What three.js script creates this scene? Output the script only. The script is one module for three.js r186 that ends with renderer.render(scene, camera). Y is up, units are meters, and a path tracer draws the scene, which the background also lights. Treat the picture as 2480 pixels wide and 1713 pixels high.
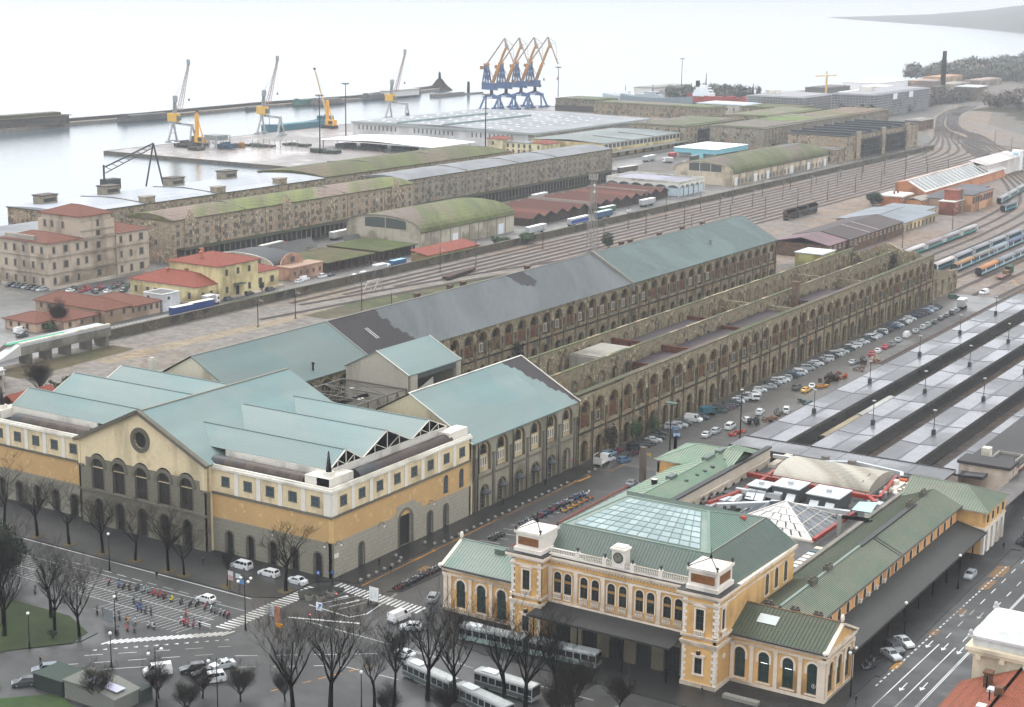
import*as THREE from 'three';
import{mergeGeometries}from 'three/addons/utils/BufferGeometryUtils.js';
// ───────── camera, sky, sun, haze, exposure ─────────
const {SphereGeometry,CylinderGeometry,Matrix4,MeshStandardMaterial,InstancedMesh,ShapeGeometry}=THREE;
const scene=new THREE.Scene();
const camera=new THREE.PerspectiveCamera(24.11,1024/707,1,60000);
{
const pitch=.21756873,roll=-.01334772,yaw=-.55764787;
const cp=Math.cos(pitch),sp=Math.sin(pitch);
const f=new THREE.Vector3(Math.cos(yaw)*cp,-sp,Math.sin(yaw)*cp);
const r=new THREE.Vector3(-Math.sin(yaw),0,Math.cos(yaw));
const d=new THREE.Vector3().crossVectors(f,r);
const r2=r.clone().multiplyScalar(Math.cos(roll)).addScaledVector(d,Math.sin(roll));
const d2=d.clone().multiplyScalar(Math.cos(roll)).addScaledVector(r,-Math.sin(roll));
camera.position.set(0,116,0);
camera.quaternion.setFromRotationMatrix(new Matrix4().makeBasis(r2,d2.negate(),f.negate()));
camera.updateMatrixWorld();
}
const SUN_DIR=new THREE.Vector3(.25,.85,-.46).normalize();
{
const w=256,h=128,data=new Float32Array(w*h*4);
for(let j=0;j<h;j++)for(let i=0;i<w;i++){
const el=((j+.5)/h-.5)*Math.PI,az=((i+.5)/w-.5)*2*Math.PI;
const y=Math.sin(el),x=Math.cos(el)*Math.cos(az),z=Math.cos(el)*Math.sin(az);
const s=x*SUN_DIR.x+y*SUN_DIR.y+z*SUN_DIR.z;
const side=Math.max(0,Math.cos(az+1.35));
let L=.90+.10*Math.max(0,y)+.16*Math.max(0,s)+.4*side*side*Math.exp(-Math.max(0,y)*2);
const k=(j*w+i)*4;
data[k]=L*.955;data[k+1]=L*.99;data[k+2]=L*1.035;data[k+3]=1;
}
const sky=new THREE.DataTexture(data,w,h,THREE.RGBAFormat,THREE.FloatType);
sky.mapping=THREE.EquirectangularReflectionMapping;sky.magFilter=THREE.LinearFilter;sky.minFilter=THREE.LinearFilter;
sky.needsUpdate=true;
scene.background=sky;scene.environment=sky;
}
const sun=new THREE.DirectionalLight(new THREE.Color(1,.97,.92),.9);
sun.position.copy(SUN_DIR).multiplyScalar(900).add(new THREE.Vector3(400,0,-250));
sun.target.position.set(400,0,-250);
sun.castShadow=true;sun.shadow.radius=40;sun.shadow.mapSize.set(4096,4096);
Object.assign(sun.shadow.camera,{left:-700,right:900,top:700,bottom:-700,near:10,far:2500});
scene.add(sun,sun.target);
scene.fog=new THREE.FogExp2(new THREE.Color(.93,.96,1),.00012);
const EXPOSURE=1.85;
// ───────── small maths ─────────
const Extrude=THREE.ExtrudeGeometry,Shape=THREE.Shape,Vec2=THREE.Vector2,V=(x,y,z)=>new THREE.Vector3(x,y,z);
const PI=Math.PI;
function rngOf(seed){let a=seed>>>0;return()=>{a=(a+0x6D2B79F5)>>>0;let t=Math.imul(a ^(a>>>15),1|a);t=(t+Math.imul(t ^(t>>>7),61|t))^ t;return((t ^(t>>>14))>>>0)/4294967296;};}
const rnd=rngOf(20240);
const pick=(a,r=rnd)=>a[Math.floor(r()*a.length)];
const lerp=(a,b,t)=>a+(b-a)*t;
const clamp=(x,a,b)=>Math.min(b,Math.max(a,x));
const smooth=(a,b,x)=>{const t=clamp((x-a)/(b-a),0,1);return t*t*(3-2*t);};
// ───────── geometry collector ─────────
class G{
constructor(){this.p=[];this.n=[];this.u=[];}
tri(a,b,c,ua,ub,uc,na,nb,nc){
const n=na?null:b.clone().sub(a).cross(c.clone().sub(a)).normalize();
const uvp=q=>Math.abs((n||na).y)>.75?[q.x,-q.z]:Math.abs((n||na).x)>Math.abs((n||na).z)?[q.z,q.y]:[q.x,q.y];
[[a,ua,na],[b,ub,nb],[c,uc,nc]].forEach(([q,uv,nn])=>{
this.p.push(q.x,q.y,q.z);const m=nn||n;this.n.push(m.x,m.y,m.z);
const t=uv||uvp(q);this.u.push(t[0],t[1]);
});
return this;
}
quad(a,b,c,d){
const w=b.clone().sub(a),h=d.clone().sub(a),ww=w.length(),wd=w.clone().normalize();
const f=q=>{const r=q.clone().sub(a);const s=r.dot(wd);return[s+(a.x+a.z)%37,r.clone().addScaledVector(wd,-s).length()+a.y];};
const A=f(a),B=f(b),Cc=f(c),D=f(d);
this.tri(a,b,c,A,B,Cc);this.tri(a,c,d,A,Cc,D);return this;
}
poly(pts){for(let i=1;i<pts.length-1;i++)this.tri(pts[0],pts[i],pts[i+1]);return this;}
box(x0,y0,z0,x1,y1,z1,bottom=false){
const P=(x,y,z)=>V(x,y,z),q=(a,b,c,d)=>{this.tri(a,b,c);this.tri(a,c,d);};
q(P(x0,y0,z1),P(x1,y0,z1),P(x1,y1,z1),P(x0,y1,z1));
q(P(x1,y0,z0),P(x0,y0,z0),P(x0,y1,z0),P(x1,y1,z0));
q(P(x1,y0,z1),P(x1,y0,z0),P(x1,y1,z0),P(x1,y1,z1));
q(P(x0,y0,z0),P(x0,y0,z1),P(x0,y1,z1),P(x0,y1,z0));
q(P(x0,y1,z1),P(x1,y1,z1),P(x1,y1,z0),P(x0,y1,z0));
if(bottom)q(P(x0,y0,z0),P(x1,y0,z0),P(x1,y0,z1),P(x0,y0,z1));
return this;
}
cbox(cx,y0,cz,w,h,d){return this.box(cx-w/2,y0,cz-d/2,cx+w/2,y0+h,cz+d/2,y0>.3);}
bar(a,b,w,h=w){
const t=b.clone().sub(a).normalize(),up=Math.abs(t.y)>.95?V(1,0,0):V(0,1,0);
const s=t.clone().cross(up).normalize().multiplyScalar(w/2),v=s.clone().cross(t).normalize().multiplyScalar(h/2);
const c=(p,i,j)=>p.clone().addScaledVector(s,i).addScaledVector(v,j);
const k=[[-1,-1],[1,-1],[1,1],[-1,1]];
for(let i=0;i<4;i++){const[p,q]=k[i],[r,o]=k[(i+1)%4];this.tri(c(a,p,q),c(a,r,o),c(b,r,o));this.tri(c(a,p,q),c(b,r,o),c(b,p,q));}
this.poly(k.map(([i,j])=>c(b,i,j)));this.poly(k.slice().reverse().map(([i,j])=>c(a,i,j)));
return this;
}
cyl(a,b,r0,r1=r0,n=8,caps=true){
const t=b.clone().sub(a),L=t.length();t.normalize();
const up=Math.abs(t.y)>.95?V(1,0,0):V(0,1,0);
const s=t.clone().cross(up).normalize(),v=s.clone().cross(t).normalize();
const dir=i=>s.clone().multiplyScalar(Math.cos(i/n*2*PI)).addScaledVector(v,-Math.sin(i/n*2*PI));
for(let i=0;i<n;i++){
const d0=dir(i),d1=dir(i+1),A=a.clone().addScaledVector(d0,r0),B=a.clone().addScaledVector(d1,r0),C=b.clone().addScaledVector(d1,r1),D=b.clone().addScaledVector(d0,r1);
const u0=i/n*2*PI*r0,u1=(i+1)/n*2*PI*r0;
this.tri(A,D,C,[u0,0],[u0,L],[u1,L],d0,d0,d1);if(r0>0)this.tri(A,C,B,[u0,0],[u1,L],[u1,0],d0,d1,d1);
if(caps){if(r1>0)this.tri(b,C,D);if(r0>0)this.tri(a,A,B);}
}
return this;
}
geo(g,m){
const q=g.index?g.toNonIndexed():g,P=q.attributes.position,N=q.attributes.normal,U=q.attributes.uv,v=V(),nm=m?new THREE.Matrix3().getNormalMatrix(m):null;
for(let i=0;i<P.count;i++){
v.fromBufferAttribute(P,i);if(m)v.applyMatrix4(m);this.p.push(v.x,v.y,v.z);
v.fromBufferAttribute(N,i);if(m)v.applyMatrix3(nm).normalize();this.n.push(v.x,v.y,v.z);
this.u.push(U?U.getX(i):0,U?U.getY(i):0);
}
return this;
}
add(g,m){return this.geo(g.build(),m);}
build(){
const g=new THREE.BufferGeometry();
g.setAttribute('position',new THREE.Float32BufferAttribute(this.p,3));g.setAttribute('normal',new THREE.Float32BufferAttribute(this.n,3));g.setAttribute('uv',new THREE.Float32BufferAttribute(this.u,2));
return g;
}
}
const E0=depth=>({depth,bevelEnabled:false});
const g0=()=>new G(),Bx=(...a)=>g0().box(...a);
const at=(x,y,z,ry=0,s=1)=>new Matrix4().compose(V(x,y,z),new THREE.Quaternion().setFromAxisAngle(V(0,1,0),ry),typeof s==='number'?V(s,s,s):s);
const multi=(...gs)=>mergeGeometries(gs.map(g=>g instanceof G?g.build():g),true);
function openingPath(o){
const h=new THREE.Path(),x0=o.x-o.w/2,x1=o.x+o.w/2,y0=o.y,y1=o.y+o.h;
if(o.round){h.absarc(o.x,o.y,o.w/2,0,2*PI,true);return h;}
h.moveTo(x0,y0);
if(o.arch){h.lineTo(x0,y1-o.w/2);h.absarc(o.x,y1-o.w/2,o.w/2,PI,0,true);h.lineTo(x1,y0);}
else{h.lineTo(x0,y1);h.lineTo(x1,y1);h.lineTo(x1,y0);}
h.lineTo(x0,y0);return h;
}
function wallGeo(outline,openings,thick=.4,seg=6){
const s=new Shape(outline.map(([x,y])=>new Vec2(x,y)));
for(const o of openings)s.holes.push(openingPath(o));
const g=new Extrude(s,{depth:thick,bevelEnabled:false,curveSegments:seg});
g.translate(0,0,-thick);
return g;
}
const rectOutline=(w,y0,y1)=>[[0,y0],[w,y0],[w,y1],[0,y1]];
function archRing(w,h,band,depth,seg=8,y0=0){
const s=new Shape(),R=w/2+band;
s.moveTo(-R,y0);s.lineTo(-R,h-w/2);s.absarc(0,h-w/2,R,PI,0,true);s.lineTo(R,y0);s.lineTo(w/2,y0);s.lineTo(w/2,h-w/2);
s.absarc(0,h-w/2,w/2,0,PI,false);s.lineTo(-w/2,y0);s.lineTo(-R,y0);
return new Extrude(s,{depth,bevelEnabled:false,curveSegments:seg});
}
function archPane(w,h,arch,seg=6){
const s=new Shape();s.moveTo(-w/2,0);s.lineTo(w/2,0);
if(arch){s.lineTo(w/2,h-w/2);s.absarc(0,h-w/2,w/2,0,PI,false);}else{s.lineTo(w/2,h);s.lineTo(-w/2,h);}
s.lineTo(-w/2,0);return new ShapeGeometry(s,seg);
}
// ───────── scene graph helpers ─────────
const usedNames=new Map();
function numbered(n){const k=usedNames.get(n)||0;usedNames.set(n,k+1);return k?`${n}_${String(k).padStart(3, '0')}`:n;}
const usedLabels=new Map();
function tag(o,label,category,group){o.userData.label=label;o.userData.category=category;if(group)o.userData.group=group;return o;}
function thing(name,label,category,pos=[0,0,0],ry=0,group){
const o=new THREE.Group();o.name=numbered(name);o.position.set(...pos);o.rotation.y=ry;scene.add(o);return tag(o,label,category,group);
}
function part(parent,name,g,m,pos,ry,label){
const o=new THREE.Mesh(g instanceof G?g.build():g,m);o.name=name;
if(pos)o.position.set(...pos);if(ry)o.rotation.y=ry;if(label)o.userData.label=label;
parent.add(o);return o;
}
function stuffPart(parent,name,g,m){const o=part(parent,name,g,m);o.userData.kind='stuff';return o;}
function solo(name,label,category,g,m,pos,ry,group){const o=part(scene,numbered(name),g,m,pos,ry);return tag(o,label,category,group);}
function struct(name,g,m,pos){const o=part(scene,numbered(name),g,m,pos);o.userData.kind='structure';return o;}
function copyOf(src,label,pos,ry=0){const c=src.clone();c.name=numbered(src.name.replace(/_\d{3}$/,''));c.userData={...src.userData,label};c.position.set(...pos);c.rotation.y=ry;scene.add(c);return c;}
const ORD=['first','second','third','fourth','fifth','sixth','seventh','eighth','ninth','tenth','eleventh','twelfth','thirteenth','fourteenth','fifteenth','sixteenth','seventeenth','eighteenth','nineteenth','twentieth'];
const TENS={2:'twenty',3:'thirty',4:'forty',5:'fifty',6:'sixty'},TENTH={2:'twentieth',3:'thirtieth',4:'fortieth',5:'fiftieth',6:'sixtieth'};
const ord=k=>k<=20?ORD[k-1]:k%10?`${TENS[Math.floor(k / 10)]}-${ORD[k % 10 - 1]}`:TENTH[k/10];
// ───────── textures ─────────
function noise2(seed,n){
const r=rngOf(seed),t=new Float32Array(n*n);for(let i=0;i<n*n;i++)t[i]=r();
return(x,y)=>{
x=((x%n)+n)%n;y=((y%n)+n)%n;const i=Math.floor(x),j=Math.floor(y),f=x-i,g=y-j,u=f*f*(3-2*f),v=g*g*(3-2*g),i1=(i+1)%n,j1=(j+1)%n;
return(t[j*n+i]*(1-u)+t[j*n+i1]*u)*(1-v)+(t[j1*n+i]*(1-u)+t[j1*n+i1]*u)*v;
};
}
function fbmOf(seed,base,oct,sx=1,sy=1){
const L=[];for(let k=0;k<oct;k++)L.push(noise2(seed+k*17,512));
const bx=Math.round(base*sx),by=Math.round(base*sy);
const per=L.map((_,k)=>[bx<<k,by<<k]);
const N=per.map(([px,py],k)=>{const r=rngOf(seed*31+k),W=Math.min(px,1024),H=Math.min(py,1024),t=new Float32Array(W*H);for(let i=0;i<W*H;i++)t[i]=r();return{t,W,H};});
return(u,v)=>{
let s=0,a=.5,tot=0;
for(const{t,W,H}of N){
const x=u*W,y=v*H,i=Math.floor(x)%W,j=Math.floor(y)%H,f=x-Math.floor(x),g=y-Math.floor(y),uu=f*f*(3-2*f),vv=g*g*(3-2*g),i1=(i+1)%W,j1=(j+1)%H;
s+=a*((t[j*W+i]*(1-uu)+t[j*W+i1]*uu)*(1-vv)+(t[j1*W+i]*(1-uu)+t[j1*W+i1]*uu)*vv);tot+=a;a*=.55;
}
return s/tot;
};
}
function tex(size,metres,fn,srgb=true,h=size,mh=metres){
const d=new Uint8Array(size*h*4);
for(let j=0;j<h;j++)for(let i=0;i<size;i++){
const c=fn(i/size,j/h),k=(j*size+i)*4;
d[k]=clamp(c[0]*255,0,255);d[k+1]=clamp(c[1]*255,0,255);d[k+2]=clamp(c[2]*255,0,255);d[k+3]=255;
}
const t=new THREE.DataTexture(d,size,h,THREE.RGBAFormat);t.wrapS=t.wrapT=THREE.RepeatWrapping;t.magFilter=THREE.LinearFilter;t.minFilter=THREE.LinearMipmapLinearFilter;t.generateMipmaps=true;
if(srgb)t.colorSpace=THREE.SRGBColorSpace;t.repeat.set(1/metres,1/mh);t.needsUpdate=true;return t;
}
const g1=v=>[v,v,v];
const TX={};
{
const a=fbmOf(11,4,8),b=fbmOf(23,24,5),c=fbmOf(37,90,4),e=fbmOf(5,10,5,1,.2);
const cut=(x,lo,hi)=>smooth(lo,hi,x);
TX.mottle=tex(1024,60,(u,v)=>g1(.80+.26*(a(u,v)-.5)*2+.10*(c(u,v)-.5)));
TX.plaster=tex(1024,48,(u,v)=>{const s=cut(a(u,v),.5,.72),d=cut(e(u,v),.55,.8);const k=.97-.24*s-.16*d+.08*(c(u,v)-.5);return[k,k*(1-.02*s),k*(1-.06*s)];});
TX.stone=tex(1024,56,(u,v)=>{
const p=cut(a(u,v),.45,.62),q=cut(b(u,v),.5,.66),f=c(u,v),pale=cut(f,.62,.78)*cut(a(v,u),.46,.6),brick=cut(fb2(u,v),.6,.68);
let k=.66-.24*p*q+.34*(f-.5);let r=k,g=k*.975,bl=k*.91;r+=pale*.22;g+=pale*.20;bl+=pale*.17;r=lerp(r,r*1.04,brick);g=lerp(g,g*.92,brick);bl=lerp(bl,bl*.86,brick);return[r,g,bl];
});
function fb2(u,v){return b(v,u);}
TX.asphalt=tex(2048,190,(u,v)=>{const p=cut(a(u,v),.4,.66),q=b(u,v),f=c(u,v);const k=.78+.20*(p-.5)+.12*(q-.5)+.22*(f-.5);return[k,k*.995,k*.985];});
TX.wet=tex(1024,190,(u,v)=>{const p=cut(a(u,v)*.7+b(u,v)*.3,.42,.62);return g1(.82-.42*p);},false);
TX.yard=tex(1024,150,(u,v)=>{const p=cut(a(u,v),.42,.64),q=b(u,v),f=c(u,v);const k=.74+.2*(q-.5)+.34*(f-.5);return[k*(1+.05*p),k*(1-.01*p),k*(1-.09*p)];});
TX.moss=tex(1024,110,(u,v)=>{const p=cut(a(u,v),.4,.6),q=b(u,v),f=c(u,v);const k=.7+.36*(q-.5)+.2*(f-.5);return[lerp(k*1.12,k*.92,p),k,lerp(k*.98,k*.62,p)];});
TX.patina=tex(1024,40,(u,v)=>{const st=e(v,u),p=cut(a(u,v),.4,.65),f=c(u,v);const k=.86+.16*(st-.5)+.10*(f-.5);return[k*(1-.14*p),k*(1-.04*p),k*(1-.06*p)];});
TX.corr=tex(1024,42,(u,v)=>{const p=cut(a(u,v),.4,.65),s=.5+.5*Math.cos(u*2*PI*60),st=e(v,u);const k=.90-.15*s+.12*(st-.5);return[k*(1-.09*p),k*(1-.02*p),k*(1-.0*p)];});
TX.rusty=tex(1024,40,(u,v)=>{const p=cut(a(u,v),.5,.62),st=e(v,u),f=c(u,v);const k=.8+.2*(st-.5)+.3*(f-.5);return[k*(1+.14*p),k*(1-.12*p),k*(1-.26*p)];});
TX.tile=tex(1024,16,(u,v)=>{const col=Math.abs(Math.sin(u*PI*64)),row=(v*44)%1,q=b(u,v),f=c(Math.floor(u*64)/64,Math.floor(v*44)/44);const k=.62+.30*col+.30*(f-.5)-.22*(row<.16?1:0)+.16*(q-.5);return[k,k*.94,k*.9];});
TX.felt=tex(1024,90,(u,v)=>{const p=cut(a(u,v),.44,.6),f=c(u,v),st=e(u,v);const k=.82+.10*(p-.5)+.14*(f-.5)+.1*(st-.5);return[k,k,k];});
TX.rust2=tex(1024,12,(u,v)=>{const row=Math.abs(((v*14)%1)-.5)*2,col=((u*8+(Math.floor(v*14)%2)*.5)%1),f=c(u,v),q=b(u,v);const k=.9+.12*(q-.5)+.12*(f-.5)-(row>.9||col<.035?.10:0);return[k,k,k*.985];});
TX.peel=tex(1024,30,(u,v)=>{const s=cut(fb2(u,v)*.45+e(u,v)*.2+a(u,v)*.35,.575,.61),q=a(u,v),f=c(u,v);const k=.9+.12*(q-.5)+.06*(f-.5);return s>0?[lerp(k,.98,s),lerp(k,1.1,s),lerp(k,1.45,s)]:[k,k,k];});
TX.ripple=tex(1024,90,(u,v)=>g1(.5+.9*(b(u,v)-.5)+.5*(c(u,v)-.5)),false);
TX.bark=tex(256,3,(u,v)=>g1(.75+.6*(b(u,v)-.5)));
}
// ───────── materials ─────────
const lin=(hex,k=1)=>new THREE.Color(hex).multiplyScalar(k);
const MC=new Map();
const Mk=(h,k,map)=>M(h,map?{k,map}:{k});
function M(hex,o={}){
const key=hex+JSON.stringify({...o,map:o.map&&o.map.uuid,roughnessMap:o.roughnessMap&&o.roughnessMap.uuid,bumpMap:o.bumpMap&&o.bumpMap.uuid});
if(MC.has(key))return MC.get(key);
const{k=1,rough=.85,metal=0,map,bump,coat,two,...rest}=o;
const m=coat?new THREE.MeshPhysicalMaterial({clearcoat:coat,clearcoatRoughness:.08}):new MeshStandardMaterial();
m.color.copy(lin(hex,k));m.roughness=rough;m.metalness=metal;if(map)m.map=map;if(bump){m.bumpMap=map;m.bumpScale=bump;}if(two)m.side=THREE.DoubleSide;
Object.assign(m,rest);MC.set(key,m);return m;
}
const glassDark=M('#23282b',{rough:.12,k:.8}),glassBlue=M('#3c4a52',{rough:.1});
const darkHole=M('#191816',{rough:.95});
// ═════════ SETTING ═════════
const flat=(pts,y,hole)=>{
const s=new Shape(pts.map(([x,z])=>new Vec2(x,-z)));
const g=new ShapeGeometry(s);g.rotateX(-PI/2);g.translate(0,y,0);
const p=g.attributes.position,u=g.attributes.uv;for(let i=0;i<p.count;i++)u.setXY(i,p.getX(i),-p.getZ(i));
return g;
};
const rectPts=(x0,z0,x1,z1)=>[[x0,z0],[x1,z0],[x1,z1],[x0,z1]];
{
const g=new THREE.PlaneGeometry(34000,34000,1,1);g.rotateX(-PI/2);g.translate(9000,-2.2,-6000);
const u=g.attributes.uv;for(let i=0;i<u.count;i++)u.setXY(i,u.getX(i)*34000,u.getY(i)*34000);
const r2=TX.ripple.clone();r2.repeat.set(1/70,1/70);r2.needsUpdate=true;
struct('sea',g,M('#5d7078',{rough:.13,map:null,bumpMap:r2,bumpScale:.10,k:.6}));
}
const LAND=[[-300,420],[3000,420],[3000,-560],[2800,-760],[2720,-850],[2600,-800],[2300,-700],[2080,-690],[1960,-760],[1780,-790],[1770,-880],[1640,-880],[1640,-692],[1450,-692],[1450,-860],[1440,-893],[838,-864],[838,-600],[486,-600],[486,-560],[430,-640],[-300,-640]];
{
const s=new Shape(LAND.map(([x,z])=>new Vec2(x,-z)));
const g=new Extrude(s,E0(6));g.rotateX(-PI/2);g.translate(0,-6,0);
struct('ground',g,M('#8f8a83',{k:.72,map:TX.yard,rough:.9}));
}
const asphaltM=M('#5f5f5e',{k:.5,map:TX.asphalt,rough:.82,roughnessMap:TX.wet});
const paveM=M('#474746',{k:.5,map:TX.asphalt,rough:.8,roughnessMap:TX.wet});
const portRoadM=M('#8a8783',{k:.8,map:TX.asphalt,rough:.85,roughnessMap:TX.wet});
const paintW=M('#d9d9d6',{k:.85,map:TX.plaster,rough:.7}),paintY=M('#c98a1e',{k:.9,map:TX.plaster,rough:.7});
struct('square_road',flat(rectPts(100,-420,352,30),.004),asphaltM);
struct('station_road',flat(rectPts(352,-98,520,20),.004),asphaltM);
struct('car_park_ground',flat(rectPts(352,-197,640,-164),.006),M('#6d6963',{k:.66,map:TX.asphalt,rough:.85,roughnessMap:TX.wet}));
const pave=(pts,name='pavement',h=.13,m=paveM)=>{
const s=new Shape(pts.map(([x,z])=>new Vec2(x,-z)));
const g=new Extrude(s,E0(h));g.rotateX(-PI/2);return struct(name,g,m);
};
const kerbM=Mk('#8f8e8a',.7,TX.mottle);
pave([[230.5,-300],[230.5,-202.5],[233.5,-197.5],[243.6,-197.6],[247.5,-193.6],[247.5,-190.1],[345,-190.1],[345,-196],[250,-196],[250,-300]]);
pave(rectPts(231,-99,262,-88.2),'pavement');pave(rectPts(262,-98,343,-87.2),'pavement');pave([[343,-98],[343,-85.2],[335,-85.2],[330,-84],[360,-84],[360,-98]],'pavement');
pave([[232,-150],[236,-168.5],[246,-168.5],[246,-99],[232,-99]],'pavement');
pave([[186.6,-222.9],[196.4,-213.2],[201,-213.6],[206.7,-222.5],[205,-235.3],[205,-300],[160,-300]],'pavement');
pave([[234.6,-193.9],[243.2,-189.6],[244.4,-190.6],[243.6,-194.6],[238,-197.2]],'traffic_island');
pave([[247.6,-182.6],[249.2,-180.2],[268,-179.2],[268,-179.7],[249.6,-182.8]],'traffic_island');
const grassM=M('#4a5a26',{k:.62,map:TX.moss,rough:.95});
{const o=part(scene,'lawn',flat([[160,-300],[160,-222],[186,-221],[195,-213.8],[200,-215],[204,-224],[203,-300]],.15),grassM);o.userData={kind:'stuff',label:'dark winter grass of the park lawn under the trees at left',category:'grass'};}
{const o=part(scene,numbered('lawn'),flat([[160,-215],[171,-207],[178.7,-199.6],[176,-193],[165,-190],[150,-200]],.03),M('#4f7a2c',{k:.55,map:TX.moss,rough:.95}));o.userData={kind:'stuff',label:'bright green grass patch in the bottom left corner',category:'grass'};}
function marking(name,list,m=paintW){
const o=new THREE.Group();o.name=numbered(name);o.userData.kind='structure';scene.add(o);
for(const q of list)part(o,'stripe',flat(q,.011),m);
return o;
}
const bandQ=(x0,z0,x1,z1,w)=>{const dx=x1-x0,dz=z1-z0,L=Math.hypot(dx,dz),nx=-dz/L*w/2,nz=dx/L*w/2;return[[x0+nx,z0+nz],[x1+nx,z1+nz],[x1-nx,z1-nz],[x0-nx,z0-nz]];};
const dashes=(x0,z0,x1,z1,on,off,w)=>{const L=Math.hypot(x1-x0,z1-z0),r=[];for(let s=0;s<L-on*.5;s+=on+off){const a=s/L,b=Math.min(1,(s+on)/L);r.push(bandQ(lerp(x0,x1,a),lerp(z0,z1,a),lerp(x0,x1,b),lerp(z0,z1,b),w));}return r;};
{
const z1=[];for(let k=0;k<20;k++){const t=k/19,cx=lerp(199.2,214.2,t),cz=lerp(-209,-194,t);z1.push(bandQ(cx-1.5,cz-1.5*.2,cx+1.5,cz+.3,.5));}
marking('zebra_crossing',z1);
const z2=[];for(let k=0;k<25;k++){const x=lerp(215.6,241.2,k/24),z=lerp(-196.4,-195.5,k/24);z2.push(bandQ(x,z-1.7,x+.3,z+1.7,.5));}
marking('zebra_crossing',z2);
const z3=[];for(let k=0;k<22;k++){const z=lerp(-192.8,-171.5,k/21),x=lerp(244.8,243.2,k/21);z3.push(bandQ(x-1.7,z,x+1.7,z,.5));}
marking('zebra_crossing',z3);
const t=[];for(let k=0;k<14;k++){const x=lerp(196,212.6,k/13),z=lerp(-208.6,-192.4,k/13);t.push([[x-1.2,z-.1],[x-.4,z+.35],[x-.9,z+.75]]);}
marking('give_way_teeth',t);
marking('lane_line',[...dashes(225.4,-250,225.1,-205,2.6,1.6,.15),bandQ(222.8,-262,224.4,-198.5,.13),bandQ(230.1,-300,229.9,-202,.2)]);
const bays=[];for(const[xa,xb]of[[213.9,217.9],[217.9,222.6],[209,213.6]]){for(let z=-262;z<-201;z+=1.25)if(!(xa<210&&z<-224))bays.push(bandQ(xa+.15,z,xb-.15,z+.9,.09));}
marking('parking_bay_line',[...bays,bandQ(217.9,-262,217.7,-200.5,.12),bandQ(213.8,-262,213.4,-199.5,.12)]);
marking('lane_line',[...dashes(187,-208.5,207.5,-187.5,3.2,2.6,.16),...dashes(192.4,-208,210,-189.5,3.2,2.6,.16),bandQ(184.5,-206.6,197.5,-192.8,.14),...dashes(207,-186,226,-160,4,3,.16),...dashes(203,-183,214,-168,4,3,.16),...dashes(226,-160,226,-110,4,4,.16),...dashes(214,-168,217,-120,4,4,.16),bandQ(226.5,-190,231.5,-177,.5),bandQ(226.8,-186,226.4,-150,.18)]);
marking('yellow_line',[bandQ(247.4,-188.7,265.4,-188.8,.28),bandQ(265.2,-188.8,273,-188.8,.55),bandQ(273,-188.9,333.4,-189.2,.22),bandQ(333.4,-188.8,339,-188.4,.5),bandQ(265.3,-188.9,267,-192.6,.3),bandQ(267,-192.6,269.2,-195,.3),bandQ(272.9,-188.8,274.5,-192,.3),bandQ(274.5,-192,273.8,-195,.3),bandQ(333.5,-189,335,-193.6,.3),bandQ(339,-188.5,341,-193,.3),...dashes(199,-171,218,-163,1.6,1.4,.2)],paintY);
const box=[];for(const[bx,bz]of[[269.5,-191.8],[336,-191.2],[262,-184.3],[300.5,-84.9],[287,-85.9]])for(let k=0;k<3;k++)box.push(...[bandQ(bx+k*1.1-1.1,bz-.7,bx+k*1.1-.5,bz+.7,.16),bandQ(bx+k*1.1-.5,bz+.7,bx+k*1.1-.1,bz-.7,.16)]);
marking('yellow_road_letters',box,paintY);
const hat=[];for(let k=0;k<9;k++)hat.push(bandQ(323+k*.9,-86.6,325.2+k*.9,-83.9,.16));for(let k=0;k<7;k++)hat.push(bandQ(314.6+k*.9,-86,316.4+k*.9,-84.2,.16));for(let k=0;k<7;k++)hat.push(bandQ(266+k*.6,-87.6,267.4+k*.6,-86,.25));
marking('yellow_hatching',hat,paintY);
marking('lane_line',[bandQ(240,-84.3,282.4,-83.4,.2),bandQ(240,-81.1,282.4,-80.4,.2),bandQ(240,-78.2,420,-76.6,.16),bandQ(240,-77.9,420,-76.3,.16),...dashes(286,-83.3,420,-82.6,3,4,.18),...dashes(286,-80.2,420,-79.6,3,4,.18),...dashes(258,-86.6,332,-85,1,.9,.28)]);
const arrows=[];for(const[x,z]of[[299.5,-84.4],[300.3,-81.3],[281,-84.9],[281.3,-82.1],[281.2,-79.2],[259.9,-82.5],[262,-79.6]])arrows.push(bandQ(x-.3,z,x+2.4,z,.2),[[x-1.6,z],[x-.3,z-.55],[x-.3,z+.55]]);
marking('lane_arrow',arrows);
marking('lane_line',[...dashes(236.6,-192,240.5,-181.2,40,1,.14),bandQ(233.7,-190.8,232.9,-180.5,.22),bandQ(232.9,-180.5,236,-178.8,.22),bandQ(236,-178.8,247.8,-180.4,.22),bandQ(235.6,-189.4,243.8,-185.6,.12),bandQ(235,-187,244,-183.2,.12),bandQ(234.6,-184.8,244.2,-181.4,.12),[[238.5,-188.9],[241.5,-187.2],[241.8,-187.9]],[[237.5,-185.6],[241,-184],[241.2,-184.8]]]);
const ml=[];for(let k=0;k<16;k++)ml.push(bandQ(271+k*3.2,-184.6,271.6+k*3.2,-179.8,.12));marking('parking_bay_line',ml);
marking('yellow_line',[bandQ(346,-186.5,353,-186.5,.18),bandQ(353,-186.5,355.5,-191.5,.18),bandQ(346,-186.5,345.5,-191.5,.18)],paintY);
const pd=[];for(let k=0;k<22;k++){const x=396+k*1.75;pd.push(bandQ(x,-413.2,x+.7,-411,.5));}marking('zebra_crossing',pd);
}
struct('port_road',flat([[300,-560],[300,-397],[1240,-397.6],[1240,-420],[1080,-486],[486,-486],[440,-560]],.004),portRoadM);
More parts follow.
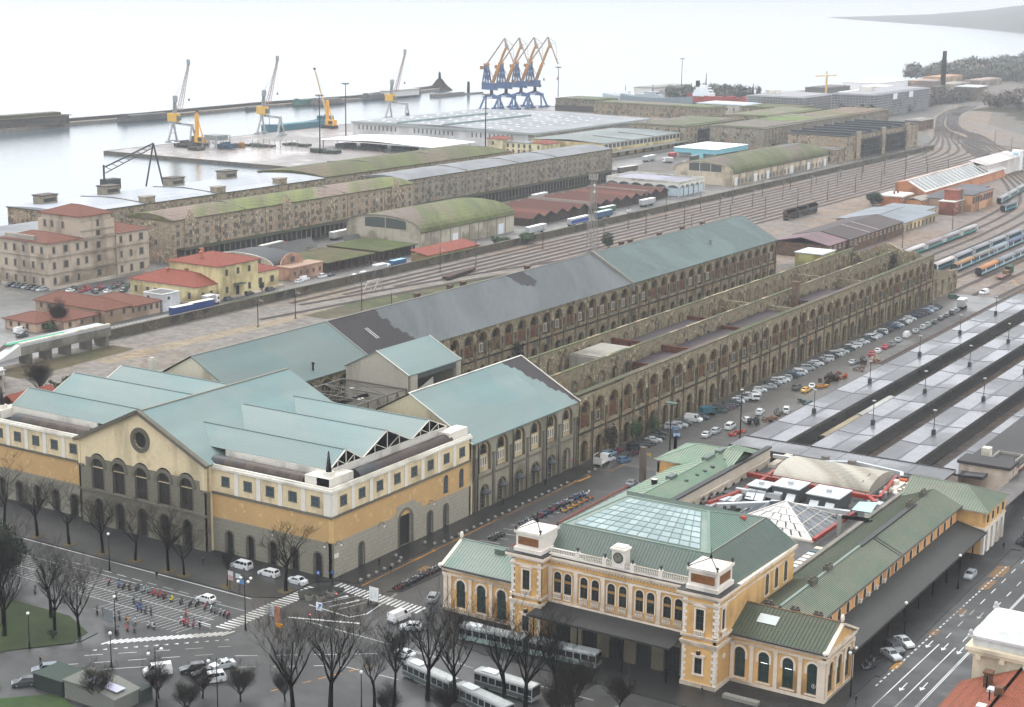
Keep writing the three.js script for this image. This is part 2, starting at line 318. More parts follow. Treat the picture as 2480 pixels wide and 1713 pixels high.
struct('quay_road',flat([[486,-600],[486,-486],[1240,-540],[1240,-660],[838,-600]],.003),portRoadM);
struct('pier_deck',flat([[839,-861],[839,-684],[1240,-640],[1430,-660],[1438,-890]],.006),M('#a79c97',{k:.95,map:TX.asphalt,rough:.62,roughnessMap:TX.wet}));
struct('wasteland',flat([[300,-396],[640,-396],[640,-296],[300,-296]],.005),M('#a59c92',{k:.8,map:TX.yard,rough:.92}));
struct('dirt_strip',flat([[330,-318],[420,-322],[520,-330],[600,-338],[600,-331],[520,-322],[420,-312],[330,-306]],.012),M('#cbb391',{k:.85,map:TX.yard,rough:.95}));
struct('dirt_strip',flat([[360,-380],[450,-376],[540,-366],[540,-361],[450,-369],[360,-372]],.013),M('#bba88c',{k:.8,map:TX.yard,rough:.95}));
struct('concrete_strip',flat([[330,-352],[430,-356],[520,-350],[520,-343],[430,-340],[330,-334]],.010),M('#b3b0ad',{k:.8,map:TX.asphalt,rough:.8}));
for(const[pts,l,c]of[[[[455,-372],[500,-374],[545,-368],[575,-362],[575,-352],[530,-350],[480,-354],[455,-362]],'thin green grass on the wasteland beside the long port wall','#6f7350'],[[[520,-342],[560,-352],[590,-350],[585,-335],[545,-330]],'rusty brown heather patch on the wasteland behind the grey roofed wing','#6b5148'],[[[330,-392],[380,-391],[380,-381],[330,-378]],'olive grass strip beside the concrete ramp','#6d6a44']]){
const o=part(scene,numbered('weeds'),flat(pts,.017),M(c,{k:.7,map:TX.moss,rough:.97}));o.userData={kind:'stuff',label:l,category:'ground cover'};
}
struct('railway_yard',flat([[560,-396],[1235,-396],[1330,-430],[1480,-486],[1760,-550],[1770,-505],[1520,-440],[1420,-380],[1300,-318],[1180,-262],[1040,-215],[900,-180],[900,-100],[352,-100],[352,-164],[640,-164],[640,-256],[690,-256],[640,-300],[600,-330],[560,-372]],.008),M('#a89a90',{k:.78,map:TX.yard,rough:.95}));
const railM=M('#857770',{k:.6,rough:.45,metal:.6}),bedM=M('#6a5a50',{k:.66,map:TX.yard,rough:.95});
function track(pts,bed=2.4){
const c=new THREE.CatmullRomCurve3(pts.map(([x,z])=>V(x,0,z)),false,'centripetal'),L=c.getLength(),n=Math.max(2,Math.round(L/(pts.length>2?14:200)));
const P=c.getSpacedPoints(n),g=g0(),r1=g0(),r2=g0();
const nor=i=>{const a=P[Math.max(0,i-1)],b=P[Math.min(n,i+1)],t=b.clone().sub(a).normalize();return V(-t.z,0,t.x);};
const off=(i,d,y)=>P[i].clone().addScaledVector(nor(i),d).setY(y);
for(let i=0;i<n;i++){
g.tri(off(i,-bed/2,.05),off(i,bed/2,.05),off(i+1,bed/2,.05));g.tri(off(i,-bed/2,.05),off(i+1,bed/2,.05),off(i+1,-bed/2,.05));
for(const[r,d]of[[r1,-.75],[r2,.75]]){
const a=off(i,d-.06,.2),b=off(i,d+.06,.2),e=off(i+1,d+.06,.2),f=off(i+1,d-.06,.2),dn=v=>v.clone().setY(.05);
r.tri(a,b,e);r.tri(a,e,f);r.tri(dn(b),dn(e),e);r.tri(dn(b),e,b);r.tri(dn(f),dn(a),a);r.tri(dn(f),a,f);
}
}
const o=new THREE.Group();o.name=numbered('railway_track');o.userData.kind='structure';scene.add(o);
part(o,'track_bed',g,bedM);part(o,'rail',r1,railM);part(o,'rail',r2,railM);
}
const throat=k=>[[1440,-449+k*1.8],[1600,-500+k*1.3],[1760,-528+k*.9]];
for(let i=0;i<11;i++){
const z=-391+i*5.2,x0=600-Math.max(0,5-i)*26+(i>7?(i-7)*20:0);
track([[x0,z+(i<6?0:0)],[x0+120,z],[1000+i*8,z],[1180+i*10,z-6+i*.3],[1320,z-34-i*1],...throat(-7+i*.5)]);
}
track([[470,-386],[560,-372],[660,-352],[760,-344]]);track([[440,-380],[540,-366],[640,-344],[730,-339]]);
for(let i=0;i<11;i++){
const z=-248+i*7.3+(i>6?(i-6)*2.0:0),x0=i<2?700:640;
track([[x0,z],[820,z],[960-i*4,z-14],[1140,z-78-i*4],[1280,z-140-i*5],[1390,-418+i*1.2],...throat(.4+i*.62)]);
}
for(const z of[-150.5,-133.4,-116.8])track([[376,z],[860,z]]);
for(const z of[-168.9,-173.2])track([[500,z],[880,z]]);
track([[640,-165.6],[880,-166]]);
for(const[x0,z0,x1,z1,w]of[[500,-171.2,780,-171.2,1.6],[560,-165.4,900,-165.2,2.2],[640,-161,700,-190,1.5]])struct('gravel_path',flat(bandQ(x0,z0,x1,z1,w),.02),M('#c2a27f',{k:.85,map:TX.yard,rough:.95}));
for(const[a,b]of[[-161.5,-155.4],[-144.8,-138.8],[-128,-122],[-112,-98]]){const g=g0();g.box(376,0,a,640,.55,b);struct('station_platform',g,M('#77736e',{k:.7,map:TX.asphalt,rough:.8}));}
{
const pts=[[880,-1050],[991,-1066],[1078,-1064],[1259,-1078],[1414,-1072],[1457,-1084],[1620,-1114]],g=g0(),w=g0();
for(let i=0;i<pts.length-1;i++){
const[x0,z0]=pts[i],[x1,z1]=pts[i+1];
const q=(d0,d1,y0,y1,gg)=>{const A=bandQ(x0,z0,x1,z1,1),nx=A[0][0]-x0,nz=A[0][1]-z0,p=(x,z,d,y)=>V(x+nx*2*d,y,z+nz*2*d);
gg.quad(p(x0,z0,d1,y0),p(x1,z1,d1,y0),p(x1,z1,d1,y1),p(x0,z0,d1,y1));gg.quad(p(x1,z1,d0,y0),p(x0,z0,d0,y0),p(x0,z0,d0,y1),p(x1,z1,d0,y1));gg.tri(p(x0,z0,d1,y1),p(x1,z1,d1,y1),p(x1,z1,d0,y1));gg.tri(p(x0,z0,d1,y1),p(x1,z1,d0,y1),p(x0,z0,d0,y1));};
q(-6,6,-4,.2,g);q(-8,-3,-4,2.6,w);
}
const o=new THREE.Group();o.name='breakwater';o.userData.kind='structure';scene.add(o);
part(o,'mole_deck',g,Mk('#9b958d',.85,TX.yard));part(o,'sea_wall',w,Mk('#6f655c',.7,TX.stone));
}
{
const g=g0(),f=fbmOf(77,6,5);const nx=60,nz=16;
const H=(s,t)=>{const top=(28+250*smooth(.05,.95,s))*(.55+.7*f(s*.9+.05,.3));return-3+top*Math.pow(t,.8)*(.85+.3*f(s,t*.7))*smooth(0,.06,s);};
const P=(i,j)=>{const s=i/nx,t=j/nz;const x=lerp(7650,4700,s),z=lerp(-3060,-1000,s)-40*Math.sin(s*9);return V(x+t*1500*.95,H(s,t),z+t*1500*.25);};
for(let i=0;i<nx;i++)for(let j=0;j<nz;j++){g.tri(P(i,j),P(i+1,j),P(i+1,j+1));g.tri(P(i,j),P(i+1,j+1),P(i,j+1));}
struct('far_hills',g,M('#47523f',{k:.4,map:TX.moss,two:true}));
}
const slopeH=(x,z)=>{const edge=-300-(x-1250)*.46;const d=x<1700?z-Math.max(edge,-512)-22:z+520-(x-1700)*.02;return 48*smooth(0,260,d)*smooth(1230,1500,x)*(1-.62*smooth(2100,2900,x));};
{
const g=g0(),nx=66,nz=40;const P=(i,j)=>{const x=lerp(1230,2980,i/nx),z=lerp(-780,120,j/nz);return V(x,slopeH(x,z)-.25,z);};
for(let i=0;i<nx;i++)for(let j=0;j<nz;j++){const a=P(i,j),b=P(i+1,j),c=P(i+1,j+1),d=P(i,j+1);if(Math.max(a.y,b.y,c.y,d.y)<-.1)continue;g.tri(a,c,b);g.tri(a,d,c);}
struct('hillside',g,M('#5f5c48',{k:.55,map:TX.moss,rough:.97}));
}
// ═════════ helpers for buildings (world coordinates in, parts under a thing out) ═════════
function bld(name,label,cat,bx,bz,group){const o=thing(name,label,cat,[bx,0,bz],0,group);o.B=V(bx,0,bz);return o;}
function wp(t,name,g,m,label){const q=g instanceof G?g.build():g;q.translate(-t.B.x,0,-t.B.z);return part(t,name,q,m,null,0,label);}
function wstuff(t,name,g,m){const o=wp(t,name,g,m);o.userData.kind='stuff';return o;}
const face=(dir,x,z)=>({o:V(x,0,z),ry:{'-X':-PI/2,'+Z':0,'-Z':PI,'+X':PI/2}[dir]});
const onFace=(F,lx,ly,lz=0)=>V(lx,ly,lz).applyAxisAngle(V(0,1,0),F.ry).add(F.o);
const faceM=(F,lx=0,ly=0,lz=0)=>{const p=onFace(F,lx,ly,lz);return at(p.x,p.y,p.z,F.ry);};
function fp(t,name,g,m,F,lx=0,ly=0,lz=0,label){const p=onFace(F,lx,ly,lz).sub(t.B);const o=part(t,name,g,m,[p.x,p.y,p.z],F.ry,label);o.rotation.y=F.ry;return o;}
const WG=new Map();
function winGeo(w,h,o={}){
const key=JSON.stringify([w,h,o]);if(WG.has(key))return WG.get(key);
const{trim=.18,nx=2,ny=2,arch=false,deep=0,sill=.1,out=.1,f=.07,split=0}=o;
const t=g0(),fr=g0(),gl=g0(),z0=-deep;
const hw=w/2,sq=arch?h-hw:h;
if(trim>0){
if(arch)t.geo(archRing(w,h,trim,out,8));else{t.box(-hw-trim,0,-.02,-hw,h,out,true);t.box(hw,0,-.02,hw+trim,h,out,true);t.box(-hw-trim,h,-.02,hw+trim,h+trim,out+.02,true);}
if(sill>0)t.box(-hw-trim-.1,-sill,-.02,hw+trim+.1,0,out+.1,true);
if(split>0)t.box(-split/2,0,.0,split/2,h,out-.02,true);
}else t.box(-hw,-.03,.005,hw,-.005,.02,true);
fr.box(-hw,0,z0+.015,-hw+f,sq,z0+.05);fr.box(hw-f,0,z0+.015,hw,sq,z0+.05);fr.box(-hw,0,z0+.012,hw,f,z0+.048);
if(!arch)fr.box(-hw,h-f,z0+.012,hw,h,z0+.052);
for(let i=1;i<nx;i++){const x=-hw+w*i/nx;fr.box(x-f*.4,f,z0+.016,x+f*.4,arch?h-(hw-Math.sqrt(Math.max(0,hw*hw-x*x))):h,z0+.044);}
for(let j=1;j<ny;j++){const y=sq*j/ny+(arch?sq/ny*.35:0);fr.box(-hw,y-f*.4,z0+.013,hw,y+f*.4,z0+.042);}
if(arch)fr.box(-hw,sq-f*.5,z0+.014,hw,sq+f*.5,z0+.05);
gl.geo(archPane(w,h,arch,6),new Matrix4().makeTranslation(0,0,z0+.01));
const g=multi(t,fr,gl);WG.set(key,g);return g;
}
function slab(g,a,b,c,d,th=.25){g.quad(a,b,c,d);const dn=v=>v.clone().add(V(0,-th,0));g.quad(dn(a),dn(b),b,a);g.quad(dn(b),dn(c),c,b);g.quad(dn(d),dn(a),a,d);return g;}
// ═════════ GRANARY COMPLEX (market hall front, wings, ruin) ═════════
const teal=M('#94aba6',{k:.72,map:TX.corr,rough:.55}),tealOld=M('#859892',{k:.66,map:TX.corr,rough:.62});
const greyRoof=M('#727878',{k:.74,map:TX.felt,rough:.75}),greenFelt=M('#738783',{k:.72,map:TX.felt,rough:.75}),slateDark=M('#4a4144',{k:.7,map:TX.felt,rough:.8});
const creamW=Mk('#dfcca6',.98,TX.plaster),yellowW=Mk('#d8b077',.92,TX.peel),greyStone=Mk('#a09b8c',.85,TX.rust2),greyTrim=Mk('#8d8674',.75,TX.mottle),wStone=Mk('#e6e0d4',.92,TX.plaster);
const ruinStone=M('#bcb29b',{k:1.12,map:TX.stone,rough:.95,bump:.06}),ruinTrim=M('#aaa088',{k:1,map:TX.stone,rough:.95}),ruinDark=M('#6b6150',{k:.5,map:TX.stone,rough:.95});
const brickInfill=M('#a8664c',{k:.68,map:TX.stone,rough:.95}),darkTrim=Mk('#4c4a46',.6),zincDark=M('#54575a',{k:.6,map:TX.rusty,rough:.5,metal:.3});
const winM=[wStone,Mk('#5f6a6c',.6),glassDark],greyWinM=[greyTrim,Mk('#6b7575',.7),glassBlue];
{
const t=bld('market_hall','large yellow and cream hall with teal cross roofs and a gabled five-arched front','building',247,-245.6);
const zc=-245.6,ZR=-195.7,ZL=-295.5,X0=247,XG=245.2,X1=297;
const FR=face('-X',X0,-227),FL=face('-X',X0,ZL),FG=face('-X',XG,-264.2),FS=face('+Z',X0,ZR),FSL=face('-Z',X1,ZL),FB=face('+X',X1,ZR);
const doorsR=[4.4,10.1,16,21.8,27.8].map(x=>({x,y:.02,w:1.9,h:5,arch:true})),doorsL=[4.2,9.9,15.8,21.8,27.4].map(x=>({x,y:.02,w:1.9,h:5,arch:true}));
for(const[F,w,D]of[[FR,31.3,doorsR],[FL,31.3,doorsL]]){
fp(t,'stone_base',wallGeo(rectOutline(w,0,7.5),D,.7),greyStone,F);fp(t,'yellow_band',wallGeo(rectOutline(w,7.5,12.6),[],.68),yellowW,F,0,0,-.02);
fp(t,'upper_storey',wallGeo(rectOutline(w,13.1,18),[],.7),creamW,F);
for(const d of D){fp(t,'door_surround',archRing(1.9,5,.32,.08),greyTrim,F,d.x,0,0);fp(t,'door',archPane(1.9,5,true),darkHole,F,d.x,.02,-.5);}
}
const side=[{x:9.7,y:.02,w:1.7,h:5.1,arch:true},{x:34.1,y:.02,w:1.9,h:5.2,arch:true},{x:40.2,y:.02,w:1.7,h:5.2,arch:true},{x:25.1,y:.02,w:4.6,h:7.9,arch:true}];
fp(t,'stone_base',wallGeo([[0,0],[50,0],[50,7],[31,7],[31,8.4],[28.8,8.4],[28.8,9.4],[22,9.4],[22,7.9],[20.5,7.4],[0,7.4]],side,.8),Mk('#b3ad9f',.9,TX.rust2),FS);
fp(t,'yellow_band',wallGeo(rectOutline(50,6.9,12.6),[{x:40.3,y:7.5,w:1.9,h:4.3,arch:true},{x:46.4,y:7.4,w:1.9,h:4.4,arch:true}],.7),yellowW,FS,0,0,-.05);
fp(t,'upper_storey',wallGeo(rectOutline(50,13.1,18),[],.7),creamW,FS);
for(const x of[40.3,46.4])fp(t,'arched_window',winGeo(1.9,4.3,{arch:true,trim:.25,nx:3,ny:4}),greyWinM,FS,x,7.45,-.35);
for(const d of side){fp(t,'door',archPane(d.w,d.h,true),d.w>3?darkHole:Mk('#7d7f7b',.6,TX.mottle),FS,d.x,.02,d.w>3?-.75:-.4);if(d.w<3)fp(t,'door_surround',archRing(d.w,d.h,.3,.07),greyTrim,FS,d.x,0,0);}
fp(t,'portal_surround',archRing(4.6,7.9,.5,.1),greyTrim,FS,25.1,0,0);
fp(t,'back_wall',wallGeo(rectOutline(ZR-ZL,0,18.4),[],.6),creamW,FB);fp(t,'left_wall',wallGeo(rectOutline(50,0,18.4),[],.6),creamW,FSL);
const str=g0(),cor=g0();
const ring=(g,y0,y1,d)=>{g.box(X0-d,y0,-227,X0+.4,y1,ZR+d,true);g.box(X0-d,y0,ZL-d,X0+.4,y1,-264.3,true);g.box(X0+.4,y0,ZR-.4,X1,y1,ZR+d,true);};
ring(str,12.6,13.1,.25);ring(cor,18,18.5,.42);ring(cor,18.5,18.9,.1);
wp(t,'string_course',str,greyTrim);wp(t,'cornice',cor,wStone);
const pil=Bx(-.55,13.1,0,.55,18,.16).build(),corner=Bx(-.9,13.1,0,.9,18,.2).build();
for(const z of[-223.3,-217.3,-211.4,-205.5,-199.7])fp(t,'window',winGeo(1.7,1.9,{trim:.22,nx:2,ny:2}),greyWinM,FR,z+227,14.6,.01);
for(const z of[-220.3,-214.4,-208.7,-202.7])fp(t,'pilaster',pil,wStone,FR,z+227,0,0);
fp(t,'corner_pier',corner,wStone,FR,30.4,0,0);fp(t,'corner_pier',corner,wStone,FS,.9,0,0);
for(let k=0;k<5;k++){fp(t,'window',winGeo(1.7,1.9,{trim:.22,nx:2,ny:2}),greyWinM,FL,27.9-k*5.9-.0,14.6,.01);fp(t,'pilaster',pil,wStone,FL,30.8-k*5.9,0,0);}
for(let k=0;k<8;k++){fp(t,'window',winGeo(1.7,1.9,{trim:.22,nx:2,ny:2}),greyWinM,FS,3.9+k*6.08,14.6,.01);if(k)fp(t,'pilaster',pil,wStone,FS,.86+k*6.08,0,0);}
const ga=[];for(const z of[-258.4,-252.1,-245.5,-239,-232.6])ga.push({x:z+264.2,y:8.2,w:3.5,h:7.1,arch:true});
const gd=ga.map(a=>({x:a.x,y:.02,w:2.5,h:6.2,arch:true}));
fp(t,'gable_stone_front',wallGeo([[0,0],[37.3,0],[37.3,13.1],[35.2,13.1],[35.2,15.2],[2.2,15.2],[2.2,13.1],[0,13.1]],[...ga,...gd],1),Mk('#8e8878',.8,TX.rust2),FG);
const ro=264.2-245.5;
fp(t,'gable_wall',wallGeo([[0,13.1],[37.3,13.1],[37.3,19],[18.65,27.4],[0,19]],[...ga.map(a=>({x:a.x,y:13.2,w:4.9,h:3.2,arch:true})),{x:ro,y:21.4,w:3.6,round:true}],.7),creamW,FG,0,0,-.12);
for(const a of ga){
fp(t,'arch_moulding',archRing(3.5,7.1,.85,.16,10,4.9),greyTrim,FG,a.x,8.2,0);
fp(t,'arch_moulding',archRing(3.5,7.1,.22,.30,10),Mk('#a09a8a',.75,TX.mottle),FG,a.x,8.2,-.2);
fp(t,'arched_window',winGeo(3.5,7.1,{arch:true,trim:0,nx:3,ny:3,deep:0}),[darkTrim,Mk('#4b4640',.6),M('#2b2723',{rough:.4})],FG,a.x,8.2,-.55);
fp(t,'door',archPane(2.5,6.2,true),darkHole,FG,a.x,.02,-.6);fp(t,'door_surround',archRing(2.5,6.2,.3,.08),greyTrim,FG,a.x,0,0);
}
{const r=g0(),n=28;for(let i=0;i<n;i++){const a0=i/n*2*PI,a1=(i+1)/n*2*PI,p=(a,R,z)=>V(Math.cos(a)*R,Math.sin(a)*R,z);r.tri(p(a0,1.8,.18),p(a0,2.75,.18),p(a1,2.75,.18));r.tri(p(a0,1.8,.18),p(a1,2.75,.18),p(a1,1.8,.18));r.tri(p(a0,2.75,.18),p(a0,2.75,-.1),p(a1,2.75,-.1));r.tri(p(a0,2.75,.18),p(a1,2.75,-.1),p(a1,2.75,.18));r.tri(p(a0,1.8,-.6),p(a0,1.8,.18),p(a1,1.8,.18));r.tri(p(a0,1.8,-.6),p(a1,1.8,.18),p(a1,1.8,-.6));}
fp(t,'round_window_surround',r,greyTrim,FG,ro,21.4,-.1);fp(t,'round_window',new THREE.CircleGeometry(1.85,28),M('#151413',{rough:.5}),FG,ro,21.4,-.6);fp(t,'round_window_bar',Bx(-.06,-1.8,0,.06,1.8,.08).box(-1.8,-.06,.01,1.8,.06,.07),Mk('#3a3734',.6),FG,ro,21.4,-.5);}
fp(t,'string_course',Bx(-.2,7.6,0,37.5,8.1,.35,true).box(-.2,13,0,1.6,13.4,.3,true).box(35.7,13,0,37.5,13.4,.3,true),greyTrim,FG);
{const g=g0();for(const s of[-1,1]){g.bar(V(XG-.25,18.75,zc+s*19.3),V(XG-.25,27.75,zc),1.1,.75);}wp(t,'gable_coping',g,greyTrim);}
{for(const s of[-1,1])wp(t,'gable_return',Bx(XG,0,s>0?zc+18.0:zc-18.65,X0+.3,18.8,s>0?zc+18.62:zc-18),creamW);}
const rm=g0(),yr=27.75,ye=18.9,hw=19;
slab(rm,V(X0-1.6,ye,zc+hw),V(294.2,ye,zc+hw),V(294.2,yr,zc),V(X0-1.6,yr,zc));slab(rm,V(294.2,ye,zc-hw),V(X0-1.6,ye,zc-hw),V(X0-1.6,yr,zc),V(294.2,yr,zc));
rm.tri(V(294.1,ye,zc+hw),V(294.1,ye,zc-hw),V(294.1,yr,zc));
wp(t,'main_roof',rm,teal);
wp(t,'ridge_cap',g0().bar(V(X0-1.6,yr+.05,zc),V(294.2,yr+.05,zc),.5,.2),Mk('#8f8c80',.7));
for(const s of[1,-1])for(const[xa,xm,xb,ym]of[[251.3,256.75,262.2,24.15],[262.2,270.85,279.5,25],[279.5,286.3,293.1,23.9]]){
const g=g0(),zo=zc+s*46.2,zi=zc+s*3,e=21;
const A=V(xa,e,zo),B=V(xa,e,zi),C=V(xm,ym,zi),D=V(xm,ym,zo),E=V(xb,e,zo),Fq=V(xb,e,zi);
if(s>0){g.quad(B,A,D,C);g.quad(E,Fq,C,D);}else{g.quad(A,B,C,D);g.quad(Fq,E,D,C);}
wp(t,'side_roof',g,teal);
wp(t,'ridge_cap',g0().bar(V(xm,ym+.03,zo),V(xm,ym+.03,zc+s*6.5),.36,.14),Mk('#7d8f8c',.7));
const gz=zo-s*.6,gp=g0(),bar=g0();gp.tri(V(xa,e,gz),V(xb,e,gz),V(xm,ym,gz));gp.tri(V(xb,e,gz),V(xa,e,gz),V(xm,ym,gz));
wp(t,'gable_panel',gp,Mk('#a9adb3',.7,TX.mottle));
const bz=zo-s*.1,P=(x,y)=>V(x,y,bz),W=.2;bar.bar(P(xa,e),P(xm,ym),W);bar.bar(P(xm,ym),P(xb,e),W);bar.bar(P(xa,e),P(xb,e),W);
for(const f of[.25,.5,.75]){const x=lerp(xa,xb,f),top=e+(ym-e)*(1-Math.abs(f-.5)*2);bar.bar(P(x,e),P(x,top),.14);}bar.bar(P(lerp(xa,xb,.5),e),P(lerp(xa,xb,.25),e+(ym-e)/2),.14);bar.bar(P(lerp(xa,xb,.5),e),P(lerp(xa,xb,.75),e+(ym-e)/2),.14);
wp(t,'gable_truss',bar,wStone);
}
{for(const s of[1,-1]){const g=g0(),za=zc+s*18.7,zb=zc+s*46;g.box(251.2,18.3,Math.min(za,zb),251.8,20.95,Math.max(za,zb));g.box(251.8,18.3,s>0?zb-.6:zb,293,20.95,s>0?zb:zb+.6);wp(t,'attic_wall',g,wStone);}}
wp(t,'terrace',Bx(X0+.3,18,ZL+.3,X1-.3,18.35,ZR-.3),Mk('#4c4a48',.6));
const barrel=(x0,z0,x1,z1,along,label)=>{const g=g0(),n=10,R=1.75,c=along==='z'?x0:z0;for(let i=0;i<n;i++){const a0=i/n*PI,a1=(i+1)/n*PI;const p=(a,e)=>along==='z'?V(c-Math.cos(a)*R,18.45+Math.sin(a)*R,e?z1:z0):V(e?x1:x0,18.45+Math.sin(a)*R,c+Math.cos(a)*R);const nn=a=>along==='z'?V(-Math.cos(a),Math.sin(a),0):V(0,Math.sin(a),Math.cos(a));const q=[p(a0,0),p(a0,1),p(a1,1),p(a1,0)],N=[nn(a0),nn(a0),nn(a1),nn(a1)],L=along==='z'?z1-z0:x1-x0;g.tri(q[0],q[1],q[2],[0,a0*R],[L,a0*R],[L,a1*R],N[0],N[1],N[2]);g.tri(q[0],q[2],q[3],[0,a0*R],[L,a1*R],[0,a1*R],N[0],N[2],N[3]);const m0=along==='z'?V(c,18.45,z0):V(x0,18.45,c),m1=along==='z'?V(c,18.45,z1):V(x1,18.45,c);g.tri(m0,p(a1,0),p(a0,0));g.tri(m1,p(a0,1),p(a1,1));}return g;};
for(const[z0,z1]of[[-228,-203.5],[-288,-264]]){wp(t,'barrel_roof_light',barrel(249.3,z0,249.3,z1,'z'),zincDark);for(let k=0;k<4;k++){const z=lerp(z0,z1,(k+.6)/4.2);wp(t,'rusty_panel',barrel(249.3,z,249.3,z+2.3,'z').build().translate(0,.012,0),M('#6f5a48',{k:.55,map:TX.rusty,rough:.6}));}}
wp(t,'barrel_roof_light',barrel(257,-197.7,290.5,-197.7,'x'),zincDark);
for(const[bx,bz]of[[249.6,-198.3],[249.6,-293]]){
wp(t,'corner_block',Bx(bx-1.9,18.5,bz-4.6,bx+1.9,20.5,bz+1.6).box(bx-1.9,18.5,bz-1.6,bx+6,20.4,bz+1.55).box(bx-.9,20.5,bz-.9,bx+.9,21.4,bz+.9),wStone);
wp(t,'obelisk',g0().cyl(V(bx,21.4,bz),V(bx,25.4,bz),.62,.16,8).cyl(V(bx,25.4,bz),V(bx,25.8,bz),.16,0,8),Mk('#cfcac0',.85,TX.mottle));
}
wp(t,'corner_block',Bx(289.5,18.5,-199.4,296.6,20.6,-196.4),wStone);
for(const[F,xs,y]of[[FS,[1.2,15.6,33.6],8.2],[FR,[17.2,30.6],8.2]])for(const x of xs){const l=g0();l.cyl(V(0,0,0),V(0,1.1,.5),.05,.05,5).cyl(V(0,1.1,.5),V(0,1.1,1.3),.05,.05,5).cyl(V(0,1.1,1.3),V(0,.5,1.45),.05,.04,5);fp(t,'bracket_lamp',l,darkTrim,F,x,y-1.4,0);fp(t,'lamp_globe',new SphereGeometry(.22,8,6),wStone,F,x,y-1.05,1.45);}
fp(t,'lower_terrace_door',Bx(-.7,0,0,.7,.9,.12),wStone,FS,1.4,4.2,0);
}
function arcadeWall(t,F,n,pitch,x0,o){
const H=o.H,wall=[],m=o.wall;
const ops=[];for(let k=0;k<n;k++){const x=x0+k*pitch;ops.push({x,y:8.9,w:4.3,h:6.9,arch:true});ops.push({x,y:.02,w:3.1,h:5.7,arch:true});}
const outline=o.outline||rectOutline(n*pitch+(o.extra||0),0,H);
fp(t,'arcade_wall',wallGeo(outline,ops,.45,6),m,F);fp(t,'inner_wall',wallGeo(o.back||outline,ops.flatMap((q,i)=>i%2?[{x:q.x,y:q.y,w:q.w-.7,h:q.h-.4,arch:true}]:[{x:q.x,y:12.75,w:3.1,h:2.6,arch:true}]),.8,6),o.infill||m,F,0,0,-.452);
const ring=archRing(4.3,6.9,.35,.14,8),ring2=archRing(3.1,5.7,.28,.12,8),pil=Bx(-.42,0,0,.42,8.1,.3).box(-.5,8.1,0,.5,8.6,.36,true).box(-.4,8.6,0,.4,12.4,.22).box(-.5,12.2,0,.5,12.7,.34,true).build();
for(let k=0;k<n;k++){const x=x0+k*pitch;fp(t,'arch_moulding',ring,o.trim,F,x,8.9,.001);fp(t,'arch_moulding',ring2,o.trim,F,x,0,.001);if(!o.skip||!o.skip(k))o.bay(k,x);}
for(let k=0;k<=n;k++)fp(t,'pilaster',pil,o.trim,F,x0+(k-.5)*pitch,0,.0);
fp(t,'string_course',Bx(0,7.6,0,(outline[1][0]),8.05,.2,true),o.course||o.trim,F);
}
const lunetteGeo=(()=>{const s=new Shape();s.absarc(0,0,1.55,0,PI,false);s.lineTo(1.55,0);const g=new ShapeGeometry(s,10);return g;})();
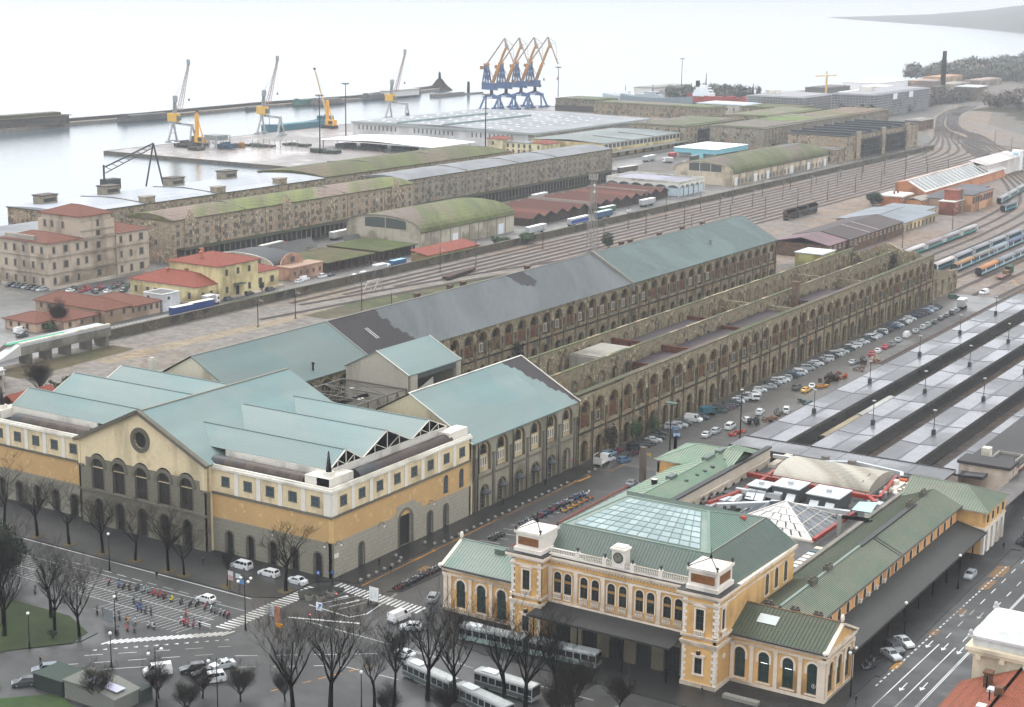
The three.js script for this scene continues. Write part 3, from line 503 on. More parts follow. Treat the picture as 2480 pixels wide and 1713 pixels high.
{
const t=bld('restored_right_wing','cream arcaded wing with a big teal roof behind the right of the yellow hall','building',320,-212.3);
const F=face('+Z',299,-195.7),cream=Mk('#cdbb95',.92,TX.plaster),greyc=Mk('#a39c89',.82,TX.plaster);
arcadeWall(t,F,6,7.4,3.7,{H:16.9,wall:greyc,infill:cream,trim:Mk('#8e8875',.72,TX.mottle),extra:1.2,bay:(k,x)=>{
fp(t,'lunette',lunetteGeo,darkHole,F,x,12.8,-.75);
for(const d of[-.95,0,.95])fp(t,'slot_window',winGeo(.42,2,{trim:.12,nx:1,ny:1,sill:.06}),[wStone,darkTrim,glassDark],F,x+d,10.2,-.44);
fp(t,'arched_door',winGeo(2.7,5.4,{arch:true,trim:0,nx:4,ny:5}),[darkTrim,Mk('#8f9a9c',.8),glassDark],F,x,.02,-.7);
if(k<5){const a=g0(),n=7;for(let i=0;i<n;i++){const a0=-PI/2+i/n*PI,a1=-PI/2+(i+1)/n*PI,c=a=>V(Math.sin(a)*1.7,0,Math.cos(a)*1.5);a.tri(V(0,1.1,0),c(a0),c(a1));a.tri(V(0,1.09,0),c(a1),c(a0));a.tri(c(a0),c(a0).add(V(0,-.25,0)),c(a1));a.tri(c(a1),c(a0).add(V(0,-.25,0)),c(a1).add(V(0,-.25,0)));}fp(t,'door_awning',a,M('#3d3f41',{k:.55,two:true,rough:.5}),F,x,4.1,.02);}
}});
wp(t,'gable_wall',new Extrude(new Shape([[-195.7,16.6],[-195.7,0],[-229,0],[-229,16.6],[-212.3,25.7]].map(([z,y])=>new Vec2(-z,y))),E0(.6)).rotateY(PI/2).translate(297.1,0,0),Mk('#cbbd9d',.95,TX.plaster));
const back=face('-Z',344.6,-229);fp(t,'rear_wall',wallGeo(rectOutline(47,0,16.8),[],.6),cream,back);
wp(t,'end_wall',new Extrude(new Shape([[-195.9,16.6],[-195.9,0],[-229,0],[-229,16.6],[-212.3,25.8]].map(([z,y])=>new Vec2(-z,y))),E0(.5)).rotateY(PI/2).translate(343.9,0,0),ruinStone);
const e=16.7,zr=-212.3,yr=26,ze=-194.9,zb=-229.6,Pr=(x,s,lift=0)=>V(x,lerp(e,yr,s)+lift,lerp(ze,zr,s));
const edge=s=>335.6+(1-s)*8.4+(Math.floor(s*7)%2?.55:-.35);
const g=g0(),d=g0(),N=14;
slab(g,V(296.6,e,ze),V(335.2,e,ze),V(335.2,yr,zr),V(296.6,yr,zr));
for(let i=0;i<N;i++){const s0=i/N,s1=(i+1)/N,ed=edge((s0+s1)/2);g.quad(Pr(335.2,s0),Pr(ed,s0),Pr(ed,s1),Pr(335.2,s1));d.quad(Pr(ed,s0),Pr(344.6,s0),Pr(344.6,s1),Pr(ed,s1));}
g.quad(V(344.6,e,zb),V(296.6,e,zb),V(296.6,yr,zr),V(344.6,yr,zr));
wp(t,'roof',g,teal);wp(t,'bare_roof_strip',d,slateDark,'dark jagged strip of bare roof at the far end');
wp(t,'roof_edge',g0().bar(V(344.7,e+.1,ze),V(344.7,yr+.1,zr),.25,.25).bar(V(296.5,e+.05,ze),V(296.5,yr+.05,zr),.2,.2).bar(V(296.5,yr+.08,zr),V(344.7,yr+.08,zr),.35,.15),wStone);
const dp=g0().cyl(V(0,0,.3),V(0,16.4,.3),.11,.11,6).build();for(const x of[.2,14.9,30.2,45.6])fp(t,'downpipe',dp,darkTrim,F,x,0,.25);
}
{
const t=bld('ruined_right_wing','very long roofless arcaded stone ruin with bare parapets beside the row of parked cars','building',480,-212);
const X0=344.7,n=37,P=7.42,Ln=n*P,F=face('+Z',X0,-195.7),X1=X0+Ln;
const rr=rngOf(91),whites=Mk('#d6cfc0',.85,TX.mottle),redP=Mk('#a5382c',.8),orangeP=Mk('#c47a3a',.8),greenD=Mk('#4e5a44',.6,TX.mottle),infillB=M('#a98a66',{k:.72,map:TX.stone,rough:.95});
const outl=[[0,0],[Ln,0]];for(let i=40;i>=0;i--){const x=Ln*i/40;outl.push([x,17.75+(i>3?.25:-.5)+rr()*.22]);}
const frameG=winGeo(1.5,2.3,{trim:.22,nx:2,ny:2,split:.16});
arcadeWall(t,F,n,P,P/2,{H:18,outline:outl,back:outl.map(([x,y])=>[x,y>1?y-.04:y]),wall:ruinStone,infill:infillB,trim:ruinTrim,course:ruinDark,bay:(k,x)=>{
fp(t,'lunette',lunetteGeo,darkHole,F,x,12.8,-1);
const q=rr();if(k>6?q<.62:q<.2)fp(t,'window',frameG,[whites,Mk('#6c6a60',.6),darkHole],F,x,9.7,-.44);else if(q<.8)fp(t,'bricked_window',Bx(-1.1,0,0,1.1,2.5,.1),brickInfill,F,x,9.5,-.45);
const d=rr();fp(t,k===15?'red_door':'ground_door',archPane(2.3,5.2,true),k===15?redP:k===23?orangeP:k<13&&d<.75?greenD:d<.5?darkHole:Mk('#6f6757',.55,TX.stone),F,x,.02,-1);
if(d<.4)fp(t,'door_lintel',Bx(-1.2,0,0,1.2,.3,.16),whites,F,x,3.2,-.98);
}});
const cop=g0();cop.box(X0,17.95,-197.3,X1,18.2,-195.5,true);wp(t,'parapet_coping',cop,Mk('#7b7564',.68,TX.moss));
const dp=g0().cyl(V(0,0,.42),V(0,16.8,.42),.09,.09,5).build();for(let k=1;k<n;k+=2)fp(t,'downpipe',dp,Mk('#3f3a34',.6),F,k*P,0,0);
const inner=(name,z,H,ya,seed,wOp)=>{
const rq=rngOf(seed),o2=[[0,0],[Ln,0]];for(let i=60;i>=0;i--)o2.push([Ln*i/60,H+(rq()-.5)*.5]);
const ops=[];for(let k=0;k<n;k++){if(rq()<.9)ops.push({x:(k+.5)*P,y:ya,w:wOp,h:5.4,arch:true});ops.push({x:(k+.5)*P,y:.3,w:3,h:6.2,arch:true});}
const Fi=face('+Z',X0,z);fp(t,name,wallGeo(o2,ops,.9,6),ruinStone,Fi);
const rg=archRing(wOp,5.4,.4,.1,8);for(let k=0;k<n;k+=1)if(rq()<.7)fp(t,'arch_moulding',rg,ruinTrim,Fi,(k+.5)*P,ya,.001);
wp(t,'wall_top',Bx(X0,H-.1,z-1,X1,H+.08,z+.1,true),Mk('#827c6b',.7,TX.moss));
};
inner('middle_wall',-211.6,17.9,9,5,3.4);inner('court_side_wall',-228.2,17.5,10.2,6,2.6);
for(const x of[344.9,421.5,497,560,X1-.5])wp(t,'cross_wall',Bx(x-.35,0,-228.2,x+.35,x>600?16.2:x<400?12:15.5,-196.7),x===421.5?brickInfill:ruinStone);
wp(t,'end_gable',new Extrude(new Shape([[196.5,0],[228,0],[228,16],[222,17.6],[214,21.2],[208,18.6],[202,18.4],[196.5,15]].map(p=>new Vec2(...p))),E0(.8)).rotateY(PI/2).translate(X1-1.6,0,0),ruinStone);
const deck=(x0,z0,x1,z1,y)=>wp(t,'low_felt_roof',Bx(x0,y-.3,z0,x1,y,z1,true),M('#5a4b4e',{k:.66,map:TX.felt,rough:.85}));
deck(404,-211.6,461,-197.2,13.6);deck(462,-211.6,496.6,-197.2,13.9);deck(417,-227.4,470,-212.6,13.2);deck(520,-211.6,545,-197.2,13.8);deck(545,-211.6,580,-197.2,12.2);
wp(t,'low_roof_wall',Bx(403.4,4,-211.5,404,13.7,-197.2).box(461.2,12,-211.5,461.8,14.6,-197.2).box(470,6,-227.4,470.6,14.4,-212.6),brickInfill);
wp(t,'concrete_hut',Bx(394,0,-226.8,412.5,15.6,-213).box(394.6,15.6,-226.2,411.8,15.9,-213.8),Mk('#9a958a',.82,TX.plaster));
wp(t,'chimney_stack',g0().cbox(515.5,0,-209.5,1.6,20.5,2.2).cbox(515.5,20.5,-209.5,2,.4,2.6),Mk('#b39a86',.75,TX.stone));
wp(t,'ruin_floor',Bx(345.5,0,-227.5,X1-2,.3,-197),Mk('#5d564b',.55,TX.yard));
const E=face('+Z',X1,-195.7);fp(t,'end_arcade',wallGeo([[0,0],[31,0],[31,8.3],[20,9],[8,11],[0,12.4]],[4.5,12.5,20.5,27.2].map(x=>({x,y:.02,w:3.6,h:6.6,arch:true})),1),ruinStone,E);
}
{
const t=bld('long_left_wing','very long stone wing under one roof of teal, black, grey and green lengths','building',460,-278.5);
const zr=-278.5,ze=-262,zb=-295.2,e=17.2,yr=26.1,X0=297,X1=623.4,F=face('+Z',X0,-262.8),n=44,P=7.42,rr=rngOf(17);
const infillB=M('#b1936b',{k:.75,map:TX.stone,rough:.95}),pinkP=Mk('#b0664f',.78,TX.stone),whites=Mk('#d6cfc0',.85);
arcadeWall(t,F,n,P,P/2,{H:17.2,wall:ruinStone,infill:infillB,trim:ruinTrim,course:ruinDark,skip:k=>k<5,bay:(k,x)=>{
fp(t,'lunette',lunetteGeo,darkHole,F,x,12.8,-.95);
const q=rr();if(q<.35)fp(t,'brick_panel',Bx(-1,0,0,1,2.7,.1).box(-.15,0,.1,.15,2.7,.16),pinkP,F,x,9.6,-.45);else if(q<.75)fp(t,'window',winGeo(1.5,2.4,{trim:.2,nx:2,ny:2,split:.2}),[whites,Mk('#6c6a60',.6),darkHole],F,x,9.8,-.44);
if(q>.3)fp(t,'ground_door',archPane(2.3,5.2,true),q>.7?darkHole:Mk('#6f6757',.5,TX.stone),F,x,.02,-1);
}});
fp(t,'rear_wall',wallGeo(rectOutline(X1-X0,0,17.2),[],.6),ruinStone,face('-Z',X1,-294.6));
const gab=(x,m)=>wp(t,'gable_wall',new Extrude(new Shape([[262.8,17],[262.8,0],[294.6,0],[294.6,17],[278.5,25.8]].map(p=>new Vec2(...p))),E0(.6)).rotateY(PI/2).translate(x,0,0),m);
gab(X0+.1,Mk('#d6ccb4',.98,TX.plaster));gab(X1-.7,ruinStone);
const Pr=(x,s,l=0)=>V(x,lerp(e,yr,s)+l,lerp(ze,zr,s)),Pb=(x,s)=>V(x,lerp(e,yr,s),lerp(zb,zr,s));
const len=(xa,xb,m,name,l=0)=>{const g=g0();slab(g,Pr(xa,0,l),Pr(xb,0,l),Pr(xb,1,l),Pr(xa,1,l));g.quad(Pb(xb,0),Pb(xa,0),Pb(xa,1),Pb(xb,1));return wp(t,name,g,m);};
len(X0-.6,350,tealOld,'teal_roof');
{
const a=g0(),b=g0(),N=16,ed=s=>374-(1-s)*4+[0,2.6,1.6,.2,-1.4,-.6,-2.6,-1.8][Math.floor(s*7.99)];
for(let i=0;i<N;i++){const s0=i/N,s1=(i+1)/N,x=ed((s0+s1)/2);a.quad(Pr(350,s0),Pr(x,s0),Pr(x,s1),Pr(350,s1));b.quad(Pr(x,s0),Pr(498,s0),Pr(498,s1),Pr(x,s1));}
a.quad(Pb(374,0),Pb(350,0),Pb(350,1),Pb(374,1));b.quad(Pb(498,0),Pb(374,0),Pb(374,1),Pb(498,1));
wp(t,'bare_black_roof',a,M('#3d3638',{k:.68,map:TX.felt,rough:.85}),'black stripped length of roof');wp(t,'grey_roof',b,greyRoof);
const sl=g0();for(const dx of[0,.9])sl.quad(Pr(360+dx,.40,.05),Pr(360.4+dx,.40,.05),Pr(360.4+dx,.66,.05),Pr(360+dx,.66,.05));wp(t,'skylight_strip',sl,Mk('#b9b4b2',.8));
const pt=g0(),K=9;for(let i=0;i<K;i++){const s0=lerp(.58,1,i/K),s1=lerp(.58,1,(i+1)/K),w=smooth(.55,.72,(s0+s1)/2)*4.6+(i%3)*.3,xm=447+(1-s1)*4;pt.quad(Pr(xm-w,s0,.03),Pr(xm+w,s0,.03),Pr(xm+w,s1,.03),Pr(xm-w,s1,.03));}wp(t,'bare_patch',pt,M('#46464a',{k:.62,map:TX.felt,rough:.85}),'dark ragged bare patch at the ridge');
}
len(498,X1,greenFelt,'green_roof',.02);
wp(t,'fire_wall',g0().bar(V(498,e-.2,ze+.6),V(498,yr+.5,zr),.9,1.1).bar(V(498,yr+.5,zr),V(498,e+.3,zb),.9,1.1).box(497.6,14.6,ze-.2,498.4,e+.4,ze+.75,true),Mk('#aaa69c',.8,TX.mottle));
wp(t,'roof_edge',g0().bar(V(350,e+.1,ze),V(350,yr+.1,zr),.3,.25).bar(V(X0-.6,yr+.05,zr),V(X1,yr+.05,zr),.35,.15),Mk('#98968c',.75));
for(const[x,z]of[[410,-290.5],[428,-290.5],[436,-290.8],[474,-290],[542,-290.5],[549,-290.5],[572,-290],[592,-290],[610,-289.8]])wp(t,'chimney_stack',g0().cbox(x,18,z,1.7,5.4,1.4).cbox(x,23.4,z,2.1,.35,1.8),Mk('#96705a',.72,TX.stone));
wp(t,'tall_chimney',g0().cbox(297.5,0,-292.6,1.5,23.2,1.5).cbox(297.5,23.2,-292.6,1.1,.5,1.1),Mk('#c9c3b3',.9,TX.plaster));
wp(t,'roof_vent',g0().cyl(V(327,18.4,-264.6),V(327,20.2,-264.6),.25,.25,8).cyl(V(327,20.2,-264.6),V(327,20.8,-264.6),.45,.3,8).cbox(574,20.9,-269,.8,1.6,.8),Mk('#8b918f',.7));
}
{
const t=bld('courtyard_gable_house','grey gabled house with a teal ribbed roof and open dark side in the courtyard','building',341,-246);
const zc=-246,hw=10.3,X0=329.6,X1=352.6,e=20.9,yr=25.7,gw=Mk('#b9b2a2',.85,TX.plaster);
wp(t,'front_gable',new Extrude(new Shape([[-zc-hw+.5,e-.2],[-zc-hw+.5,0],[-zc+hw-.4,0],[-zc+hw-.4,e-.2],[-zc,yr-.2]].map(p=>new Vec2(...p)),),E0(.6)).rotateY(PI/2).translate(X0,0,0),gw);
wp(t,'door',Bx(329.4,9.5,-238.6,329.7,13,-237),Mk('#55524c',.6));
wp(t,'side_pier',Bx(X0+.6,0,-236.4,333,e-.5,-235.7).box(350.6,0,-236.8,X1,e-.4,-235.7),gw);
wp(t,'back_gable',Bx(X1-.5,0,zc-hw+.4,X1,e-.2,zc+hw-.6),gw);wp(t,'far_wall',Bx(X0+.6,0,zc-hw+.4,X1-.5,e-.2,zc-hw+1),gw);
wp(t,'floor',Bx(X0+.6,9.6,zc-hw+1,X1-.5,10,-236),Mk('#5b5954',.6));
wp(t,'beam',Bx(333,18.9,-236.5,350.6,20.2,-236),Mk('#5a5e5c',.6));
wp(t,'banner',g0().quad(V(334,12.2,-238),V(343.5,12.6,-238),V(343.5,17.4,-238.2),V(334,14.6,-238)),M('#cfccc6',{k:.85,two:true}));wp(t,'banner_edge',Bx(334,12.3,-237.9,343.6,12.9,-237.7),wStone);
const g=g0();slab(g,V(X0-.3,e-.4,zc+hw),V(X1+.3,e-.4,zc+hw),V(X1+.3,yr,zc),V(X0-.3,yr,zc));slab(g,V(X1+.3,e-.4,zc-hw),V(X0-.3,e-.4,zc-hw),V(X0-.3,yr,zc),V(X1+.3,yr,zc));
wp(t,'roof',g,teal);wp(t,'roof_edge',g0().bar(V(X0-.3,e-.3,zc+hw),V(X0-.3,yr+.08,zc),.22,.18).bar(V(X1+.3,e-.3,zc+hw),V(X1+.3,yr+.08,zc),.22,.18),wStone);
}
{
const t=bld('steel_truss_frame','bare grey steel truss frame over the dark courtyard beside the teal roofs','steel frame',312,-246);
const st=M('#6d6a62',{k:.7,rough:.6}),X0=297.4,X1=329.4;
for(const z of[-256.4,-236.6]){const g=g0();for(const y of[9.5,13.3,17])g.bar(V(X0,y,z),V(X1,y,z),.32);for(let k=0;k<=8;k++){const x=lerp(X0,X1,k/8);g.bar(V(x,9.5,z),V(x,17,z),k%2?.2:.3);if(k<8)g.bar(V(x,k%2?17:9.5,z),V(lerp(X0,X1,(k+1)/8),k%2?9.5:17,z),.16);}wp(t,'side_truss',g,st);}
const cr=g0();for(let k=0;k<=4;k++){const x=lerp(X0+.3,X1-.3,k/4);cr.bar(V(x,17,-256.4),V(x,17,-236.6),.26);cr.bar(V(x,9.5,-256.4),V(x,9.5,-236.6),.26);if(k<4){const x2=lerp(X0+.3,X1-.3,(k+1)/4);cr.bar(V(x,17.1,-256.4),V(x2,17.1,-236.6),.14);cr.bar(V(x,17.1,-236.6),V(x2,17.1,-256.4),.14);}}wp(t,'cross_beam',cr,st);
wp(t,'walkway',Bx(X0,9,-239.5,X1,9.3,-236.8,true).box(X0,9,-256.2,X1,9.3,-252,true),Mk('#45423d',.6));
wp(t,'duct',g0().cyl(V(X0,13.6,-249.5),V(X1,13.8,-249),.5,.5,8).box(306,11.2,-252,316,12.4,-246),Mk('#7c7a75',.7));
for(const[x,z]of[[303,-247],[315,-241.5],[322,-250]])wp(t,'lamp_tray',Bx(x,16.4,z,x+2.4,16.6,z+.7,true),wStone);
}
struct('courtyard_floor',flat([[297,-262],[345,-262],[622,-262],[622,-229],[297,-229]],.02),Mk('#4a463f',.5,TX.yard));
// ═════════ RAILWAY STATION ═════════
const sYel=Mk('#dfb273',.95,TX.plaster),sTrim=Mk('#ecdcc8',.92,TX.plaster),sWhite=Mk('#efe6da',.92,TX.plaster),verd=M('#98a99b',{k:.72,map:TX.patina,rough:.55}),verdDk=M('#808f83',{k:.62,map:TX.patina,rough:.55}),verdOlive=M('#979c86',{k:.74,map:TX.patina,rough:.6}),mossRoof=M('#6b7158',{k:.6,map:TX.patina,rough:.7});
const seamM=M('#75897c',{k:.5,rough:.5}),leadDk=M('#3e3d3a',{k:.6,map:TX.felt,rough:.6}),awningM=M('#454440',{k:.62,map:TX.felt,rough:.7});
const sWin=[sTrim,Mk('#57534a',.6),M('#1f2522',{rough:.1})],sWinG=[sTrim,Mk('#4c5a55',.6),M('#233532',{rough:.08})];
function seams(t,a,b,c,d,step,m=seamM,w=.07){
const g=g0(),L=a.distanceTo(b),n=Math.max(1,Math.round(L/step)),e=b.clone().sub(a).normalize(),up=d.clone().sub(a),sd=up.dot(e);up.addScaledVector(e,-sd);
const H=up.length();up.normalize();const sc=c.clone().sub(a).dot(e),nn=e.clone().cross(up);if(nn.y<0)nn.negate();nn.multiplyScalar(.035);
for(let i=1;i<n;i++){const s=i/n*L,top=s<sd?H*s/sd:s>sc?H*(L-s)/(L-sc):H;if(top<.3)continue;const p=a.clone().addScaledVector(e,s).add(nn);g.bar(p,p.clone().addScaledVector(up,top),w,w);}
return wstuff(t,'standing_seams',g,m);
}
const balG=(()=>{const g=new THREE.LatheGeometry([[.06,0],[.09,.05],[.05,.12],[.12,.35],[.07,.6],[.09,.66],[.07,.72]].map(p=>new Vec2(...p)),6);return g;})();
function balusters(t,F,xa,xb,y,z){const g=g0(),n=Math.round((xb-xa)/.34);for(let i=0;i<n;i++)g.geo(balG,new Matrix4().makeTranslation(lerp(xa,xb,(i+.5)/n),.14,0));g.box(xa,0,-.14,xb,.14,.14,true).box(xa,.86,-.15,xb,1.02,.15,true);const o=fp(t,'balustrade',g,sWhite,F,0,y,z);return o;}
const urn=(()=>{const g=new THREE.LatheGeometry([[.16,0],[.2,.1],[.08,.2],[.14,.32],[.3,.5],[.34,.62],[.24,.66],[.1,.8],[0,.84]].map(p=>new Vec2(...p)),10);return g;})();
function pediment(w){const s=new Shape([[-w/2,0],[w/2,0],[0,w*.26]].map(p=>new Vec2(...p)));return new Extrude(s,E0(.35));}
const modil=Bx(-.13,0,0,.13,.28,.55,true).build();
{
const t=bld('station_hall','yellow central station hall with two white-capped corner towers, clock and hipped green copper roof','building',258,-129);
const XF=242.8,XT=240.2,XB=273,ZL=-149.2,ZLi=-143.1,ZRi=-114.9,ZR=-108.6,FC=face('-X',XF,ZLi),W=ZRi-ZLi;
const zA=[-141.1,-139,-135.7,-133.4,-130.2,-127.9,-124.6,-122.4,-119.2,-117],pilZ=[-142.6,-137.3,-131.8,-126.3,-120.8,-115.4];
const ops=zA.map(z=>({x:z-ZLi,y:10.2,w:1.5,h:3.9,arch:true})),gops=[-139.9,-134.4,-129,-123.6,-118.1].map(z=>({x:z-ZLi,y:.05,w:3.2,h:5.2,arch:false}));
fp(t,'front_wall',wallGeo(rectOutline(W,8.4,16.4),ops,.7),sYel,FC);fp(t,'ground_wall',wallGeo(rectOutline(W,0,8.4),gops,.7),Mk('#9b917c',.8,TX.plaster),FC);
for(const o of ops){fp(t,'arched_window',winGeo(1.5,3.9,{arch:true,trim:.2,nx:2,ny:3,out:.14,sill:0}),sWin,FC,o.x,o.y,-.02-.0);balusters(t,FC,o.x-.8,o.x+.8,9.1,.28);fp(t,'window_curtain',Bx(-.62,0,-.42,.62,.5,-.4),Mk('#b98f4e',.6),FC,o.x,12.2,.45);}
for(const z of pilZ){fp(t,'pilaster',Bx(-.36,8.6,0,.36,14.5,.3).box(-.44,14.2,0,.44,14.7,.4,true).box(-.44,8.6,0,.44,9,.4,true),sTrim,FC,z-ZLi,0,0);}
for(const o of gops){fp(t,'glazed_doors',winGeo(3.2,5.2,{trim:0,nx:4,ny:3}),[sTrim,Mk('#3d3d3a',.6),glassDark],FC,o.x,.05,-.5);}
fp(t,'door_sign',Bx(0,0,0,5.6,.7,.2,true),Mk('#39557c',.8),FC,9.7,5.6,.2);
const ent=Bx(-.1,14.7,0,W+.1,15.1,.35,true).box(-.1,16.2,-.5,W+.1,16.6,.62,true).box(-.1,16.6,-.7,W+.1,17,.95,true).box(-.1,8.2,0,W+.1,8.7,.5,true);fp(t,'entablature',ent,sTrim,FC);
{const g=g0();for(let k=0;k<44;k++)g.geo(modil,new Matrix4().makeTranslation(.35+k*.63,15.92,0));fp(t,'modillions',g,sTrim,FC).userData.kind='stuff';}
fp(t,'roof_ledge',Bx(0,17,-1.2,W,17.12,.9),leadDk,FC);
const piers=[-137,-131.5,-126,-120.5],bz=[[-142.6,-137.4],[-136.6,-131.9],[-131.1,-130.2],[-127.4,-126.4],[-125.6,-120.9],[-120.1,-115.2]];
for(const[a,b]of bz)balusters(t,FC,a-ZLi,b-ZLi,17.5,.25);
fp(t,'balustrade_plinth',Bx(.3,17.12,.02,W-.3,17.5,.48,true),sWhite,FC);
for(const z of piers){fp(t,'pier',Bx(-.4,17.12,0,.4,18.7,.55),sWhite,FC,z-ZLi);fp(t,'urn',urn,Mk('#3b3a37',.7),FC,z-ZLi,18.7,.27);}
const cz=-128.8-ZLi;
fp(t,'clock_house',Bx(-1.25,17.1,-1.6,1.25,20.6,.45).box(-1.5,20.6,-1.8,1.5,20.95,.7,true).box(-1.15,20.95,-1.5,1.15,21.3,.4),sWhite,FC,cz);
{const clk=fp(t,'clock',new CylinderGeometry(.98,.98,.12,24).rotateX(PI/2),M('#4a4a44',{k:.6,rough:.4}),FC,cz,19.3,.5);
part(clk,'clock_face',new THREE.CircleGeometry(.82,24),Mk('#8d8c80',.6),[0,0,.063]);
const mk=g0();for(let k=0;k<12;k++){const a=k/12*2*PI;mk.bar(V(Math.sin(a)*.62,Math.cos(a)*.62,.07),V(Math.sin(a)*.76,Math.cos(a)*.76,.07),.05);}part(clk,'hour_marks',mk,darkHole);
part(clk,'hour_hand',g0().bar(V(0,0,.075),V(-.12,.42,.075),.08,.03),darkHole);part(clk,'minute_hand',g0().bar(V(0,0,.085),V(-.28,.58,.085),.06,.03),darkHole);}
for(const[za,zb,sgn]of[[ZL,ZLi,-1],[ZRi,ZR,1]]){
const w=zb-za,FT=face('-X',XT,za),zc=(za+zb)/2;
const o1=[{x:w/2,y:10.5,w:1.5,h:3.7},{x:w/2,y:2.6,w:1.4,h:2.9}];
fp(t,'tower_front',wallGeo(rectOutline(w,0,16.5),o1,.6),sYel,FT);
const Fs=sgn>0?face('+Z',XT,zb):face('-Z',247.4,za),Fi=sgn>0?face('-Z',XF+.1,za):face('+Z',XT,zb);
fp(t,'tower_side',wallGeo(rectOutline(7.2,0,16.5),[{x:sgn>0?2.4:4.8,y:10.5,w:1.2,h:3.7}],.6),sYel,Fs,0,0,-.002);
fp(t,'tower_return',Bx(0,0,-.4,2.6,16.5,-.003),sYel,Fi);
fp(t,'tower_window',winGeo(1.5,3.7,{trim:.3,nx:2,ny:3,out:.2,sill:0}),sWin,FT,w/2,10.5,-.05);fp(t,'tower_window',winGeo(1.4,2.9,{trim:.3,nx:2,ny:2,out:.2,sill:.3}),sWin,FT,w/2,2.6,-.05);
fp(t,'tower_window',winGeo(1.2,3.7,{trim:.28,nx:2,ny:3,out:.2,sill:.25}),sWin,Fs,sgn>0?2.4:4.8,10.5,-.05);
fp(t,'window_pediment',pediment(3),sTrim,FT,w/2,14.7,0);fp(t,'window_hood',Bx(-1.3,0,0,1.3,.25,.4,true).cyl(V(0,.25,.15),V(0,.95,.15),.42,.3,8),sTrim,FT,w/2,5.9,0);
fp(t,'window_pediment',pediment(2.5),sTrim,Fs,sgn>0?2.4:4.8,14.7,0);balusters(t,FT,w/2-.95,w/2+.95,9.4,.3);balusters(t,Fs,(sgn>0?2.4:4.8)-.8,(sgn>0?2.4:4.8)+.8,9.4,.3);
const qn=g0();for(const[F,xs]of[[FT,[0,w]],[Fs,sgn>0?[0]:[7.2]]])for(const x of xs)for(let k=0;k<26;k++){const y=.9+k*.58;if(y>7.4&&y<9.2)continue;const s=x===0?1:-1,l=k%2?.75:.45;qn.geo(Bx(Math.min(0,s*l),0,-.01,Math.max(0,s*l),.5,.09,true).build(),faceM(F,x,y,0).premultiply(new Matrix4().makeTranslation(0,0,0)));}wstuff(t,'quoins',qn,sWhite);
const x0=XT,x1=247.2,bandBox=(y0,y1,d)=>Bx(x0-d,y0,za-(sgn<0?d:d),x1,y1,zb+d,true);
const bg=g0();for(const[y0,y1,d]of[[7.5,7.9,.25],[7.9,8.3,.4],[9,9.4,.3],[15,15.4,.3],[16.3,16.7,.6],[16.7,17.2,.95],[0,.9,.2]])bg.geo(bandBox(y0,y1,d).build());wp(t,'tower_cornice',bg,sTrim);
wp(t,'tower_ledge',Bx(x0-.9,17.2,za-.9,x1,17.32,zb+.9),leadDk);
wp(t,'tower_attic',Bx(x0+.2,17.3,za+.2,x1-.3,18,zb-.2).box(x0+.5,18,za+.5,x1-.6,20.7,zb-.5).box(x0+.2,20.7,za+.2,x1-.3,21.2,zb-.2,true),sWhite);
const cap=g0(),cy=22.3,cx=(x0+x1)/2,c4=[V(x0+.3,21.2,za+.3),V(x0+.3,21.2,zb-.3),V(x1-.4,21.2,zb-.3),V(x1-.4,21.2,za+.3)];for(let i=0;i<4;i++)cap.tri(c4[i],c4[(i+1)%4],V(cx,cy,zc));wp(t,'tower_cap',cap,sWhite);
const hip=g0();for(const c of c4)hip.bar(c.clone().add(V(0,.04,0)),V(cx,cy+.05,zc),.16,.08);wp(t,'cap_hips',hip,Mk('#5d5a54',.6));
wp(t,'finial',g0().cyl(V(cx,cy,zc),V(cx,cy+.6,zc),.28,.1,8).cyl(V(cx,cy+.6,zc),V(cx,cy+1.8,zc),.05,.03,5),Mk('#3b3a37',.7));
for(const[dx,dz]of[[x0+.4,za+.5],[x0+.4,zb-.5],[x1-.6,zb-.5]])wp(t,'urn',urn.clone().translate(dx,21.2,dz),Mk('#3b3a37',.7));
const pg=Mk('#b5763a',.75,TX.rusty);fp(t,'painted_panel',Bx(.95,18.6,0,w-.95,20.1,.06,true),pg,face('-X',x0+.5,za));fp(t,'painted_panel',Bx(1,18.6,0,5.2,20.1,.06,true),pg,sgn>0?face('+Z',x0+.5,zb-.5):face('-Z',x1-.6,za+.5));
wp(t,'round_plaque',new CylinderGeometry(.5,.5,.12,16).rotateX(PI/2).translate(243.6,5.4,sgn>0?zb+.03:za-.03),sWhite);
}
const FSd=face('+Z',247.2,ZR),sd=[13.7,17.9,22.1].map(x=>({x,y:11,w:1.5,h:3.9,arch:true}));
fp(t,'side_wall',wallGeo(rectOutline(XB-247.2,0,16.5),sd,.6),sYel,FSd);for(const o of sd)fp(t,'arched_window',winGeo(1.5,3.9,{arch:true,trim:.25,nx:2,ny:3,sill:.2}),[sTrim,Mk('#7b6a4c',.6),M('#6a5a3c',{rough:.3,k:.6})],FSd,o.x,o.y,-.08);
wp(t,'side_cornice',Bx(247.2,15,ZR,XB,15.3,ZR+.15,true).box(247.2,16.4,ZR-.3,XB+.3,17,ZR+.6,true).box(247.2,16.4,ZL-.6,XB+.3,17,ZL+.3,true).box(XB-.1,16.4,ZL,XB+.4,17,ZR,true),sTrim);
wp(t,'rear_wall',Bx(XB-.6,0,ZL+.2,XB,16.5,ZR-.6).box(247.2,0,ZL,XB,16.5,ZL+.6),sYel);
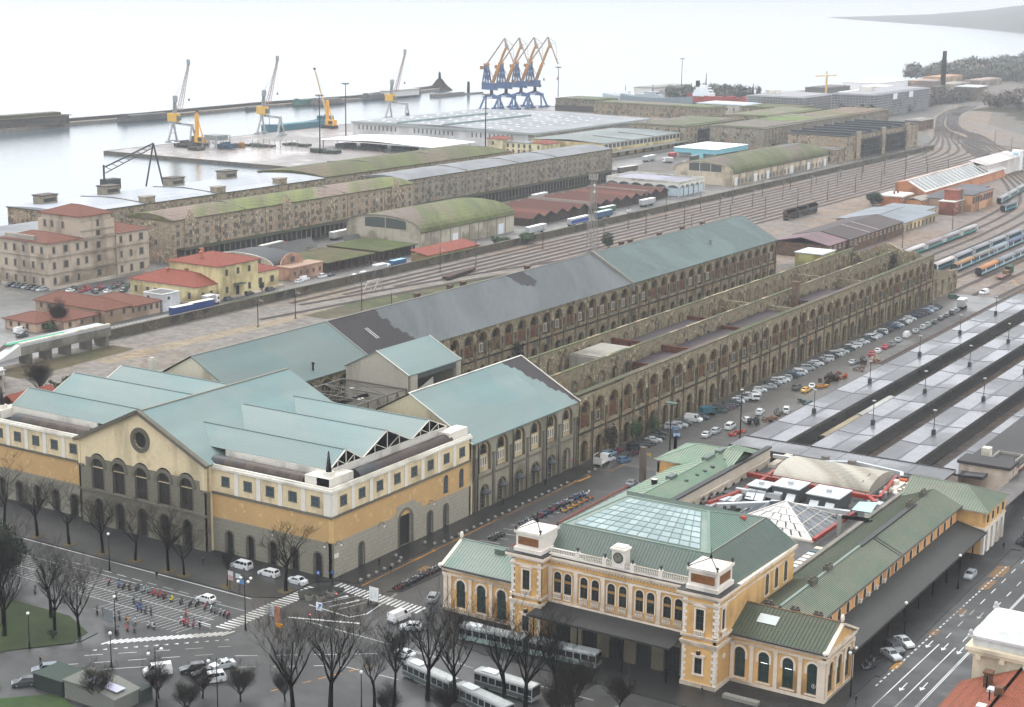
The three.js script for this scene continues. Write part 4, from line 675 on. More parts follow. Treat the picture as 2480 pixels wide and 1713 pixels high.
const e=[V(244.1,17.1,ZL+.2),V(244.1,17.1,ZR-.2),V(XB+.2,17.1,ZR+.3),V(XB+.2,17.1,ZL-.3)],b=[V(248.6,21.1,-143.6),V(248.6,21.1,-114.4),V(272.8,21.1,-114.4),V(272.8,21.1,-143.6)],rA=V(261,24.3,-137.2),rB=V(261,24.3,-120.6);
const lo=g0(),up=g0();for(let i=0;i<4;i++){const j=(i+1)%4;lo.quad(e[i],e[j],b[j],b[i]);}
up.quad(b[0],b[1],rB,rA);up.quad(b[2],b[3],rA,rB);up.tri(b[1],b[2],rB);up.tri(b[3],b[0],rA);
const lo2=wp(t,'lower_roof',lo,verdDk);wp(t,'upper_roof',up,verd);
seams(t,e[0],e[1],b[1],b[0],.62);seams(t,e[1],e[2],b[2],b[1],.62);seams(t,b[1],b[2],rB,rB,.65);seams(t,b[2],b[3],rA,rB,.65);
wp(t,'roof_hips',g0().bar(b[1],rB,.5,.2).bar(b[0],rA,.5,.2).bar(b[2],rB,.35,.16).bar(rA,rB,.4,.16).bar(b[0],b[1],.22,.18).bar(b[1],b[2],.3,.2).bar(e[2],b[2],.3,.16),verd);
wp(t,'rusty_edge',g0().bar(b[1].clone().add(V(.3,-.16,.15)),b[2].clone().add(V(0,-.16,.15)),.12,.3),Mk('#8a5a46',.7));
{
const q=(u,v)=>{const f=lerp(.05,.95,v),L=b[0].clone().lerp(rA,f),R=b[1].clone().lerp(rB,f);const a=L.lerp(R,lerp(.06+.02*v,.94-.02*v,u));return a.add(V(-.06,.09,0));};
const gm=[M('#b9cfce',{k:.85,rough:.18,map:TX.mottle}),M('#c3d6d4',{k:.88,rough:.2,map:TX.mottle}),M('#aec7c6',{k:.84,rough:.16,map:TX.mottle})],rr=rngOf(3);
for(let r=0;r<7;r++)for(let c=0;c<12;c++){const g=g0().quad(q(c/12+.004,r/7+.012),q((c+1)/12-.004,r/7+.012),q((c+1)/12-.004,(r+1)/7-.012),q(c/12+.004,(r+1)/7-.012));wp(t,'pane',g,pick(gm,rr));}
const bars=g0();for(let r=0;r<=7;r++)bars.bar(q(0,r/7),q(1,r/7),.12,.06);for(let c=0;c<=12;c++)bars.bar(q(c/12,0),q(c/12,1),.05,.05);wp(t,'glazing_bars',bars,Mk('#8fa39f',.6));}
wp(t,'roof_hatch',Bx(266.4,22,-116.8,267.2,22.6,-115.8),Mk('#b0503a',.75));
{const g=g0(),a=V(XF-.02,8.5,-143),b2=V(XF-.02,8.5,-115),c=V(237.9,6.9,-116.2),d=V(237.9,6.9,-144.6);slab(g,d,c,b2,a,.18);g.box(237.8,6.55,-144.6,238,6.95,-116.2,true);wp(t,'entrance_awning',g,awningM);
const cols=g0().cyl(V(0,0,0),V(0,6.8,0),.14,.12,8).build();for(const z of[-143.6,-134.6,-125.8,-117])part(t,'awning_post',cols.clone(),darkTrim,[238.8-258,.1,z+129]);}
}
function pavilion(left){
const za=left?-168.0:-108.6,zb=left?-149.2:-91.3,zs=left?za:zb,XF=246,XB=259,F=face('-X',XF,za),w=zb-za;
const t=bld(left?'left_station_pavilion':'right_station_pavilion',left?'low yellow station pavilion with three tall arched openings left of the left tower':'low yellow station pavilion with four tall arched windows right of the right tower','building',252,(za+zb)/2);
const zs4=left?[-164.1,-159.5,-155]:[-106.7,-102.3,-97.9,-93.5],pz=left?[-167.5,-166.5,-161.9,-157.3,-152.7,-150]:[-108.1,-104.5,-100.1,-95.7,-92.3,-91.6];
const ops=zs4.map((z,i)=>({x:z-za,y:left&&i===2?.7:1.2,w:2,h:left&&i===2?6.0:5.5,arch:true}));
fp(t,'front_wall',wallGeo(rectOutline(w,0,8.7),ops,.6),sYel,F);
for(const o of ops){fp(t,'arched_window',winGeo(2,o.h,{arch:true,trim:0,nx:2,ny:3}),sWinG,F,o.x,o.y,-.25);fp(t,'arch_moulding',archRing(2,o.h,.4,.14,8,o.h-2),sTrim,F,o.x,o.y,0);fp(t,'window_sill',Bx(-1.3,-.25,0,1.3,0,.2,true),sTrim,F,o.x,o.y);}
const pl=Bx(-.34,.7,0,.34,7.2,.22).box(-.42,6.9,0,.42,7.3,.3,true).build();for(const z of pz)fp(t,'pilaster',pl,sTrim,F,z-za);
const Fs=left?face('-Z',XB,za):face('+Z',XF,zb),so=[2.6,6.5,10.4].map(x=>({x,y:1.2,w:1.9,h:5.5,arch:true}));
fp(t,'end_wall',wallGeo([[0,0],[13,0],[13,8.7],[6.5,11.7],[0,8.7]],so,.6),sYel,Fs,0,0,-.003);for(const o of so){fp(t,'arched_window',winGeo(1.9,5.5,{arch:true,trim:0,nx:2,ny:3}),sWinG,Fs,o.x,o.y,-.25);fp(t,'arch_moulding',archRing(1.9,5.5,.35,.12,8,3.5),sTrim,Fs,o.x,o.y,0);}
for(const x of[.45,4.5,8.5,12.5])fp(t,'pilaster',pl,sTrim,Fs,x);
const ent=g0(),d0=left?za-.5:za,d1=left?zb:zb+.5;for(const[y0,y1,d]of[[7.3,7.7,.25],[8.1,8.5,.3],[8.5,8.95,.55],[0,.7,.2]]){ent.box(XF-d,y0,left?zs-d:za,XF+.3,y1,left?zb:zs+d,true);ent.box(XF+.3,y0,left?zs-d:zs-.3,XB,y1,left?zs+.3:zs+d,true);}wp(t,'entablature',ent,sTrim);
const pd=g0();for(const s of[-1,1])pd.bar(V(252.5+s*7.2,8.9,left?zs-.2:zs+.2),V(252.5,12.2,left?zs-.2:zs+.2),.7,.4);wp(t,'pediment_cornice',pd,sTrim);
wp(t,'rear_wall',Bx(XB-.5,0,za,XB,8.7,zb),sYel);
const y0=8.95,yr=12.4,A=V(245.3,y0,za-(left?.5:0)),B=V(245.3,y0,zb+(left?0:.5)),C=V(252.5,yr,B.z),D=V(252.5,yr,A.z),g=g0();g.quad(A,B,C,D);g.quad(V(259.6,y0,B.z),V(259.6,y0,A.z),D,C);wp(t,'roof',g,left?verd:mossRoof);
seams(t,A,B,C,D,.66,left?seamM:Mk('#55593f',.5));seams(t,V(259.6,y0,B.z),V(259.6,y0,A.z),D,C,.66,left?seamM:Mk('#55593f',.5));
wp(t,'ridge_cap',g0().bar(C,D,.35,.14),left?verd:Mk('#8a6a4e',.6));wp(t,'gutter',Bx(245,y0-.1,A.z,245.4,y0+.12,B.z,true),leadDk);
const acz=left?za-.3:zb+.1;wp(t,'acroterion',g0().geo(new SphereGeometry(.55,10,8),at(252.5,13.1,acz,0,V(.8,1.35,.6))).geo(new SphereGeometry(.45,8,6),at(245.2,9.2,acz)),sWhite);
const ch=left?[]:[[253.3,-104.9],[253.2,-100],[253.2,-95.8]];for(const[x,z]of ch)wp(t,'chimney',g0().cbox(x,11.6,z,.8,1.2,1.5).cbox(x,12.8,z-.4,.5,.4,.4).cbox(x,12.8,z+.4,.5,.4,.4),Mk('#7d7565',.7,TX.mottle));
if(!left){wp(t,'skylight',g0().quad(V(248.7,10.72,-105.2),V(248.7,10.72,-101.6),V(250.6,11.63,-101.6),V(250.6,11.63,-105.2)),M('#99a3a3',{rough:.3,k:.8}));
const Fw=F;fp(t,'lit_tube_lamp',Bx(0,0,0,1.2,.08,.05,true),new MeshStandardMaterial({color:0xffffff,emissive:0xdff5ee,emissiveIntensity:.9}),F,5.7,4.6,-.22);fp(t,'lit_tube_lamp',Bx(0,0,0,1.2,.08,.05,true),new MeshStandardMaterial({color:0xffffff,emissive:0xdff5ee,emissiveIntensity:.9}),F,10.1,4.6,-.22);
fp(t,'information_sign',new THREE.RingGeometry(.28,.36,20),sWhite,F,15.3,2.6,-.2);fp(t,'information_sign',Bx(-.05,-.16,0,.05,.06,.01).box(-.05,.1,0,.05,.19,.01),sWhite,F,15.3,2.6,-.2);}
else wp(t,'roof_hatch',Bx(250.6,11.6,-159.6,252,12.5,-157.6),verdDk);
}
pavilion(true);pavilion(false);
{
const t=bld('station_right_wing','long yellow station wing with olive copper roof, small arched windows and a dark roadside awning','building',300,-103);
const X0=259,X1=334,F=face('+Z',X0,-97);const ops=[];for(let k=0;k<17;k++)ops.push({x:3.4+k*4.25,y:6.9,w:1.5,h:2.1,arch:true});
fp(t,'side_wall',wallGeo(rectOutline(X1-X0,0,9.9),ops,.5),Mk('#e5a96a',.95,TX.plaster),F);
for(const o of ops){fp(t,'arched_window',winGeo(1.5,2.1,{arch:true,trim:.2,nx:2,ny:2,sill:0}),sWin,F,o.x,o.y,-.06);}
const rr=rngOf(8);for(const k of[3,4,5,6])fp(t,'air_conditioner',Bx(-.45,0,0,.45,.7,.4,true),Mk('#cfccc4',.85),F,3.4+k*4.25+1.7,6.9,0);
fp(t,'eaves_band',Bx(0,9.4,0,X1-X0,9.9,.25,true),sTrim,F);wp(t,'rear_wall',Bx(X0,0,-109.6,X1,9.7,-109.1),sTrim);
const y0=9.95,yr=12.7,yb=9.8,A=V(252.8,y0,-96.4),B=V(336,y0,-96.4),C=V(336,yr,-102.6),D=V(252.8,yr,-102.6),E=V(336,yb,-109.7),Fq=V(252.8,yb,-109.7),g=g0();g.quad(A,B,C,D);g.quad(E,Fq,D,C);wp(t,'roof',g,verdOlive);
seams(t,A,B,C,D,.62,Mk('#5e6450',.5));seams(t,E,Fq,D,C,.62,Mk('#5e6450',.5));
wp(t,'ridge_walkway',Bx(291,12.5,-103.1,323,12.85,-102.1),leadDk);wp(t,'ridge_cap',g0().bar(V(253,12.75,-102.6),V(291,12.75,-102.6),.5,.15),verd);
wp(t,'gutter',Bx(253,9.86,-96.5,336,10.06,-96.2,true),leadDk);wp(t,'back_parapet',Bx(262,6,-110.6,338,10.25,-109.75),Mk('#8d877c',.75,TX.plaster));
wp(t,'expansion_joint',g0().bar(V(297,10,-96.4),V(297,12.75,-102.5),.3,.12).bar(V(298.2,10,-96.4),V(298.2,12.75,-102.5),.3,.12),leadDk);
for(const[x,z]of[[275,-102.7],[266.7,-102.3],[321.4,-103.1],[329.9,-103.2]]){const c=g0().cbox(x,12.3,z,2.4,1.3,1);for(const d of[-.8,-.27,.27,.8])c.cbox(x+d,13.6,z,.32,.4,.5);wp(t,'chimney',c,Mk('#85806f',.72,TX.mottle));}
{const a=g0(),i0=V(257,6.9,-96.95),i1=V(334.9,6.9,-96.95),o1=V(334.9,5.5,-90.7),o0=V(257,5.5,-90.7);slab(a,o0,o1,i1,i0,.2);a.box(257,5.1,-90.75,334.9,5.55,-90.6,true);wp(t,'road_awning',a,awningM);
for(const z of[-92.4]){const c=g0().cyl(V(0,0,0),V(0,5.2,0),.16,.14,8).build();for(let k=0;k<9;k++)part(t,'awning_post',c,darkTrim,[263+k*8.6-300,.13,z+103]);}}
for(let k=0;k<10;k++)fp(t,'dark_doorway',Bx(-1.4,.1,.01,1.4,3.4,.05),darkHole,F,4.5+k*7.3);
wp(t,'gas_flue',g0().cyl(V(313.3,10.2,-115),V(313.3,10.6,-108.6),.4,.4,10).cyl(V(313.3,10.6,-108.6),V(313.3,9.8,-108),.4,.3,10).cbox(313.3,6,-115,.9,4.6,.9),Mk('#a7a69f',.75));
}
{
const endP=(x0,x1,z0,z1,h,yr,name,label,m,right)=>{
const t=bld(name,label,'building',(x0+x1)/2,(z0+z1)/2);
const zF=right?z1:z0,F=right?face('+Z',x0,zF):face('-Z',x1,zF),w=x1-x0,ops=[2,5.6,9.3,13].map(x=>({x,y:.1,w:1.7,h:5})),ups=[2,5.6,9.3,13].map(x=>({x,y:6.7,w:1.1,h:1.9}));
fp(t,'arcade_wall',wallGeo(rectOutline(w,0,5.9),right?ops:[],.6),sWhite,F);fp(t,'upper_wall',wallGeo(rectOutline(w,5.9,h),ups,.6),sYel,F);for(const o of ups)fp(t,'window',winGeo(1.1,1.9,{trim:.12,nx:2,ny:1}),sWin,F,o.x,o.y,-.1);if(right)for(const o of ops)fp(t,'doorway',archPane(1.7,5),darkHole,F,o.x,.1,-.5);
wp(t,'front_wall',Bx(x0,0,Math.min(z0,z1)+.02,x0+.5,h,Math.max(z0,z1)-.62),sYel);wp(t,'rear_wall',Bx(x1-.5,0,z0+.02,x1,h,z1-.62),sYel);
wp(t,'band',Bx(x0-.15,5.7,right?z1-5:z0-.15,x1+.15,6.1,right?z1+.15:z0+5,true).box(x0-.2,h-.4,right?z1-5:z0-.2,x1+.2,h,right?z1+.2:z0+5,true),sTrim);
const g=g0(),e=[V(x0-.6,h,z1+(right?.6:0)),V(x1+.6,h,z1+(right?.6:0)),V(x1+.6,h,z0-(right?0:.6)),V(x0-.6,h,z0-(right?0:.6))],xm=(x0+x1)/2,R1=V(xm,yr,right?z1-6.6:z1),R0=V(xm,yr,right?z0:z0+6.6);
g.quad(e[3],e[0],R1,R0);g.quad(e[1],e[2],R0,R1);if(right)g.tri(e[0],e[1],R1);else g.tri(e[2],e[3],R0);wp(t,'roof',g,m);
seams(t,e[3],e[0],R1,R0,.62,Mk('#66705c',.5));if(right)seams(t,e[0],e[1],R1,R1,.62,Mk('#66705c',.5));wp(t,'roof_hips',g0().bar(R0,R1,.3,.14).bar(right?e[0]:e[2],right?R1:R0,.3,.14).bar(right?e[1]:e[3],right?R1:R0,.3,.14),m);return t;
};
endP(335.3,350.3,-110,-91.2,9.6,12.7,'right_end_pavilion','yellow corner pavilion with white arcade and hipped roof ending the long awning',verdOlive,true);
const lt=endP(333,349,-167.4,-149.2,9.3,12.2,'left_end_pavilion','pale green hipped roof pavilion at the far end of the left station wing',M('#a3b59a',{k:.74,map:TX.patina,rough:.55}),false);
const t=bld('station_left_wing','left station wing with pale green seamed copper roof, roof windows and stained white parapet','building',310,-156);
const lg=M('#9fb499',{k:.74,map:TX.patina,rough:.55}),F=face('+Z',277,-148.6),ops=[];for(let k=0;k<16;k++)ops.push({x:6+k*4.3,y:3.6,w:1.9,h:2.8,arch:true});
fp(t,'court_wall',wallGeo(rectOutline(78,0,9.9),ops,.6),Mk('#d8cbb8',.92,TX.peel),F);for(const o of ops)fp(t,'arched_window',winGeo(1.9,2.8,{arch:true,trim:.2,nx:2,ny:2}),[Mk('#b5a690',.8),darkTrim,glassDark],F,o.x,o.y,-.1);for(const x of[60,66,71,75])fp(t,'satellite_dish',g0().geo(new SphereGeometry(.5,8,6,0,PI)),Mk('#6c6a66',.7),F,x-30,7,.3);
wp(t,'parapet_coping',Bx(277,9.9,-149.5,355,10.3,-148.2,true),leadDk);fp(t,'string_course',Bx(0,7.3,0,78,7.7,.25,true),sTrim,F);
const A=V(262,9.6,-149.4),B=V(352,9.6,-149.4),C=V(347,11.6,-154.2),D=V(262,11.6,-154.2),E=V(342,8.3,-163.2),H2=V(262,8.3,-163.2),g=g0();g.quad(A,B,C,D);g.quad(E,H2,D,C);wp(t,'roof',g,lg);seams(t,A,B,C,D,.62,Mk('#7e9079',.55));seams(t,E,H2,D,C,3.2,Mk('#7e9079',.55));
wp(t,'ridge_cap',g0().bar(C,D,.4,.16),lg);
for(const[x,z]of[[316.8,-152.3],[322.1,-152.3],[325.9,-152.2],[329.9,-152.1],[337.2,-152.3]])wp(t,'roof_window',Bx(x-.5,10.3,z-.6,x+.5,10.86,z+.6),leadDk);
for(const[x,z,w]of[[313,-154.3,3],[331,-154.3,4.4],[338,-154.3,4]])wp(t,'roof_vent',Bx(x,11.4,z-.9,x+w,12.2,z+.5),verdDk);
wp(t,'outer_wall',Bx(262,0,-163,342,8.2,-162.4),sYel);wp(t,'chimney',g0().cbox(330,4,-169.6,1.2,8.5,1.2),Mk('#6a5f54',.7));wp(t,'vent_cowl',g0().cyl(V(310.4,10.5,-156.6),V(310.4,11.9,-156.6),.6,.75,10),Mk('#d7c6bd',.85));
for(const x of[342.2,343])wp(t,'flue',g0().cyl(V(x,9.4,-167.6),V(x,12.6,-167.6),.22,.22,8),Mk('#33312e',.6));
wp(t,'railing',g0().bar(V(262,8.9,-163.4),V(312,8.9,-164),.08).bar(V(262,8.5,-163.4),V(312,8.5,-164),.22,.3),Mk('#8d4a3c',.75));
}
{
const t=bld('station_concourse','flat-roofed concourse behind the station hall carrying a beige vault and a glass pyramid','building',320,-129);
wp(t,'flat_roof',Bx(273.2,0,-148.4,366.5,5.9,-110.7),M('#7d7b78',{k:.72,map:TX.asphalt,rough:.75}));
{const g=g0(),n=16,z0=-142.2,z1=-119.2,xc=350,hw=8.3;for(let i=0;i<n;i++){const a=s=>V(xc-Math.cos(s*PI)*hw,7+Math.sin(s*PI)*2.5,0),p=a(i/n),q=a((i+1)/n);g.quad(p.clone().setZ(z0),p.clone().setZ(z1),q.clone().setZ(z1),q.clone().setZ(z0));g.tri(V(xc,7,z1),q.clone().setZ(z1),p.clone().setZ(z1));g.tri(V(xc,7,z0),p.clone().setZ(z0),q.clone().setZ(z0));}wp(t,'vault_roof',g,M('#bbb5a6',{k:.8,map:TX.plaster,rough:.7}));wp(t,'vault_base',Bx(341.5,5.9,-142.4,358.5,7,-119),Mk('#a9a59b',.75));wp(t,'vault_rib',g0().bar(V(344.2,8.8,-121.6),V(349,9.55,-121.6),.2,.12),leadDk);}
{
const c=[V(306.5,6.3,-118.2),V(325,6.3,-118.2),V(325,6.3,-138.2),V(306.5,6.3,-138.2)],ap=V(315.8,10.6,-128.2),gm=[M('#3b444b',{rough:.06}),M('#454d54',{rough:.08}),M('#565a62',{rough:.1})],rq=rngOf(12),bars=g0();
for(let i=0;i<4;i++){const a=c[i],b=c[(i+1)%4];if(i===2){wp(t,'glass_face',g0().tri(a,b,ap),gm[0]);continue;}
const R=5,P=(u,v)=>{const l=a.clone().lerp(ap,v),r=b.clone().lerp(ap,v);return l.lerp(r,u);};
for(let r=0;r<R;r++){const v0=r/R,v1=(r+1)/R,n=Math.max(1,Math.round(9*(1-v0)));for(let k=0;k<n;k++){const g=g0();const A=P(k/n+.012,v0+.012),B=P((k+1)/n-.012,v0+.012),C=P((k+1)/n-.012,v1-.012),D=P(k/n+.012,v1-.012);g.tri(A,B,C);g.tri(A,C,D);wp(t,'pane',g,pick(gm,rq));}bars.bar(P(0,v0),P(1,v0),.1,.1);}
for(let k=1;k<9;k++){const u=k/9,base=P(u,0),top=u<.5?a.clone().lerp(ap,u*2):b.clone().lerp(ap,(1-u)*2);bars.bar(base,top,.08,.08);}bars.bar(a,ap,.26,.22);bars.bar(a,b,.3,.3);}
wp(t,'glazing_bars',bars,sWhite);wp(t,'pyramid_kerb',Bx(306,5.9,-138.6,325.5,6.25,-117.8),Mk('#c7c2b8',.8));}
const red=M('#b2402c',{k:.85,map:TX.rusty,rough:.5}),pipe=(pts,r,m,name)=>{const g=g0();for(let i=0;i<pts.length-1;i++)g.bar(V(...pts[i]),V(...pts[i+1]),r*2);wp(t,name,g,m);};
pipe([[340.2,7.2,-147.8],[339.6,7.2,-134.9],[338.9,7.2,-118],[335.5,7.2,-115.3]],.45,red,'red_beam');pipe([[314.5,7.2,-145.6],[332.8,7.2,-142.4],[346,7.2,-143.6]],.4,red,'red_beam');pipe([[304.8,7.2,-117.2],[326.2,7.2,-116.8]],.35,red,'red_beam');pipe([[338.9,7.4,-118],[340,7.2,-116],[358,7.2,-118.5]],.35,red,'red_beam');
const silver=M('#cfd2d3',{k:.8,rough:.35,metal:.5}),grey=Mk('#4f5252',.7);
{const tr=g0();for(let k=0;k<8;k++){const z=-119-k*3.2;tr.bar(V(339.2,6,z),V(339.2,8.2,z),.14);}tr.bar(V(339.2,8.2,-118),V(339.6,8.2,-146),.16);wp(t,'pipe_bridge',tr,Mk('#98392a',.8));}
pipe([[357.8,7.2,-149],[359,7.2,-137.3],[363.4,7.2,-130.2],[361.2,7.2,-118.3],[358.2,7.2,-117.3]],.4,silver,'silver_duct');pipe([[313.6,7.4,-143],[322,7.6,-132.5],[324.4,7.6,-117]],.55,silver,'silver_duct');pipe([[326.8,7.4,-144.5],[327.4,7.4,-134]],.5,silver,'silver_duct');
let k=0;for(const[x0,z0,x1,z1,h]of[[327.2,-141.8,331.8,-137.4,2.2],[328.4,-136.6,334.6,-130.4,2.8],[327,-127.8,334.4,-120.6,2.8]]){
const a=bld('rooftop_air_unit',['small silver air handling unit nearest the white-walled wing on the concourse roof','tall silver air handling unit in the middle of the concourse roof','silver air handling unit nearest the olive roof on the concourse'][k++],'air unit',(x0+x1)/2,(z0+z1)/2,'air units on the concourse roof');
a.position.y=5.9;const L=(q,n,m)=>{const g=q.build();g.translate(-a.B.x,-5.9,-a.B.z);part(a,n,g,m);};
L(Bx(x0,6.5,z0,x1,6.5+h,z1,true),'casing',grey);L(Bx(x0-.3,6.5+h,z0-.3,x1+.3,6.75+h,z1+.3,true),'top_panel',silver);L(Bx(x0+.3,5.9,z0+.3,x1-.3,6.5,z1-.3),'stand',grey);
for(const f of[.25,.75]){const z=lerp(z0,z1,f),g=g0();const p=[V(x0-2,6.3,z-1),V(x0-2,6.3,z+1),V(x0,8.2,z+1),V(x0,8.2,z-1)];g.quad(...p);g.tri(p[1],V(x0,6.3,z+1),p[2]);g.tri(p[0],p[3],V(x0,6.3,z-1));L(g,'intake_hood',silver);}
L(g0().cbox((x0+x1)/2,6.75+h,(z0+z1)/2,1,.6,1),'fan_housing',silver);
}
const rq=rngOf(44);for(let i=0;i<9;i++){const x=lerp(309,326,rq()),z=lerp(-147,-141,rq());wp(t,'duct_box',Bx(x,5.9,z,x+2.4+rq()*2,6.8+rq()*.8,z+1.2+rq()),pick([silver,grey,Mk('#e2e2df',.85)],rq));}
for(let i=0;i<16;i++){const x=lerp(326,338,rq()),z=i%2?lerp(-118.5,-112,rq()):lerp(-146,-112,rq());wp(t,'duct_box',Bx(x,5.9,z,x+1.2+rq()*2.5,6.5+rq()*.9,z+.8+rq()*1.6),pick([silver,Mk('#d9dad8',.85),grey,silver],rq));}
wp(t,'pale_panel',g0().quad(V(327,7.6,-117.6),V(327.4,7.6,-113.4),V(332.2,8.6,-113.6),V(330.4,8.6,-117.2)),M('#b5d8d8',{k:.85,two:true}));
for(const[x,z]of[[361.1,-140.9],[361.1,-136.1],[361.2,-126.6],[349.5,-115],[362.8,-109]])wp(t,'roof_dome',new SphereGeometry(1.3,12,6,0,2*PI,0,PI/2).scale(1,.6,1).translate(x,5.9,z),sWhite);
wp(t,'roof_light',Bx(352,5.9,-147.8,363.4,6.7,-146.2).box(349.6,5.9,-117.2,358,6.6,-115.8),sWhite);for(let i=0;i<8;i++)wp(t,'roof_box',g0().cbox(lerp(343,365,rq()),5.9,lerp(-118,-112,rq()),1.6,.9+rq(),1.4),pick([grey,silver,sTrim],rq));
for(const z of[-137.6,-131])wp(t,'roof_box',g0().cbox(362.6,5.9,z,1.4,2,1.6),Mk('#857f78',.7));wp(t,'orange_box',g0().cbox(357.6,5.9,-116.6,1.6,1.2,1.6),Mk('#c8622f',.85));
for(let i=0;i<14;i++)wp(t,'solar_rack',Bx(274.5+i*2.1,5.9,-116,276+i*2.1,6.5,-111.4),pick([silver,Mk('#5d6e72',.7),sTrim],rq));
}
// ═════════ PLATFORMS, TRAINS, RAIL YARD ═════════
const canM=M('#84848a',{k:.72,map:TX.asphalt,rough:.5,roughnessMap:TX.wet}),canEdge=Mk('#55504e',.65),canDark=M('#3f3f42',{k:.55,rough:.4});
{
const names=['first platform canopy from the parked cars, long wet grey flat roof','second platform canopy from the parked cars, with the small train beside it','third platform canopy from the parked cars, with lamp masts along its gutter','platform canopy nearest the office block, outermost of the four'];
[[-163.6,-153.4],[-146.8,-136.8],[-130,-120.2],[-113.4,-103]].forEach(([za,zb],i)=>{
const zm=(za+zb)/2,x1=[624,700,700,560][i],t=bld('platform_canopy',names[i],'platform canopy',500,zm,'platform canopies of the station');
for(let x=373.5,k=0;x<x1;x+=20.85,k++){const xe=Math.min(x1,x+20.8),y=5.5;wpRoof(t,x,xe,za,zm,zb,y);}
wp(t,'canopy_edge',Bx(373.5,5.1,za-.08,x1,5.85,za,true).box(373.5,5.1,zb,x1,5.85,zb+.08,true).box(373.5,5.05,za,x1,5.2,zb,true),canEdge);
const gut=g0();for(let x=373.6;x<x1-1;x+=41.7){const w=f=>.22+.8*Math.exp(-f*f*14);for(let s=0;s<10;s++){const f0=s/10,f1=(s+1)/10,xa=x+f0*41.7,xb=x+f1*41.7,wa=w(Math.min(f0,1-f0))*.55,wb=w(Math.min(f1,1-f1))*.55;if(xb>x1)break;gut.tri(V(xa,5.54,zm+wa),V(xb,5.54,zm+wb),V(xb,5.54,zm-wb));gut.tri(V(xa,5.54,zm+wa),V(xb,5.54,zm-wb),V(xa,5.54,zm-wa));}}wp(t,'gutter',gut,canDark);
const post=g0().cyl(V(0,0,0),V(0,4.7,0),.17,.14,6).bar(V(0,4.5,-3.4),V(0,4.9,3.4),.18,.3).build();for(let x=380;x<x1;x+=10.4)part(t,'canopy_post',post,Mk('#8d8a84',.7),[x-500,.5,0]);
});
function wpRoof(t,x,xe,za,zm,zb,y){const g=g0();g.quad(V(x,y+.3,zb),V(xe,y+.3,zb),V(xe,y,zm),V(x,y,zm));g.quad(V(xe,y+.3,za),V(x,y+.3,za),V(x,y,zm),V(xe,y,zm));wp(t,'roof_panel',g,canM);wp(t,'roof_joint',g0().bar(V(xe,y+.34,zb),V(xe,y+.05,zm),.16,.06).bar(V(xe,y+.05,zm),V(xe,y+.34,za),.16,.06),canDark);}
const t=bld('head_canopy','wide grey flat canopy crossing the heads of the platforms behind the concourse','platform canopy',370,-136);
for(let k=0;k<6;k++)wp(t,'roof_panel',Bx(365.5,5.4,-164+k*9.05,375.4,5.85,-164+(k+1)*9.05-.12,true),M('#85858a',{k:.74,map:TX.asphalt,rough:.5,roughnessMap:TX.wet}));
wp(t,'canopy_edge',Bx(375.4,5,-164,375.6,6.05,-110,true).box(365.3,5.4,-164,365.5,6.05,-110,true),canEdge);
const post=g0().cyl(V(0,0,0),V(0,5.4,0),.2,.2,8).build();for(let k=0;k<7;k++)part(t,'canopy_post',post,canEdge,[3,0,-28+k*8.6]);
}
{
const t=bld('platform_office','low office block with dark flat roof and pale blank end wall by the last platform','building',440,-104);
const wallM=Mk('#d3c4b4',.92,TX.plaster),roofM=M('#4b4747',{k:.62,map:TX.felt,rough:.75});
wp(t,'wall',Bx(379,0,-109.6,520,6.4,-98.2),wallM);wp(t,'end_block',Bx(377.4,0,-109.9,384,7.3,-98),wallM);
wp(t,'roof',Bx(384,6.4,-110,520.4,6.75,-97.8,true),roofM);wp(t,'end_roof',Bx(377,7.3,-110.3,384.3,8,-97.7,true),roofM);
const F=face('+Z',379,-98.2);for(let k=0;k<16;k++)fp(t,'window_band',winGeo(3.2,1.5,{trim:.14,nx:3,ny:1}),[Mk('#b5584c',.8),Mk('#d9d4ca',.8),glassDark],F,9+k*4.3,3.6,.02);
wp(t,'white_cap',g0().cbox(388,6.75,-106.5,2.2,2.4,2),wStone);wp(t,'roof_kerb',Bx(385.5,6.75,-105,385.8,7.4,-99).box(385.8,6.75,-99.3,393,7.4,-99).box(393,6.75,-105,393.3,7.4,-99).box(385.8,6.75,-105,393,7.4,-104.7),Mk('#a39d93',.75));
wp(t,'side_canopy',Bx(350.5,4.6,-97.6,470,4.95,-92.8,true),M('#8b8480',{k:.74,map:TX.asphalt,rough:.6}));wp(t,'vent',g0().cbox(430,6.75,-104,1.6,.6,1),darkTrim);
for(let k=0;k<3;k++)wp(t,'aerial',g0().cyl(V(379+k*.2,0,-97.4+k*.5),V(379+k*.2,10.5,-97.4+k*.5),.05,.04,5),Mk('#9a9a98',.7));
}
const mastM=M('#b9b6b0',{k:.75,rough:.5});
